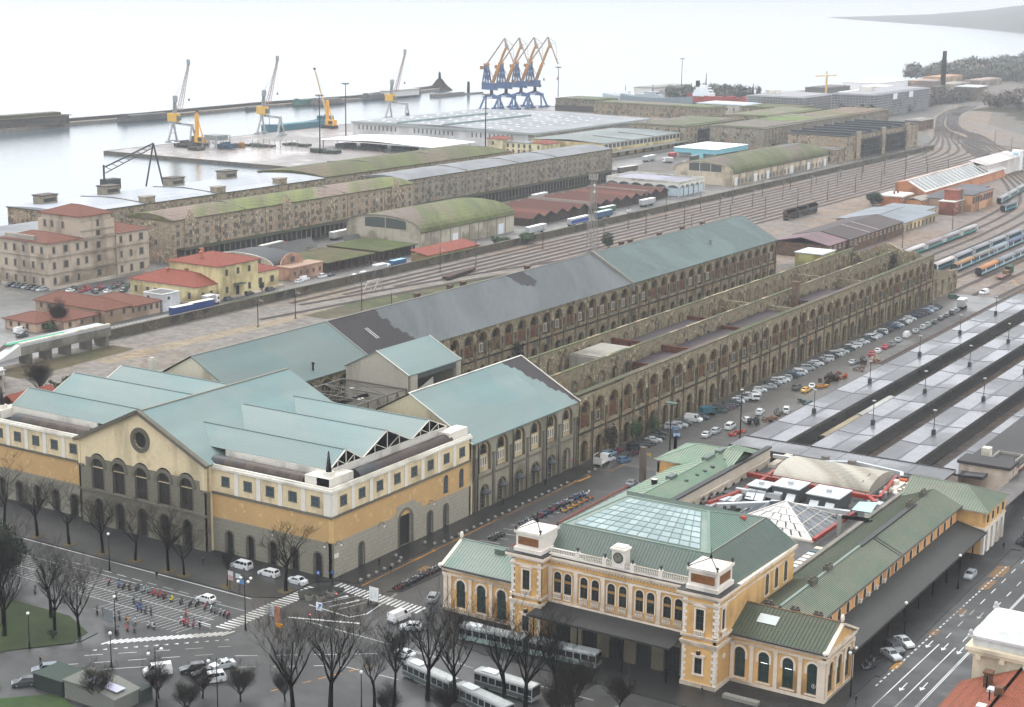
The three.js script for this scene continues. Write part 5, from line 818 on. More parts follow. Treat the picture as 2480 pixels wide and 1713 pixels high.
{
const g=g0().cbox(0,0,0,1.3,.9,1.3).cyl(V(0,.9,0),V(0,6.6,0),.11,.08,6).cbox(0,6.2,0,.7,.3,.7),src=thing('canopy_mast','','lamp mast',[0,5.5,0]);
part(src,'mast',g0().cyl(V(0,.9,0),V(0,6.6,0),.11,.08,6),mastM);part(src,'mast_box',g0().cbox(0,0,0,.9,1.3,.9),Mk('#4b4c50',.6));part(src,'lamp_head',g0().cbox(0,6.3,0,.8,.25,.8),mastM);
let first=true;[[-159,'first canopy from the parked cars',[408.5,451,495,536,577]],[-141.6,'second canopy from the parked cars',[406,447.8,489.6,531,573,615]],[-125.2,'third canopy from the parked cars',[405.5,448.7,490.5,532,574]]].forEach(([z,n,xs])=>xs.forEach((x,i)=>{const l=`${ord(i + 1)} lamp mast from the near end on the ${n}`;if(first){first=false;src.position.set(x,5.5,z);tag(src,l,'lamp mast','lamp masts on the canopies');}else copyOf(src,l,[x,5.5,z]).userData.group='lamp masts on the canopies';}));
}
function coachShape(w,h,y0){const s=new Shape(),hw=w/2,r=.95;s.moveTo(-hw,y0);s.lineTo(hw,y0);s.lineTo(hw+.03,y0+1.2);s.lineTo(hw,h-r);s.quadraticCurveTo(hw*.92,h-.15,0,h);s.quadraticCurveTo(-hw*.92,h-.15,-hw,h-r);s.lineTo(-hw-.03,y0+1.2);s.lineTo(-hw,y0);return s;}
function makeCoach(label,x,z,o){
const L=o.len||26.4,t=thing('railway_coach',label,'railway coach',[x,0,z],o.ry||0,o.group),s=coachShape(2.9,3.95,1);
const body=new Extrude(s,{depth:L-.7,bevelEnabled:false,curveSegments:6});body.rotateY(PI/2);body.translate(-L/2+.35,0,0);part(t,'body',body,M(o.up,{k:.85,map:TX.mottle,rough:.5}));
const low=g0();for(const s2 of[-1,1])low.box(-L/2+.35,1.02,s2>0?1.49:-1.52,L/2-.35,1.95,s2>0?1.52:-1.49,true);part(t,'lower_band',low,M(o.low,{k:.8,rough:.5}));
const roof=new Extrude((()=>{const q=new Shape();q.moveTo(-1.5,3.05);q.quadraticCurveTo(-1.36,3.84,0,3.99);q.quadraticCurveTo(1.36,3.84,1.5,3.05);q.lineTo(1.44,3);q.quadraticCurveTo(1.2,3.7,0,3.8);q.quadraticCurveTo(-1.2,3.7,-1.44,3);return q;})(),{depth:L-.7,bevelEnabled:false,curveSegments:8});roof.rotateY(PI/2);roof.translate(-L/2+.35,0,0);part(t,'roof',roof,M(o.roof,{k:.8,map:TX.mottle,rough:.6}));
const win=g0(),n=Math.floor((L-6)/2.05),doors=g0();for(let k=0;k<n;k++)for(const s2 of[-1,1]){const x0=-L/2+3.4+k*2.05;win.box(x0,2.1,s2>0?1.46:-1.535,x0+1.3,2.95,s2>0?1.535:-1.46,true);}
for(const f of o.mid?[-.27,.27]:[-.46,.46])for(const s2 of[-1,1])doors.box(L*f-.65,1.15,s2>0?1.5:-1.55,L*f+.65,3,s2>0?1.55:-1.5,true);
part(t,'windows',win,glassDark).userData.kind='stuff';part(t,'doors',doors,M(o.door||'#d8d8d2',{k:.85}));part(t,'end_bellows',Bx(-L/2,1.1,-1.1,-L/2+.36,3.5,1.1,true).box(L/2-.36,1.1,-1.1,L/2,3.5,1.1,true),Mk('#2b2a29',.6));
for(const f of[-.36,.36])part(t,'bogie',Bx(L*f-1.7,.45,-1.1,L*f+1.7,1,1.1,true).cyl(V(L*f-1.2,.65,-.85),V(L*f-1.2,.65,.85),.45,.45,10).cyl(V(L*f+1.2,.65,-.85),V(L*f+1.2,.65,.85),.45,.45,10),Mk('#34302d',.6));
part(t,'underframe',Bx(-5,.5,-1.1,5,1.02,1.1,true),Mk('#34302d',.6));return t;
}
{
const wh={roof:'#b5a7a8',up:'#dcdad4',low:'#3f8f86',group:'white coaches behind the ruin'};
['#e6dedb','#a99a9d','#b3b0b2','#c9c5c1'].forEach((c,i)=>makeCoach(`white coach with green sill, ${ord(i + 1)} from the near end of the row behind the ruin`,726+i*26.5,-239,{...wh,roof:c}));
['#e8dcd6','#a8a9ab','#9fa1a5','#a4a6aa','#a2a3a8'].forEach((c,i)=>makeCoach(`grey-roofed coach, ${ord(i + 1)} from the near end of the farther train beyond the ruin`,697+i*26.5,-216.3,{roof:c,up:'#4f6d86',low:'#3e7f80',group:'coaches of the farther train'}));
['#b9854b','#8d8478','#97a2ac','#4f5f86','#7b8a92','#8d959b'].forEach((c,i)=>makeCoach(`coach with ${['orange-brown', 'drab', 'pale', 'dark blue', 'grey-blue', 'grey'][i]} roof in the middle blue train beyond the ruin`,702+i*26.5,-209.2,{roof:c,up:i===2?'#c9ccca':'#3f5a70',low:'#8fb4bf',mid:true,group:'coaches of the middle train'}));
['#d98a3a','#8c9098','#8b9097','#a0a6ab','#939aa0'].forEach((c,i)=>makeCoach(i?`blue coach with grey roof, ${ord(i + 1)} from the near end of the train nearest the canopies`:'blue coach with a bright orange roof leading the train nearest the canopies',698+i*26.5,-197.4,{roof:c,up:'#3a5870',low:'#9cc0c9',mid:true,group:'coaches of the nearest train'}));
makeCoach('short teal railcar with dark nose standing alone on the far tracks',913,-249,{len:24,roof:'#5c7078',up:'#3b6d78',low:'#2f8f9a'});
for(let i=0;i<3;i++)makeCoach(`pale grey coach beyond the glazed workshop, ${ord(i + 1)} from the near end`,948+i*26.4,-262-i*2.6,{roof:'#a9adb0',up:'#cfd2d2',low:'#4a8f8a',ry:.1,group:'coaches beyond the glazed workshop'});
for(let i=0;i<2;i++)makeCoach(`old coach with cream roof at the second platform, ${i ? 'the one with the white roof end' : 'nearer the concourse'}`,i?433:406.5,-150.5,{roof:i?'#d8d6cc':'#b7a37d',up:'#6d7064',low:'#5b6c64'});
for(let i=0;i<3;i++)makeCoach(`teal train standing by the wooded slope, ${ord(i + 1)} coach from the left`,1330-i*26.5,-352+i*9.4,{roof:'#5f8a86',up:'#6f9a98',low:'#3d7b7c',ry:.34,group:'teal train by the slope'});
const hop=(x,l,c)=>{const t=thing('hopper_wagon',l,'wagon',[x,0,-331.6],0,'hopper wagons on the yard');const g=g0();const P=(x1,y,z)=>V(x1,y,z);const A=[[-5,1.3,-.9],[5,1.3,-.9],[5,1.3,.9],[-5,1.3,.9]].map(p=>P(...p)),B=[[-6.4,3.9,-1.45],[6.4,3.9,-1.45],[6.4,3.9,1.45],[-6.4,3.9,1.45]].map(p=>P(...p));for(let i=0;i<4;i++){const j=(i+1)%4;g.tri(A[j],A[i],B[i]);g.tri(A[j],B[i],B[j]);}g.cyl(P(-6.4,3.9,0),P(6.4,3.9,0),1.45,1.45,10);part(t,'hopper',g,M(c,{k:.7,map:TX.rusty}));const r=g0();for(let k=-3;k<=3;k++)r.box(k*1.7-.1,1.2,-1.5,k*1.7+.1,4,1.5);part(t,'ribs',r,Mk('#6a615c',.6));part(t,'underframe',Bx(-6.8,.9,-1.2,6.8,1.3,1.2,true),darkTrim);for(const d of[-4.6,4.6])part(t,'bogie',Bx(d-1.3,.3,-1,d+1.3,.9,1,true).cyl(V(d-.9,.5,-.85),V(d-.9,.5,.85),.42,.42,8).cyl(V(d+.9,.5,-.85),V(d+.9,.5,.85),.42,.42,8),darkTrim);};
hop(803,'rust-brown hopper wagon nearest the green roof on the yard','#6d5346');hop(817.5,'grey hopper wagon in the middle of three on the yard','#8d8a88');hop(832,'grey hopper wagon farthest of three on the yard','#9a9a9a');
{const t=thing('flat_wagon','rusty low flat wagon standing beside the long port wall','wagon',[558,0,-374],.14);part(t,'deck',Bx(-13,1,-1.4,13,1.6,1.4,true),Mk('#5d463a',.6,TX.rusty));part(t,'solebar',Bx(-12.8,.6,-1.3,12.8,1,1.3,true),darkTrim);for(const d of[-9,9])part(t,'bogie',Bx(d-1.5,.25,-1,d+1.5,.7,1,true).cyl(V(d-1,.45,-.85),V(d-1,.45,.85),.42,.42,8).cyl(V(d+1,.45,-.85),V(d+1,.45,.85),.42,.42,8),darkTrim);}
{const t=thing('rail_crane_wagon','flat red-grey rail truck with a green cab beside the blue train','wagon',[691,0,-188],0);part(t,'flatbed',Bx(-9,.9,-1.4,5,1.3,1.4,true),Mk('#a58478',.7,TX.rusty));part(t,'cab',Bx(5,.9,-1.4,8.5,3.8,1.4,true).box(4.8,3.8,-1.5,8.7,4,1.5,true),Mk('#3d5a45',.7));part(t,'load',Bx(.5,1.3,-1.1,4.4,2.7,1.1),Mk('#a07a4a',.7,TX.rusty));part(t,'cab_window',Bx(4.96,2.4,-1.1,4.99,3.4,1.1),glassDark);for(const d of[-6,5.6])part(t,'wheelset',g0().cyl(V(d,.5,-.85),V(d,.5,.85),.45,.45,10).cyl(V(d+1.6,.5,-.85),V(d+1.6,.5,.85),.45,.45,10).box(d-.6,.5,-1,d+2.2,.95,1),darkTrim);}
}
{
const t0=thing('yard_pole','','pole',[0,0,0]);part(t0,'pole',g0().cyl(V(0,0,0),V(0,11,0),.19,.12,6),mastM);part(t0,'bracket',g0().bar(V(0,9.6,0),V(0,9.3,2.6),.1).bar(V(0,10.6,0),V(0,9.35,2.4),.06).bar(V(0,9.3,-.2),V(0,9.3,2.6),.05),mastM);part(t0,'footing',g0().cbox(0,0,0,.7,.3,.7),kerbM);
const spots=[[430,-372,'beside the port wall above the mossy sheds'],[449,-371,'beside the port wall'],[476,-362,'on the wasteland'],[463,-339,'with a lamp head on the wasteland'],[560,-385,'by the port wall near the orange shed'],[584,-383,'by the port wall at the orange shed']];let n=0;
const put=(x,z,l,ry=0)=>{if(!n++){t0.position.set(x,0,z);t0.rotation.y=ry;tag(t0,l,'pole','overhead line poles of the yard');}else copyOf(t0,l,[x,0,z],ry).userData.group='overhead line poles of the yard';};
for(const[x,z,l]of spots)put(x,z,`pale thin pole ${l}, ${ord(n + 1)} from the left`);
for(const[row,z,x0,x1,st,nm]of[[0,-383.4,640,1200,41,'nearest the port wall'],[1,-367.8,660,1150,42,'in the middle of the wide yard'],[2,-346.8,700,1120,44,'on the silo side of the wide yard']]){let k=0;for(let x=x0;x<x1;x+=st)put(x+row*9,z,`${ord(++k)} pole from the left in the row ${nm}`,row===2?PI:0);}
let k=0;for(const[x,z]of[[1300,-398],[1345,-418],[1395,-432],[1440,-452],[1500,-474],[1560,-489],[1620,-504],[1690,-520],[1260,-345],[1310,-372],[1210,-318]])put(x,z,`${ord(++k)} pole along the curving tracks of the throat`,.5);
k=0;for(const[x,z]of[[745,-251],[820,-251],[860,-205],[930,-222],[1010,-238],[760,-176],[840,-176],[930,-170],[680,-251],[900,-262]])put(x,z,`${ord(++k)} pole among the station tracks beyond the ruin`,0);
}
{
const t=bld('lattice_mast','grey steel lattice telecom mast rising from the yard behind the grey roof','mast',648.5,-362.5);const g=g0(),H=35,w=y=>lerp(2,.75,y/H),st=M('#9a9690',{k:.7,rough:.5});
const C=(i,y)=>V(648.5+(i&1?1:-1)*w(y),y,-362.5+(i&2?1:-1)*w(y)),E=[[0,1],[1,3],[3,2],[2,0]];for(let i=0;i<4;i++)g.bar(C(i,0),C(i,H),.2);const br=g0();for(let y=0;y<H-2;y+=2.5)for(const[a,b]of E){br.bar(C(a,y),C(b,y+2.5),.09);br.bar(C(b,y),C(a,y+2.5),.09);br.bar(C(a,y),C(b,y),.1);}wp(t,'legs',g,st);wp(t,'bracing',br,st);
wp(t,'antenna_platform',g0().cbox(648.5,32.4,-362.5,3.4,.2,3.4),st);const an=g0();for(let k=0;k<12;k++){const a=k/12*2*PI;an.cbox(648.5+Math.cos(a)*1.9,32.6,-362.5+Math.sin(a)*1.9,.3,2.2,.3);}wp(t,'antenna_panel',an,Mk('#b7a9a2',.75));for(const y of[27,30])wp(t,'dish',new SphereGeometry(.6,10,6,0,PI).translate(647.2,y,-361.4),wStone);
}
{
const shed=(name,label,x0,x1,z0,z1,e,r,wall,roof,o={})=>{const t=bld(name,label,'building',(x0+x1)/2,(z0+z1)/2),zm=(z0+z1)/2;wp(t,'wall',Bx(x0,0,z0,x1,e,z1),wall);const g=g0();if(o.flat)g.box(x0-.4,e,z0-.4,x1+.4,e+.35,z1+.4,true);else{slab(g,V(x0-.4,e,z1+.5),V(x1+.4,e,z1+.5),V(x1+.4,r,zm),V(x0-.4,r,zm));slab(g,V(x1+.4,e,z0-.5),V(x0-.4,e,z0-.5),V(x0-.4,r,zm),V(x1+.4,r,zm));for(const x of[x0,x1])g.tri(V(x,e,z0),V(x,e,z1),V(x,r,zm)),g.tri(V(x,e,z1),V(x,e,z0),V(x,r,zm));}wp(t,'roof',g,roof);const F=face('+Z',x0,z1),n=o.n||Math.floor((x1-x0)/5);for(let k=0;k<n;k++)fp(t,o.door?'door':'window',o.door?archPane(2.2,3,true):winGeo(1.2,1.5,{trim:.15}),o.door?darkHole:[sTrim,darkTrim,glassDark],F,(k+.5)*(x1-x0)/n,o.door?.05:e-2.6,.02);return t;};
const brick=Mk('#9d7a5f',.75,TX.stone),maroon=M('#8d6a70',{k:.7,map:TX.felt,rough:.7}),brown=M('#5c4d4a',{k:.68,map:TX.felt,rough:.8}),greyR=M('#9099a1',{k:.75,map:TX.felt,rough:.6});
shed('maroon_roof_shed','brick shed with a maroon roof against the end of the green roofed wing',690,712,-292,-266,6.2,9,brick,maroon);
const b2=shed('brown_roof_shed','long brick shed with brown felt roof and two pale roof strips',712.6,785,-292,-265,6.4,9.2,brick,brown,{n:13});for(const x of[738,750])wp(b2,'roof_light_strip',g0().bar(V(x,9.3,-278.5),V(x,6.75,-264.6),.7,.14),Mk('#b9a9a4',.85));
const g3=shed('grey_roof_depot','low depot with pale grey shallow roof and cream walls beyond the brown shed',792,846,-302,-268,4.4,6,Mk('#d8c29a',.9,TX.plaster),greyR,{door:true,n:9});wp(g3,'ridge_line',g0().bar(V(800,6.05,-285),V(846,6.05,-285),.3,.12),darkTrim);
shed('grey_roof_annex','small flat grey annex behind the pale grey depot',846.5,872,-300,-276,3.8,4,Mk('#cdbfa5',.9),greyR,{flat:true});
shed('white_roof_hut','yellow-green hut with white flat roof at the end of the green roofed wing',657,672,-268,-256,7.2,7.4,Mk('#b9b779',.85,TX.plaster),Mk('#c9cdd0',.85),{flat:true,n:2});
const orangeW=Mk('#dd9166',.92,TX.plaster),brick2=Mk('#a8604a',.8,TX.plaster);
const o1=shed('orange_signal_house','orange two-storey flat-roofed signal house beside a dark round bush',886,905,-313,-301,6.2,6.4,orangeW,Mk('#d9d7d6',.9),{flat:true,n:5});wp(o1,'cornice',Bx(885,5.7,-314,906,6.2,-300,true),wStone);for(const x of[892,898])wp(o1,'chimney',g0().cbox(x,6.5,-307,.9,1.6,.9),brick2);
const bt=shed('brick_stair_tower','tall red brick tower block with white caps beside the tracks',872,888,-275,-266.6,7,7.2,brick2,Mk('#d0cac2',.85),{flat:true,n:2});wp(bt,'tower',Bx(878,7,-274.4,884,12.4,-267.2).box(877.6,12.4,-274.8,884.4,12.8,-266.8,true),brick2);wp(bt,'grey_shaft',Bx(884.4,0,-270,886.6,13.2,-266.3),Mk('#8d8a7d',.75));
const gw=shed('glazed_workshop','orange workshop with a dark flat roof and a long band of dark glazing',892,932,-278,-263.4,9,9.2,Mk('#d9a67c',.92,TX.plaster),Mk('#6f7076',.68,TX.felt),{flat:true,n:1});for(let k=0;k<8;k++)fp(gw,'glazing',winGeo(4.2,3.4,{trim:.12,nx:3,ny:2}),[orangeW,darkTrim,M('#4a5054',{rough:.15})],face('+Z',892,-263.4),3.2+k*4.8,4.4,.03);
shed('flat_grey_workshop','low wide grey flat-roofed workshop behind the brick tower',905,985,-296,-281,4.2,4.4,Mk('#b59a82',.85),Mk('#6d6c70',.68,TX.felt),{flat:true,n:8});shed('brown_vaulted_shed','small orange shed with curved pale roof in front of the workshop',893,912,-300.5,-292,4,5.2,Mk('#c58c62',.88),Mk('#9a9489',.75),{n:3});
{
const t=bld('sloped_glass_hall','long white framed hall with a row of slanted dark windows and orange end wall','building',1000,-308);const z0=-318,z1=-299,xs=[925,1085];wp(t,'end_wall',new Extrude(new Shape([[299.5,0],[318,0],[318,9.4],[311,10.5],[301,5]].map(p=>new Vec2(...p))),E0(160)).rotateY(PI/2).translate(925,0,0),Mk('#c4835a',.88,TX.plaster));
const P=(x,s)=>V(x,lerp(5,10.6,s),lerp(-300.6,-311,s));const fr=g0();fr.quad(P(924.6,-.05).add(V(0,.1,0)),P(1088,-.05).add(V(0,.1,0)),P(1088,1.05).add(V(0,.1,0)),P(924.6,1.05).add(V(0,.1,0)));fr.bar(V(924,10.8,-311.3),V(1088,10.8,-311.3),1.2,.7);fr.box(1050,0,-318,1135,9.5,-303);fr.quad(V(1050,9.6,-302.5),V(1135,9.6,-302.5),V(1135,12.2,-314),V(1050,12.2,-314));wp(t,'white_frame',fr,Mk('#efe6e0',.92,TX.mottle));
for(let k=0;k<18;k++){const x=929+k*7;const g=g0().quad(P(x,.08).add(V(0,.2,.05)),P(x+4.6,.08).add(V(0,.2,.05)),P(x+4.6,.92).add(V(0,.2,.05)),P(x,.92).add(V(0,.2,.05)));wp(t,'slanted_window',g,M('#4b5a55',{rough:.15}));}wp(t,'stair_tower',Bx(1126,0,-308,1133,13.5,-302),Mk('#eef0ef',.92));wp(t,'tower_glazing',Bx(1125.8,2,-306.5,1126.05,12,-303.4,true),M('#9ec0d2',{rough:.2}));}
}
// ═════════ OLD PORT ═════════
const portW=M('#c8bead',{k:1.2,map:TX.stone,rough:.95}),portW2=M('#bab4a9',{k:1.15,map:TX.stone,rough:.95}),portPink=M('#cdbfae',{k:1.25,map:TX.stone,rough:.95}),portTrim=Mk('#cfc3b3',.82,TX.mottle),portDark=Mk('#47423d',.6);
const mossR=M('#a8a395',{k:.74,map:TX.moss,rough:.95}),mossG=M('#8f8d6c',{k:.62,map:TX.moss,rough:.95}),feltGrey=M('#9b9da0',{k:.72,map:TX.felt,rough:.7}),feltWhite=M('#c4c9d2',{k:.8,map:TX.felt,rough:.5}),mossOlive=M('#7c8146',{k:.6,map:TX.moss,rough:.97});
const tileR=M('#a06650',{k:.62,map:TX.tile,rough:.9}),tileO=M('#b9624a',{k:.66,map:TX.tile,rough:.9}),tileOld=M('#8a5545',{k:.56,map:TX.tile,rough:.92});
const pwin=[portTrim,Mk('#6e675e',.6),M('#3a3733',{rough:.35})];
const WIN={two:()=>winGeo(1.5,2.3,{trim:.16,nx:2,ny:1,split:.3,sill:.16}),small:()=>winGeo(1.5,1,{trim:.14,nx:2,ny:1,split:.3,sill:.12})};
function hipRoof(t,x0,x1,z0,z1,e,r,m,over=.6,name='roof'){const g=g0(),zm=(z0+z1)/2,xm=(x0+x1)/2,dz=(z1-z0)/2+over,dx=(x1-x0)/2+over,a=V(x0-over,e,z1+over),b=V(x1+over,e,z1+over),c=V(x1+over,e,z0-over),d=V(x0-over,e,z0-over);let p,q;if(dx>dz){p=V(xm-(dx-dz),r,zm);q=V(xm+(dx-dz),r,zm);g.quad(a,b,q,p);g.quad(c,d,p,q);g.tri(b,c,q);g.tri(d,a,p);}else{p=V(xm,r,zm+(dz-dx));q=V(xm,r,zm-(dz-dx));g.tri(a,b,p);g.quad(b,c,q,p);g.tri(c,d,q);g.quad(d,a,p,q);}g.quad(b,a,a.clone().setY(e-.25),b.clone().setY(e-.25));g.quad(a,d,d.clone().setY(e-.25),a.clone().setY(e-.25));const o=wp(t,name,g,m);wp(t,'ridge_tiles',g0().bar(p,q,.3,.15).bar(a,p,.25,.12).bar(b,dx>dz?q:p,.25,.12).bar(d,dx>dz?p:q,.25,.12),m);return o;}
function warehouse(o){
const{x0,x1,z0,z1,H}=o,t=bld('port_warehouse',o.label,'warehouse',(x0+x1)/2,(z0+z1)/2),F=face('+Z',x0,z1),FE=face('-X',x0,z0),W=x1-x0,D=z1-z0,rr=rngOf(o.seed||1);
wp(t,'wall',Bx(x0,0,z0,x1,H,z1),o.wall);
const n=Math.round(W/o.pitch),rows=o.rows;
for(let k=0;k<n;k++){const x=(k+.5)*W/n;rows.forEach((y,i)=>{if(rr()<.04)return;fp(t,'window',i===rows.length-1?WIN.small():WIN.two(),pwin,F,x,y,.01);});}
for(let k=1;k*3<D/2.2;k++)rows.forEach((y,i)=>{if(o.endWin!==false&&rr()>.2)fp(t,'window',i===rows.length-1?WIN.small():WIN.two(),pwin,FE,D-2.6-(k-1)*(D-5)/Math.max(1,Math.floor(D/6.6)-1),y,.01);});
const pil=g0();for(let k=0;k<=n;k+=o.pil||5)pil.box(k*W/n-.45,6,0,k*W/n+.45,H,.35);fp(t,'pilasters',pil,o.wall,F);
fp(t,'eaves_cornice',Bx(-.5,H-.3,-.2,W+.5,H+.15,.6,true),o.trim||Mk('#7e8069',.66,TX.moss),F);fp(t,'eaves_cornice',Bx(-.4,H-.3,-.2,D+.5,H+.12,.6,true),o.trim||Mk('#7e8069',.66,TX.moss),FE);
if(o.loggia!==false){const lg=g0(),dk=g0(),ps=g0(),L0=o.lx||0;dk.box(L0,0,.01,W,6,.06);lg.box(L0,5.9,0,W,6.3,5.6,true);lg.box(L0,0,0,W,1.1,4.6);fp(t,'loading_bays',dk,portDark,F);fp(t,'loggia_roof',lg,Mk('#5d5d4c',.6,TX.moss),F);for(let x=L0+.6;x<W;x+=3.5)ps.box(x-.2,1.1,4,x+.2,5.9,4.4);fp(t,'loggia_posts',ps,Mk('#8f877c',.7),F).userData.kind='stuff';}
const rg=g0(),zm=(z0+z1)/2,rs=6;for(let i=0;i<rs;i++){const s0=i/rs,s1=(i+1)/rs,y=s=>H+.15+Math.sin(s*PI)*(o.rise||2.2),z=s=>lerp(z1+.5,z0-.5,s);rg.quad(V(x0-.4,y(s0),z(s0)),V(x1+.4,y(s0),z(s0)),V(x1+.4,y(s1),z(s1)),V(x0-.4,y(s1),z(s1)));rg.tri(V(x0-.4,H,z(s0)),V(x0-.4,y(s0),z(s0)),V(x0-.4,y(s1),z(s1)));rg.tri(V(x0-.4,H,z(s0)),V(x0-.4,y(s1),z(s1)),V(x0-.4,H,z(s1)));}
wp(t,'roof',rg,o.roof);for(const x of o.gables||[]){fp(t,'gable_front',new Extrude(new Shape([[-3.2,6.3],[3.2,6.3],[3.2,H+.6],[2.2,H+1.4],[.9,H+3.2],[.9,H+3.9],[-.9,H+3.9],[-.9,H+3.2],[-2.2,H+1.4],[-3.2,H+.6]].map(p=>new Vec2(...p))),E0(.6)),o.gableM||o.wall,F,x,0,.1);rows.forEach((y,i)=>fp(t,'window',i===rows.length-1?WIN.small():WIN.two(),pwin,F,x,y,.72));}
for(const x of o.strips||[])wp(t,'roof_upstand',g0().bar(V(x0+x,H+.4,z1+.2),V(x0+x,H+(o.rise||2.2)+.4,zm),.6,.5).bar(V(x0+x,H+(o.rise||2.2)+.4,zm),V(x0+x,H+.4,z0),.6,.5),Mk('#7b7a70',.7));
return t;
}
warehouse({x0:510,x1:684,z0:-514,z1:-487,H:18.4,pitch:5.9,rows:[7.4,11.3,15.4],wall:portPink,roof:mossR,label:'long stained stone port warehouse with stepped gables behind the red-roofed customs house',gables:[10,74,158],strips:[46,118],seed:4,lx:2});
warehouse({x0:687,x1:905,z0:-522,z1:-493.5,H:19.2,pitch:6.1,rows:[8,12,16],wall:portW2,roof:feltGrey,label:'long grey stone port warehouse with grey roof lengths behind the saw-tooth shed',strips:[56,108,150],seed:7,pil:9,rise:1.6});
warehouse({x0:505,x1:680,z0:-582,z1:-541,H:17.4,pitch:6.4,rows:[6,10.2,14.2],wall:portW,roof:feltWhite,label:'second-row port warehouse by the water with pale wet roof',loggia:false,seed:9,rise:1,strips:[44,92]});
warehouse({x0:682,x1:862,z0:-588,z1:-542,H:17.8,pitch:6.4,rows:[6,10.2,14.4],wall:portW,roof:mossG,label:'second-row port warehouse with a grass-green mossy roof before the pier',loggia:false,seed:10,rise:2,strips:[60,120]});
for(const[i,x,z]of[[0,520,-574],[1,562,-577],[2,606,-577],[3,645,-577]].map(a=>a)){const t=bld('roof_lantern',`grey boxy roof hut standing on the pale-roofed warehouse, ${ord(i + 1)} from the left`,'roof hut',x,z,'roof huts on the pale-roofed warehouse');t.position.y=17.4;part(t,'walls',g0().cbox(0,.3,0,9,4,6),portW2);part(t,'roof',g0().cbox(0,4.3,0,9.8,.5,6.8),Mk('#77756b',.68,TX.moss));part(t,'opening',Bx(-3.4,1.6,3,3.4,3.2,3.06),portDark);}
for(const[i,x]of[[0,552],[1,600],[2,646]]){const t=bld('stair_head',`stone gabled stair head on the front edge of the pale-roofed warehouse, ${ord(i + 1)} from the left`,'roof hut',x,-542.6,'stair heads of the pale-roofed warehouse');t.position.y=14;part(t,'walls',g0().cbox(0,0,0,6.5,6.2,4),portW);part(t,'cap',g0().cbox(0,6.2,0,7.2,.5,4.6),portTrim);part(t,'window',WIN.small(),pwin,[0,3.4,2.02]);}
{
const t=bld('coal_gantry','dark slanting lattice gantry standing on the warehouse roof by the water','gantry',588,-590);const m=Mk('#3f4a4a',.6),g=g0();g.bar(V(572,18,-590),V(572,30,-590),.7).bar(V(573,29,-590),V(606,38,-590),.6).bar(V(573,26,-590),V(606,36,-590),.4).bar(V(606,38,-590),V(600,17,-590),.6).bar(V(606,38,-590),V(612,17,-590),.6);for(let k=0;k<8;k++){const a=k/8,b=(k+1)/8;g.bar(V(lerp(573,606,a),lerp(29,38,a),-590),V(lerp(573,606,b),lerp(26,36,b),-590),.3);}wp(t,'lattice',g,m);wp(t,'cabin',g0().cbox(576,18,-590,9,5,5),m);
}
{
const t=bld('port_office','grey-beige three-storey port office with red hipped roofs and a taller central tower','building',463,-495);const w=Mk('#c6b6a3',.85,TX.plaster),st=Mk('#a99f90',.78,TX.plaster),W3=winGeo(1.9,2.6,{trim:.3,nx:2,ny:2,sill:.25}),W1=winGeo(1.1,2.5,{trim:.3,nx:1,ny:2,sill:.25});
const blk=(x0,x1,z0,z1,h,nm)=>wp(t,nm,Bx(x0,0,z0,x1,h,z1),w);
blk(436.6,454,-508.5,-482,18.2,'left_block');blk(454,472.5,-506,-482.8,24.2,'tower_block');blk(472.5,490.6,-508,-482,18,'right_block');blk(440,492,-536,-508.5,17,'rear_block');
hipRoof(t,436.6,454,-508.5,-482,18.3,21,tileR);hipRoof(t,455,471.5,-505,-483.4,26.6,29.8,tileR,1);hipRoof(t,472.5,490.6,-508,-482,18.1,21,tileR);wp(t,'tower_top',Bx(455,24.2,-505,471.5,26.6,-483.6),w);wp(t,'rear_roof',Bx(440,17,-536,492,17.6,-508.5),feltGrey);wp(t,'roof_crest',Bx(437.2,18.3,-506,438.4,20.4,-490),portTrim);
const bands=g0();for(const y of[5.8,12.2]){bands.box(436.3,y,-508.6,472,y+.5,-481.7,true);bands.box(472,y,-508,490.9,y+.5,-481.7,true);}for(const y of[17.6])bands.box(436.1,y,-508.6,491,y+.6,-481.5,true);bands.box(454.6,20.4,-505.4,472,20.9,-482.5,true);wp(t,'string_course',bands,st);wp(t,'plinth',Bx(436.4,0,-508.6,490.8,1.2,-481.8),portTrim);
const FR=face('+Z',436.6,-482),FL=face('-X',436.6,-508.5),FT=face('+Z',454,-482.8);
for(const y of[2,8,14]){for(const x of[3,9,15.2])fp(t,'window',x===9?W3:W1,pwin,FR,x,y,.02);for(const x of[38.4,43.8,49.6])fp(t,'window',x===43.8?W1:x>45?W3:W1,pwin,FR,x,y,.02);for(let k=0;k<5;k++)fp(t,'window',W1,pwin,FL,3.2+k*5,y,.02);}
for(const y of[2,7.8,13.2,18.2])fp(t,'window',W3,pwin,FT,9.6,y,.02);fp(t,'window',W1,pwin,FT,9.6,22,.02);for(const y of[8,14])fp(t,'window',W1,pwin,FT,3,y,.02);for(const[z,y]of[[4,21.4],[8,21.4],[14,21.4]])fp(t,'window',W1,pwin,face('-X',454,-506),z,y,.02);
}
{const t=bld('harbour_house','low yellow harbour house with a bright orange roof at the left edge','building',497,-570);wp(t,'wall',Bx(487,0,-594,505,7,-556),Mk('#dcc384',.92,TX.plaster));hipRoof(t,487,505,-594,-556,7,10,tileO);for(let k=0;k<7;k++)fp(t,'window',winGeo(1.1,2,{trim:.15}),pwin,face('-X',487,-594),4+k*5,2.4,.02);}
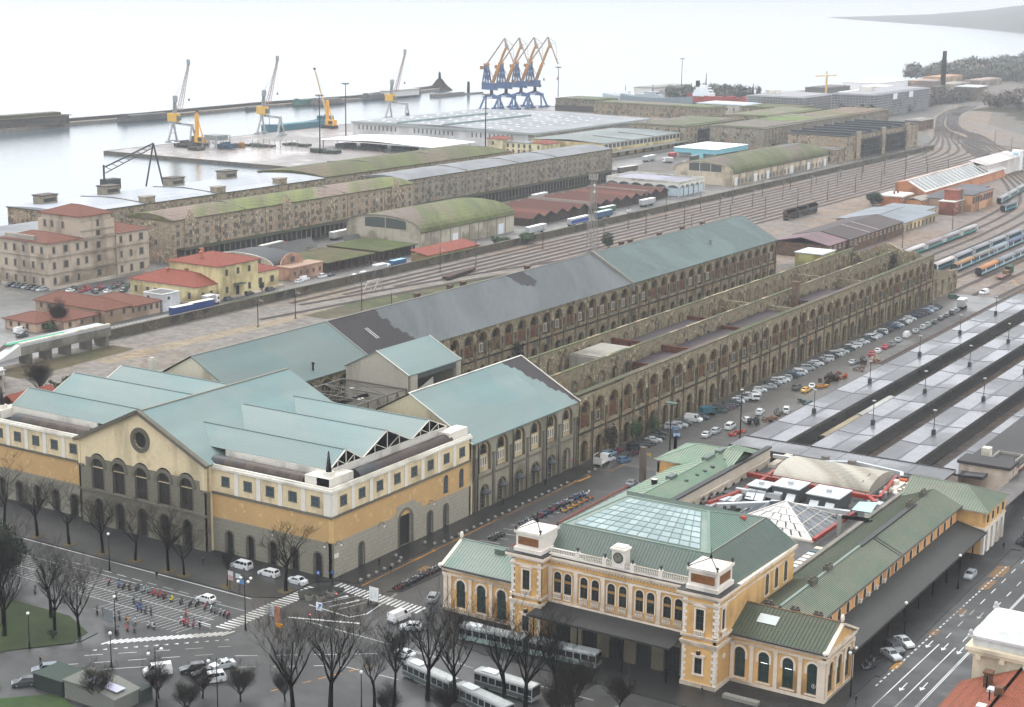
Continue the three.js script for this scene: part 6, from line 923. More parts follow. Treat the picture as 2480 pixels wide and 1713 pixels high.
{
const t=bld('customs_house','pale yellow villa with bright red hipped roofs and a taller middle block','building',468,-432);const w=Mk('#e3d3a0',.95,TX.plaster),W=winGeo(1.2,2.2,{trim:.2,nx:2,ny:2});
wp(t,'left_wing',Bx(447.5,0,-450,466,6.6,-416.5),w);wp(t,'middle_block',Bx(458.5,0,-440,481,13,-415.6),w);wp(t,'right_wing',Bx(481,0,-438,496,7.2,-418),w);
hipRoof(t,447.5,466,-450,-416.5,6.7,10.2,tileO);hipRoof(t,458.5,481,-440,-415.6,13.1,16.4,tileO,.9);hipRoof(t,481,496,-438,-418,7.3,10,tileO);wp(t,'cornice',Bx(458.2,12.5,-440.3,481.3,13.05,-415.3,true).box(447.2,6.1,-450,466,6.65,-416.2,true).box(481,6.7,-438,496.2,7.25,-417.8,true),sTrim);wp(t,'plinth',Bx(447.3,0,-450.2,496.2,.9,-415.4),sTrim);
const FL=face('-X',447.5,-450),FM=face('+Z',458.5,-415.6),FR=face('+Z',481,-418);for(const x of[3,9,13,17,24,30])fp(t,'window',W,pwin,FL,x,2,.02);for(const[x,y]of[[4.6,9],[11,9],[17.4,9],[4.6,2.4],[17.4,2.4]])fp(t,'window',W,pwin,FM,x,y,.02);for(const x of[4,11])fp(t,'window',winGeo(1.8,2.4,{trim:.2}),pwin,FR,x,2.4,.02);fp(t,'window',W,pwin,face('+Z',447.5,-416.5),3.4,2,.02);fp(t,'window',W,pwin,face('+Z',447.5,-416.5),8,2,.02);
fp(t,'door',archPane(1.9,4.2),darkHole,FM,10.6,.1,.03);fp(t,'door_canopy',Bx(-2.4,0,0,2.4,.25,2.4,true).bar(V(-2,0,2.2),V(-2,-1.4,0),.1).bar(V(2,0,2.2),V(2,-1.4,0),.1),Mk('#4b5652',.6),FM,10.6,5.2);for(const[x,z,y]of[[470,-434,15],[463,-428,15.2],[455,-438,9],[458,-431,9]])wp(t,'chimney',g0().cbox(x,y-1.2,z,1.2,2.8,1).cbox(x,y+1.6,z,1.5,.3,1.3),Mk('#b5735a',.8));
}
{
const w=Mk('#cfb39b',.85,TX.plaster),mk=(name,label,x0,x1,z0,z1,e,r,roof,wn)=>{const t=bld(name,label,'building',(x0+x1)/2,(z0+z1)/2);wp(t,'wall',Bx(x0,0,z0,x1,e,z1),w);hipRoof(t,x0,x1,z0,z1,e,r,roof,.7);for(let k=0;k<wn;k++)fp(t,'window',winGeo(1,1.6,{trim:.18}),pwin,face('+Z',x0,z1),(k+.5)*(x1-x0)/wn,e-2.4,.02);for(let k=0;k<3;k++)fp(t,'window',winGeo(1,1.6,{trim:.18}),pwin,face('-X',x0,z0),3+k*4,e-2.4,.02);return t;};
mk('red_tiled_house','lowest left red tiled house half hidden behind a bare bush',379,392,-441,-426,3.4,5.6,tileR,2);mk('red_tiled_house','low red tiled house with shuttered front facing the port wall',386,402.4,-436,-420,3.6,6,tileR,3);mk('red_tiled_house','red tiled house with two roof windows in the middle of the low group',402.6,414.5,-452,-417.4,5,8,tileR,2);mk('red_tiled_house','red tiled house next to the white cube',414.7,429.6,-440,-417.6,4.4,7,tileR,5);
const t=bld('white_cube','plain white flat-roofed cube beside the yellow villa','building',435,-421.5);wp(t,'walls',Bx(430.5,0,-426.5,439.4,6.2,-417.2),Mk('#e9eaea',.95,TX.mottle));wp(t,'parapet',Bx(430.3,6.2,-426.7,439.6,6.5,-425.9).box(430.3,6.2,-417.9,439.6,6.5,-417).box(430.3,6.2,-425.9,431,6.5,-417.9).box(438.9,6.2,-425.9,439.6,6.5,-417.9),Mk('#c9cbcb',.85));wp(t,'flat_roof',Bx(431,6.2,-425.9,438.9,6.24,-417.9),Mk('#73716c',.66));fp(t,'window',winGeo(1.2,1,{trim:0}),pwin,face('-X',430.5,-426.5),2.4,4.4,.02);fp(t,'window',winGeo(1.2,1,{trim:0}),pwin,face('+Z',430.5,-417.2),3.2,4.2,.02);
}
{
const t=bld('concrete_ramp','white and green elevated concrete ramp ending at the port wall','ramp',362,-391.5);wp(t,'deck',Bx(341,6.3,-396.5,378.6,7,-390.4,true),Mk('#d7dadb',.88,TX.mottle));wp(t,'side_beam',Bx(341,3.6,-390.6,378.6,6.3,-390.2,true),Mk('#8f8b80',.78,TX.plaster));wp(t,'parapet',Bx(341,7,-391.4,378.6,7.5,-390.4),wStone);wp(t,'green_strip',Bx(338,7,-394.5,362,7.12,-392.6),Mk('#3f9a72',.85));wp(t,'sloped_end',g0().quad(V(332,3.4,-396.5),V(332,3.4,-390.4),V(341,6.9,-390.4),V(341,6.9,-396.5)).quad(V(332,3,-390.3),V(341,3.6,-390.3),V(341,6.9,-390.3),V(332,3.4,-390.3)),M('#c9c8c4',{k:.85,two:true}));wp(t,'dark_panel',g0().quad(V(332.5,3.7,-396.4),V(332.5,3.7,-394.2),V(340.5,6.85,-394.2),V(340.5,6.85,-396.4)),Mk('#5a463c',.6));wp(t,'piers',Bx(345,0,-396,346,3.6,-391).box(353,0,-396,354,3.6,-391).box(361,0,-396,362,3.6,-391).box(370,0,-396,371,3.6,-391).box(377,0,-396,378.4,6.3,-391),Mk('#8a857b',.75,TX.plaster));
const b=bld('white_gate_house','small white two-storey gate house with three windows at the left edge','building',313,-373);wp(b,'walls',Bx(309.5,0,-376.5,316.5,6.2,-370),Mk('#d9d4ca',.9,TX.plaster));wp(b,'roof',Bx(309,6.2,-377,317,6.6,-369.6,true),Mk('#b5b2ac',.85));for(let k=0;k<3;k++){fp(b,'window',winGeo(1.1,1.2,{trim:.12}),pwin,face('+Z',309.5,-370),1.4+k*2.1,3.8,.02);fp(b,'window',winGeo(1.1,1.2,{trim:.12}),pwin,face('-X',309.5,-376.5),1.4+k*1.9,3.8,.02);}
const r=bld('orange_tile_roof_house','small house with an orange tiled gable behind the left end of the teal roofs','building',292,-333);wp(r,'walls',Bx(286,0,-338,300,6.8,-328),w3());const g=g0();slab(g,V(285.4,6.8,-327.4),V(300.6,6.8,-327.4),V(300.6,10.6,-333),V(285.4,10.6,-333));slab(g,V(300.6,6.8,-338.6),V(285.4,6.8,-338.6),V(285.4,10.6,-333),V(300.6,10.6,-333));wp(r,'roof',g,tileO);
function w3(){return Mk('#d8c7ae',.9,TX.plaster);}
}
{
const t=bld('port_boundary_wall','long weathered concrete wall running between the port road and the railway yard','wall',800,-398);for(let x=379;x<1240;x+=24)wp(t,'wall_panel',Bx(x,0,-398.6,Math.min(1240,x+23.8),3.1+((x/24|0)%3)*.06,-398),Mk('#8e8778',.74,TX.stone));wp(t,'coping',Bx(379,3.22,-398.75,1240,3.36,-397.85,true),Mk('#8f8b7c',.7,TX.moss));
}
function vaultShed(o){
const{x0,x1,z0,z1,e,top}=o,t=bld('barrel_roof_shed',o.label,'shed',(x0+x1)/2,(z0+z1)/2),zm=(z0+z1)/2,hw=(z1-z0)/2,n=14,Y=s=>e+Math.sin(s*PI)**.85*(top-e),Z=s=>zm+Math.cos(s*PI)*(hw+.4);
const g=g0(),s=new Shape();for(let i=0;i<n;i++)g.quad(V(x0-.5,Y(i/n),Z(i/n)),V(x1+.5,Y(i/n),Z(i/n)),V(x1+.5,Y((i+1)/n),Z((i+1)/n)),V(x0-.5,Y((i+1)/n),Z((i+1)/n)));wp(t,'roof',g,o.roof);
s.moveTo(-z1,0);s.lineTo(-z1,e);for(let i=1;i<n;i++)s.lineTo(-Z(i/n),Y(i/n)-.15);s.lineTo(-z0,e);s.lineTo(-z0,0);wp(t,'end_wall',new Extrude(s,E0(.5)).rotateY(PI/2).translate(x0,0,0),o.wall);wp(t,'end_wall',new Extrude(s,E0(.5)).rotateY(PI/2).translate(x1-.5,0,0),o.wall);
wp(t,'side_wall',Bx(x0+.5,0,z1-.5,x1-.5,e,z1).box(x0+.5,0,z0,x1-.5,e,z0+.5),o.wall);const rim=g0();for(let i=0;i<n;i++)rim.bar(V(x0-.5,Y(i/n)+.02,Z(i/n)),V(x0-.5,Y((i+1)/n)+.02,Z((i+1)/n)),.4,.3);wp(t,'roof_rim',rim,o.rim||Mk('#7d7a6e',.7));
const fan=[];for(let k=0;k<o.lights;k++){const za=lerp(zm+hw*.62,zm-hw*.5,k/o.lights)-.25,zb=lerp(zm+hw*.62,zm-hw*.5,(k+1)/o.lights)+.25,yb=e+.5,top2=z=>Math.min(Y(Math.acos(clamp((z-zm)/(hw+.4),-1,1))/PI)-1.1,top-1.2),q=g0(),m=5;for(let i=0;i<m;i++){const z0a=lerp(za,zb,i/m),z1a=lerp(za,zb,(i+1)/m);q.tri(V(x0-.03,yb,z0a),V(x0-.03,top2(z1a),z1a),V(x0-.03,yb,z1a));q.tri(V(x0-.03,yb,z0a),V(x0-.03,top2(z0a),z0a),V(x0-.03,top2(z1a),z1a));}wp(t,'fanlight',q,M('#4c524e',{rough:.3,two:true}));}
const F=face('+Z',x0,z1),W=x1-x0,np=o.bays;for(let k=1;k<np;k++)fp(t,'pilaster',Bx(-.2,0,0,.2,e,.15),Mk('#8f8a7e',.7),F,k*W/np);for(const[k,c]of o.doors)fp(t,'sliding_door',Bx(-2.2,.05,0,2.2,5,.12),M(c,{k:.88}),F,(k+.5)*W/np);fp(t,'eaves_gutter',Bx(-.4,e-.25,0,W+.4,e+.05,.5,true),Mk('#4d4a45',.6),F);if(o.extra)o.extra(t,F,W);return t;
}
vaultShed({x0:601.5,x1:680,z0:-466,z1:-424,e:8.3,top:14.6,roof:M('#a09c92',{k:.7,map:TX.moss,rough:.95}),wall:Mk('#c6bda9',.86,TX.plaster),lights:2,bays:10,doors:[[3,'#e6e6e4'],[8,'#dfe3ea']],label:'big beige barrel-roofed shed with two dark fanlights beyond the mossy sheds'});
vaultShed({x0:921,x1:1075,z0:-458,z1:-418.4,e:7.4,top:14,roof:M('#918d84',{k:.68,map:TX.moss,rough:.95}),wall:Mk('#d8c8b0',.9,TX.plaster),lights:3,bays:16,doors:[[0,'#e2e2e2'],[3,'#ececec'],[5,'#ececec'],[9,'#ececec'],[12,'#ececec'],[15,'#e4e4e4']],rim:Mk('#b7ab97',.85),label:'long pink-white barrel-roofed shed with three fanlights beside the yard',extra:(t,F,W)=>{wp(t,'grey_roof_end',g0().quad(V(1040,13.9,-441),V(1075.6,13.9,-441),V(1075.6,14.2,-437),V(1040,14.2,-437)),Mk('#8d929c',.75,TX.felt));for(let k=0;k<24;k++)fp(t,'window',winGeo(2.2,2.6,{trim:.1,nx:3,ny:2}),[portTrim,darkTrim,M('#5d655f',{rough:.3})],F,8+k*6,.9,.03);for(const[x,s]of[[985,.34],[1005,.4],[1022,.32]])wp(t,'roof_patch',g0().quad(V(x,12.6,-427.6),V(x+12,12.6,-427.6),V(x+12,13.1,-430),V(x,13.1,-430)),Mk('#b8b3a8',.8));}});
{
vaultShed({x0:506,x1:523,z0:-462,z1:-429,e:5,top:9.4,roof:M('#47494a',{k:.62,map:TX.felt,rough:.7}),wall:Mk('#cfbfae',.88,TX.plaster),lights:2,bays:3,doors:[],rim:wStone,label:'small black barrel-roofed shed with a white rim beside the customs villa'});
const t=bld('pink_depot_front','pink plastered depot front with a rounded gable and dark window','building',515,-424);const w=Mk('#c79c84',.88,TX.plaster);wp(t,'front_block',Bx(507,0,-428.5,527.5,5.2,-421),w);const s=new Shape();s.moveTo(509,5.2);s.absellipse(516,5.4,7,4.4,PI,0,true);s.lineTo(523,5.2);wp(t,'round_gable',new Extrude(s,{depth:.7,bevelEnabled:false,curveSegments:10}).translate(0,0,-428.2),w);wp(t,'window',winGeo(2.6,2.2,{trim:.12}).clone().translate(516,6.2,-427.45),pwin);for(let k=0;k<5;k++)fp(t,'window',winGeo(1.1,1.6,{trim:.15}),pwin,face('+Z',507,-421),2.5+k*4,2,.02);wp(t,'cornice',Bx(506.6,5,-428.8,527.9,5.5,-420.6,true),Mk('#a98a76',.8));
}
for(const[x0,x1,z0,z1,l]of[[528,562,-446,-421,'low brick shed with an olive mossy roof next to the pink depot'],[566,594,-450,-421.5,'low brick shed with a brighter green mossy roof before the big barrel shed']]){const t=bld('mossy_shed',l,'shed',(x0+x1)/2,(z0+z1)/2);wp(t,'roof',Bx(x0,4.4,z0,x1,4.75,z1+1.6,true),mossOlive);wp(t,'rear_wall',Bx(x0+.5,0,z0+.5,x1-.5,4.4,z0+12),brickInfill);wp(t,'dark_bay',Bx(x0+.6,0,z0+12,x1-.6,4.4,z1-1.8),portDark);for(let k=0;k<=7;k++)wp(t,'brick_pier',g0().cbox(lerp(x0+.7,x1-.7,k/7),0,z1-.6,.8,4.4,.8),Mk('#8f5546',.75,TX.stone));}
{const t=bld('collapsed_shed','roofless crumbling white walls with a fallen dark roof between the mossy sheds','ruin',572,-456);wp(t,'broken_wall',Bx(556,0,-452,566,3.8,-451.2).box(565.4,0,-460,566,3.2,-452).box(540,0,-470,562,4.4,-469.2),Mk('#b9b0a4',.8,TX.stone));wp(t,'fallen_roof',g0().quad(V(548,.5,-462),V(572,1.2,-458),V(578,5.2,-468),V(552,4.6,-470)).quad(V(585,.4,-452),V(596,1,-450),V(600,5,-458),V(590,5.2,-460)),M('#5b5a57',{k:.62,map:TX.felt,two:true}));}
{const t=bld('orange_tiled_shed','low shed with an orange tiled lean-to roof behind the port wall','shed',592,-404);const g=g0();slab(g,V(571,4.2,-398.9),V(612,4.2,-398.9),V(612,6,-408.5),V(571,6,-408.5));wp(t,'roof',g,tileO);wp(t,'walls',Bx(571.6,0,-408,611.5,4.1,-399.2),Mk('#b39a6c',.8,TX.plaster));}
{
const t=bld('saw_tooth_shed','wide dark red saw-tooth roofed shed with thirteen gables facing the yard','shed',772,-443);const n=13,x0=698,x1=848,w=(x1-x0)/n,wallM=Mk('#6d5549',.66,TX.stone);wp(t,'walls',Bx(x0,0,-461,x1,3.8,-425.5),wallM);for(let k=0;k<n;k++){const a=x0+k*w,b=a+w,m=(a+b)/2,g=g0();g.quad(V(a,3.9,-424.5),V(a,3.9,-462),V(m,6.2,-462),V(m,6.2,-424.5));g.quad(V(b,3.9,-462),V(b,3.9,-424.5),V(m,6.2,-424.5),V(m,6.2,-462));wp(t,'gable_roof',g,k%4===1?tileR:tileOld);const f=g0().tri(V(a,3.85,-425.2),V(b,3.85,-425.2),V(m,6.1,-425.2));wp(t,'gable_front',f,Mk('#4a403b',.6,TX.stone));wp(t,'barge_board',g0().bar(V(a,3.9,-424.4),V(m,6.25,-424.4),.3,.2).bar(V(m,6.25,-424.4),V(b,3.9,-424.4),.3,.2),Mk('#5a4a42',.6));if(k%2)fp(t,'door',archPane(2.4,3),darkHole,face('+Z',x0,-425.5),(k+.5)*w,.05,.03);}for(const x of[x0+5*w,x1-2.4*w])wp(t,'fire_wall',Bx(x-.3,3.8,-462.2,x+.3,6.7,-424.2),Mk('#a79d92',.78));
}
{
const t=bld('blue_arcade_pavilion','pale blue pavilion with white scalloped arches and a flat lilac roof','building',869,-444);const x0=853,x1=885,z0=-468,z1=-420.5,bl=Mk('#c3d4dd',.88,TX.plaster);wp(t,'walls',Bx(x0+3,0,z0+3,x1-3,6,z1-2),bl);wp(t,'flat_roof',Bx(x0,7.5,z0,x1,7.8,z1,true),Mk('#b9b7c6',.8,TX.felt));wp(t,'parapet',Bx(x0-.3,7,z0-.3,x0+.3,8.8,z1+.3,true).box(x1-.3,7,z0,x1+.3,8.8,z1,true).box(x0,7,z1-.3,x1,8.8,z1+.3,true).box(x0,7,z0-.3,x1,8.8,z0+.3),Mk('#d6d3c8',.88,TX.plaster));const FW=face('-X',x0,z0),FZ=face('+Z',x0,z1);for(const[F,L,n]of[[FW,47.5,6],[FZ,32,5]]){const ops=[];for(let k=0;k<n;k++)ops.push({x:(k+.5)*L/n,y:3.9,w:L/n-.3,h:3});const s=new Shape();s.moveTo(0,7.2);for(let k=0;k<n;k++){s.lineTo(k*L/n,5);s.quadraticCurveTo((k+.5)*L/n,8,(k+1)*L/n,5);}s.lineTo(L,7.2);fp(t,'scalloped_fringe',new Extrude(s,E0(.4)),Mk('#dcdad0',.88),F,0,0,.02);for(let k=0;k<=n;k++)fp(t,'post',Bx(-.3,0,0,.3,5.2,.4),k?Mk('#dcdad0',.88):Mk('#4b7cb0',.85),F,k*L/n);for(let k=0;k<n;k++)fp(t,'panel',archPane(L/n-1,4.6),bl,F,(k+.5)*L/n,.2,-.3);}
}
{const t=bld('cyan_box','cyan banded flat box building with a white roof','building',1090,-514);wp(t,'wall',Bx(1068,0,-528,1112,3.2,-500),Mk('#cdc9be',.88));wp(t,'cyan_band',Bx(1064,3.2,-530,1118,6.4,-497,true),Mk('#82c4d0',.88));wp(t,'roof',Bx(1063.6,6.4,-530.4,1118.4,6.7,-496.6),Mk('#e8edf0',.95));wp(t,'window_strip',Bx(1071,1.6,-499.95,1108,3,-499.9),glassDark);wp(t,'entrance',Bx(1064,0,-516,1067.9,3.2,-507),Mk('#8fd0dc',.9));}
{
const t=bld('yellow_dock_shed','long pale yellow dock shed with a row of dark clerestory windows and grey roof','shed',1068,-585);const x0=1010,x1=1128,yw=Mk('#dfcb97',.92,TX.plaster);wp(t,'walls',Bx(x0,0,-616,x1,11.2,-557),yw);const g=g0();slab(g,V(x0-.8,11.3,-556),V(x1+.8,11.3,-556),V(x1+.8,12.6,-586),V(x0-.8,12.6,-586));slab(g,V(x1+.8,11.3,-617),V(x0-.8,11.3,-617),V(x0-.8,12.6,-586),V(x1+.8,12.6,-586));wp(t,'roof',g,M('#97a09d',{k:.74,map:TX.felt,rough:.7}));const F=face('+Z',x0,-557);for(let k=0;k<20;k++)fp(t,'clerestory_window',winGeo(4.6,3,{trim:.3,nx:3,ny:1}),[Mk('#e6e3da',.9),darkTrim,M('#3b3e3f',{rough:.3})],F,3+k*5.85,7.4,.04);fp(t,'dock_roof',Bx(-1,4.8,0,x1-x0+3,5.2,6.5,true),Mk('#8b8a80',.72),F);fp(t,'dock',Bx(-1,0,0,x1-x0,1.2,5.5),Mk('#9a958b',.75),F);for(let k=0;k<9;k++)fp(t,'door',archPane(3.4,3.4),Mk('#4a4742',.6),F,8+k*13,1.2,.04);for(const[k,s]of[[.3,0],[.62,0]])wp(t,'roof_upstand',g0().bar(V(lerp(x0,x1,k),11.6,-556),V(lerp(x0,x1,k),12.9,-586),.5,.3),Mk('#6b7370',.6));}
{
const t=bld('white_dock_shed','huge white dock shed with a grey roof dotted by rows of white roof lights','shed',1135,-710);const x0=1040,x1=1225,z0=-800,z1=-632,H=12;wp(t,'walls',Bx(x0+1,0,z0+1,x1-2,H-.6,z1-6),Mk('#e9e8e6',.92,TX.mottle));const g=g0();slab(g,V(x0,H,z1),V(x1,H,z1),V(x1,H+1.6,(z0+z1)/2),V(x0,H+1.6,(z0+z1)/2),.8);slab(g,V(x1,H,z0),V(x0,H,z0),V(x0,H+1.6,(z0+z1)/2),V(x1,H+1.6,(z0+z1)/2),.8);wp(t,'roof',g,M('#a7aaae',{k:.78,map:TX.felt,rough:.6}));wp(t,'fascia',Bx(x0-.3,H-1.2,z0,x0,H+.3,z1,true).box(x0,H-1.2,z1,x1,H+.3,z1+.3,true),Mk('#a8b0ae',.8));
const F=face('-X',x0+1,z0+1);for(let b=0;b<3;b++)for(let k=0;k<10;k++)fp(t,'window',winGeo(1.3,3.4,{trim:0,nx:1,ny:2}),[portTrim,darkTrim,M('#5a5f62',{rough:.3})],F,6+b*53+k*3.9,6.2,.05);const ys=z=>H+1.6*(1-Math.abs(z-(z0+z1)/2)/((z1-z0)/2))+.05;const rl=g0(),rl2=g0();for(let i=0;i<8;i++)for(let j=0;j<15;j++){const x=x0+10+i*19+(j%2)*5,z=z0+8+j*9.4;if(z>z1-22||x>x1-25)continue;const r=g0().tri(V(x,ys(z)+.12,z+3),V(x+3.2,ys(z)+.12,z+3),V(x+3.2,ys(z)+.12,z)).tri(V(x,ys(z)+.12,z+3),V(x+3.2,ys(z)+.12,z),V(x,ys(z)+.12,z));wp(t,'roof_light',r,Mk('#eef1f3',.98));}for(const z of[-754,-712])wp(t,'roof_ridge',Bx(x0-1,ys(z),z-1,x1-60,ys(z)+1.3,z+1),Mk('#8fa39d',.75));const ps=Bx(-.5,0,-.5,.5,H-.6,.5).build();for(let k=0;k<7;k++)part(t,'column',ps,wStone,[lerp(x0+4,x1-4,k/6)-1135,0,z1-1.5+710]);}
{const t=bld('white_dock_canopy','long white open-sided dock canopy on posts before the white shed','canopy',985,-718);const g=g0();slab(g,V(962,6,-662),V(962,6,-762),V(985,6.8,-766),V(985,6.8,-662));g.p;wp(t,'roof',Bx(955,5.6,-764,1012,6,-664,true).quad(V(954.6,5.9,-664),V(1012,5.9,-664),V(1012,7.4,-714),V(954.6,7.4,-714)).quad(V(1012,5.9,-764),V(954.6,5.9,-764),V(954.6,7.4,-714),V(1012,7.4,-714)),M('#ecebe8',{k:.95,two:true}));const ps=g0().cyl(V(0,0,0),V(0,5.6,0),.3,.3,6).build();for(let k=0;k<8;k++)for(const x of[-28,24])part(t,'post',ps,wStone,[x,0,lerp(50,-44,k/7)]);for(let k=0;k<5;k++)wp(t,'stacked_goods',Bx(966+(k%2)*12,0,-758+k*14,980+(k%2)*14,2.4,-749+k*14),Mk('#3f5650',.7,TX.mottle));}
{const t=bld('cream_port_house','cream port house with two small red hipped roofs in front of the white shed','building',1000,-615);const w=Mk('#e9deb6',.95,TX.plaster);wp(t,'left_tower',Bx(989,0,-640,1003,11.6,-627),w);wp(t,'link_block',Bx(992,0,-627,1004,9.4,-604),w);wp(t,'right_tower',Bx(990,0,-604,1006,10.4,-590),w);hipRoof(t,989,1003,-640,-627,11.6,13.4,tileO,.8);hipRoof(t,990,1006,-604,-590,10.4,12.4,tileO,.8);wp(t,'link_roof',Bx(991.5,9.4,-627,1004.5,9.8,-604,true),feltGrey);const F=face('-X',992,-627),W=winGeo(1.5,2.4,{trim:.1,nx:1});for(let k=0;k<5;k++)for(const y of[2.4,6.2])fp(t,'window',W,pwin,F,2.5+k*4.6,y,.03);for(const y of[3,7.4])fp(t,'window',W,pwin,face('-X',989,-640),5,y,.03);fp(t,'window',W,pwin,face('-X',990,-604),6,6.2,.03);}
{const t=bld('red_tile_hut','small red tiled roof peeping over the green-roofed warehouse','building',925,-590);wp(t,'walls',Bx(908,0,-612,942,9,-588),portPink);hipRoof(t,908,942,-612,-588,9,12,tileR);}
function farBlock(name,label,x0,x1,z0,z1,H,wall,roof,o={}){const t=bld(name,label,'building',(x0+x1)/2,(z0+z1)/2);wp(t,'wall',Bx(x0,0,z0,x1,H,z1),wall);wp(t,'roof',Bx(x0-.6,H,z0-.6,x1+.6,H+.5,z1+.6,true).box(x0+3,H+.5,z0+3,x1-3,H+(o.rise||1),z1-3),roof);const wg=winGeo(1.5,2.2,{trim:.15,nx:2,ny:1});const rows=o.rows||[2,6,10];const fz=face('+Z',x0,z1),fx=face('-X',x0,z0),nz=o.nz??Math.floor((x1-x0)/6),nx2=o.nx??Math.floor((z1-z0)/7);for(const y of rows){for(let k=0;k<nz;k++)fp(t,'window',wg,pwin,fz,(k+.5)*(x1-x0)/nz,y,.03);for(let k=0;k<nx2;k++)fp(t,'window',wg,pwin,fx,(k+.5)*(z1-z0)/nx2,y,.03);}if(o.extra)o.extra(t);return t;}
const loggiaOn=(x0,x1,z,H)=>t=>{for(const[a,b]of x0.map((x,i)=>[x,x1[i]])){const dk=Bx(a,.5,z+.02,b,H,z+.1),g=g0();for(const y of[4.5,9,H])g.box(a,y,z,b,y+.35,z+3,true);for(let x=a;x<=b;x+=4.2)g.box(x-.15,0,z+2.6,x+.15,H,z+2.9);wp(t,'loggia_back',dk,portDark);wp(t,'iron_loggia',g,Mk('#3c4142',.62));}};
farBlock('plain_end_warehouse','grey-brown warehouse with a big blank end wall and mossy roof beyond the cyan box',1135,1290,-536,-492,16.6,portW2,Mk('#8f8f83',.72,TX.moss),{nx:0,rows:[6.5,10,13.4],extra:t=>{wp(t,'loading_dock',Bx(1150,0,-491.9,1285,4.8,-487),portDark);wp(t,'green_roof_patch',Bx(1215,17.2,-528,1262,17.7,-500),Mk('#93a858',.75,TX.moss));}});
farBlock('iron_loggia_warehouse','tall pinkish stone warehouse with two dark iron loggias beside the curving tracks',1108,1262,-462,-418.5,17.3,portPink,Mk('#4d5154',.6,TX.felt),{nx:0,nz:16,rows:[6,10,13.5],extra:t=>{loggiaOn([1136,1186],[1176,1230],-418.5,13.5)(t);for(let k=0;k<7;k++)wp(t,'roof_ridge',Bx(1114+k*21,17.8,-462.5,1116+k*21,19.6,-418),Mk('#3a4244',.6));for(const x of[1130,1181,1234])wp(t,'stone_bay',Bx(x-4,0,-418.4,x+4,19.5,-417),portPink);}});
farBlock('annex_house','low stone annex at the foot of the loggia warehouse',1088,1107,-440,-419,9,portPink,Mk('#7f7a72',.7),{rows:[2.5,6]});
farBlock('middle_warehouse','grey warehouse with a dark iron loggia behind the cyan box',1128,1230,-600,-553,15.2,portW,Mk('#8c8a80',.72,TX.moss),{nx:5,nz:14,rows:[3,7.5,11.5],extra:loggiaOn([1150],[1186],-553,12)});
farBlock('cream_row_warehouse','long cream warehouse with dark doors across the end of the white shed',1385,1420,-776,-655,10.6,Mk('#d3c7ae',.88,TX.stone),Mk('#94967f',.72,TX.moss),{nz:4,nx:18,rows:[1.2,6.6]});
farBlock('quay_transit_shed','grey-roofed quay shed with a dark ground floor right of the blue cranes',1398,1440,-826,-780,11.4,Mk('#c3bcae',.85,TX.stone),Mk('#8d9488',.72,TX.moss),{rows:[7],nx:6,nz:5,extra:t=>wp(t,'dark_base',Bx(1397.2,0,-826,1397.9,5.4,-780),portDark)});
farBlock('mossy_block','low mossy-roofed block between the cream row and the scaffolded buildings',1440,1500,-650,-600,9.6,portW,mossG,{rows:[2,6]});farBlock('mossy_block','long mossy-roofed stone block behind the blank-ended warehouse',1300,1420,-600,-560,12.5,portW,Mk('#9a9a86',.72,TX.moss),{rows:[3,8]});farBlock('mossy_block','brown-roofed stone block right behind the blank-ended warehouse',1310,1440,-545,-505,14,portW2,Mk('#a08c78',.72,TX.moss),{rows:[3,7,11]});
farBlock('tan_block','small tan plastered block with four windows in front of the scaffolding',1528,1552,-592,-578,16,Mk('#cda684',.88),Mk('#9c948a',.75),{nx:2,nz:3,rows:[8.5,12.2]});
farBlock('grey_quay_store','pale roofed store in front of the red ship',1450,1490,-700,-650,10,Mk('#cfc8ba',.88,TX.plaster),Mk('#c2cbd2',.85),{rows:[5]});
for(const[x0,x1,z0,z1,H,l]of[[1496,1580,-668,-612,16.5,'left office block wrapped in grey scaffolding'],[1506,1672,-585,-546,21.5,'right long block wrapped in grey scaffolding with two white banners']]){const t=farBlock('scaffolded_block',l,x0,x1,z0,z1,H,Mk('#a7a6a8',.8,TX.mottle),Mk('#9f9da0',.75),{rows:[]});const g=g0();for(let y=2;y<H+1;y+=2.4){g.box(x0-1.8,y,z0,x0-.6,y+.22,z1,true);g.box(x0,y,z1+.6,x1,y+.22,z1+1.8,true);}for(let z=z0;z<=z1;z+=3)g.box(x0-1.85,0,z-.1,x0-1.65,H+1,z+.1);for(let x=x0;x<=x1;x+=3)g.box(x-.1,0,z1+1.65,x+.1,H+1,z1+1.85);wp(t,'scaffold',g,Mk('#bdbdbf',.8)).userData.kind='stuff';if(x0>1500)for(const x of[1560,1606])wp(t,'banner',Bx(x,15.5,z1+1.9,x+12,21,z1+2,true),Mk('#eceef0',.95));wp(t,'white_hut',Bx(lerp(x0,x1,.3),H+1,z0+8,lerp(x0,x1,.3)+14,H+5,z0+18),wStone);}
farBlock('white_mole_warehouse','white ended warehouse on the far mole behind the ships',1648,1740,-873,-848,9.4,Mk('#e3ded6',.92),Mk('#9a988f',.75),{nz:8,nx:0,rows:[4]});
farBlock('white_modern_shed','bright white stepped shed by the far shore',1950,2060,-745,-700,8.5,Mk('#f0f0f0',.98),Mk('#f2f2f2',.98),{rows:[]});farBlock('white_modern_shed','smaller white shed in front of the stepped white one',1870,1905,-690,-665,9,Mk('#eceded',.95),Mk('#e8e8e8',.95),{rows:[]});
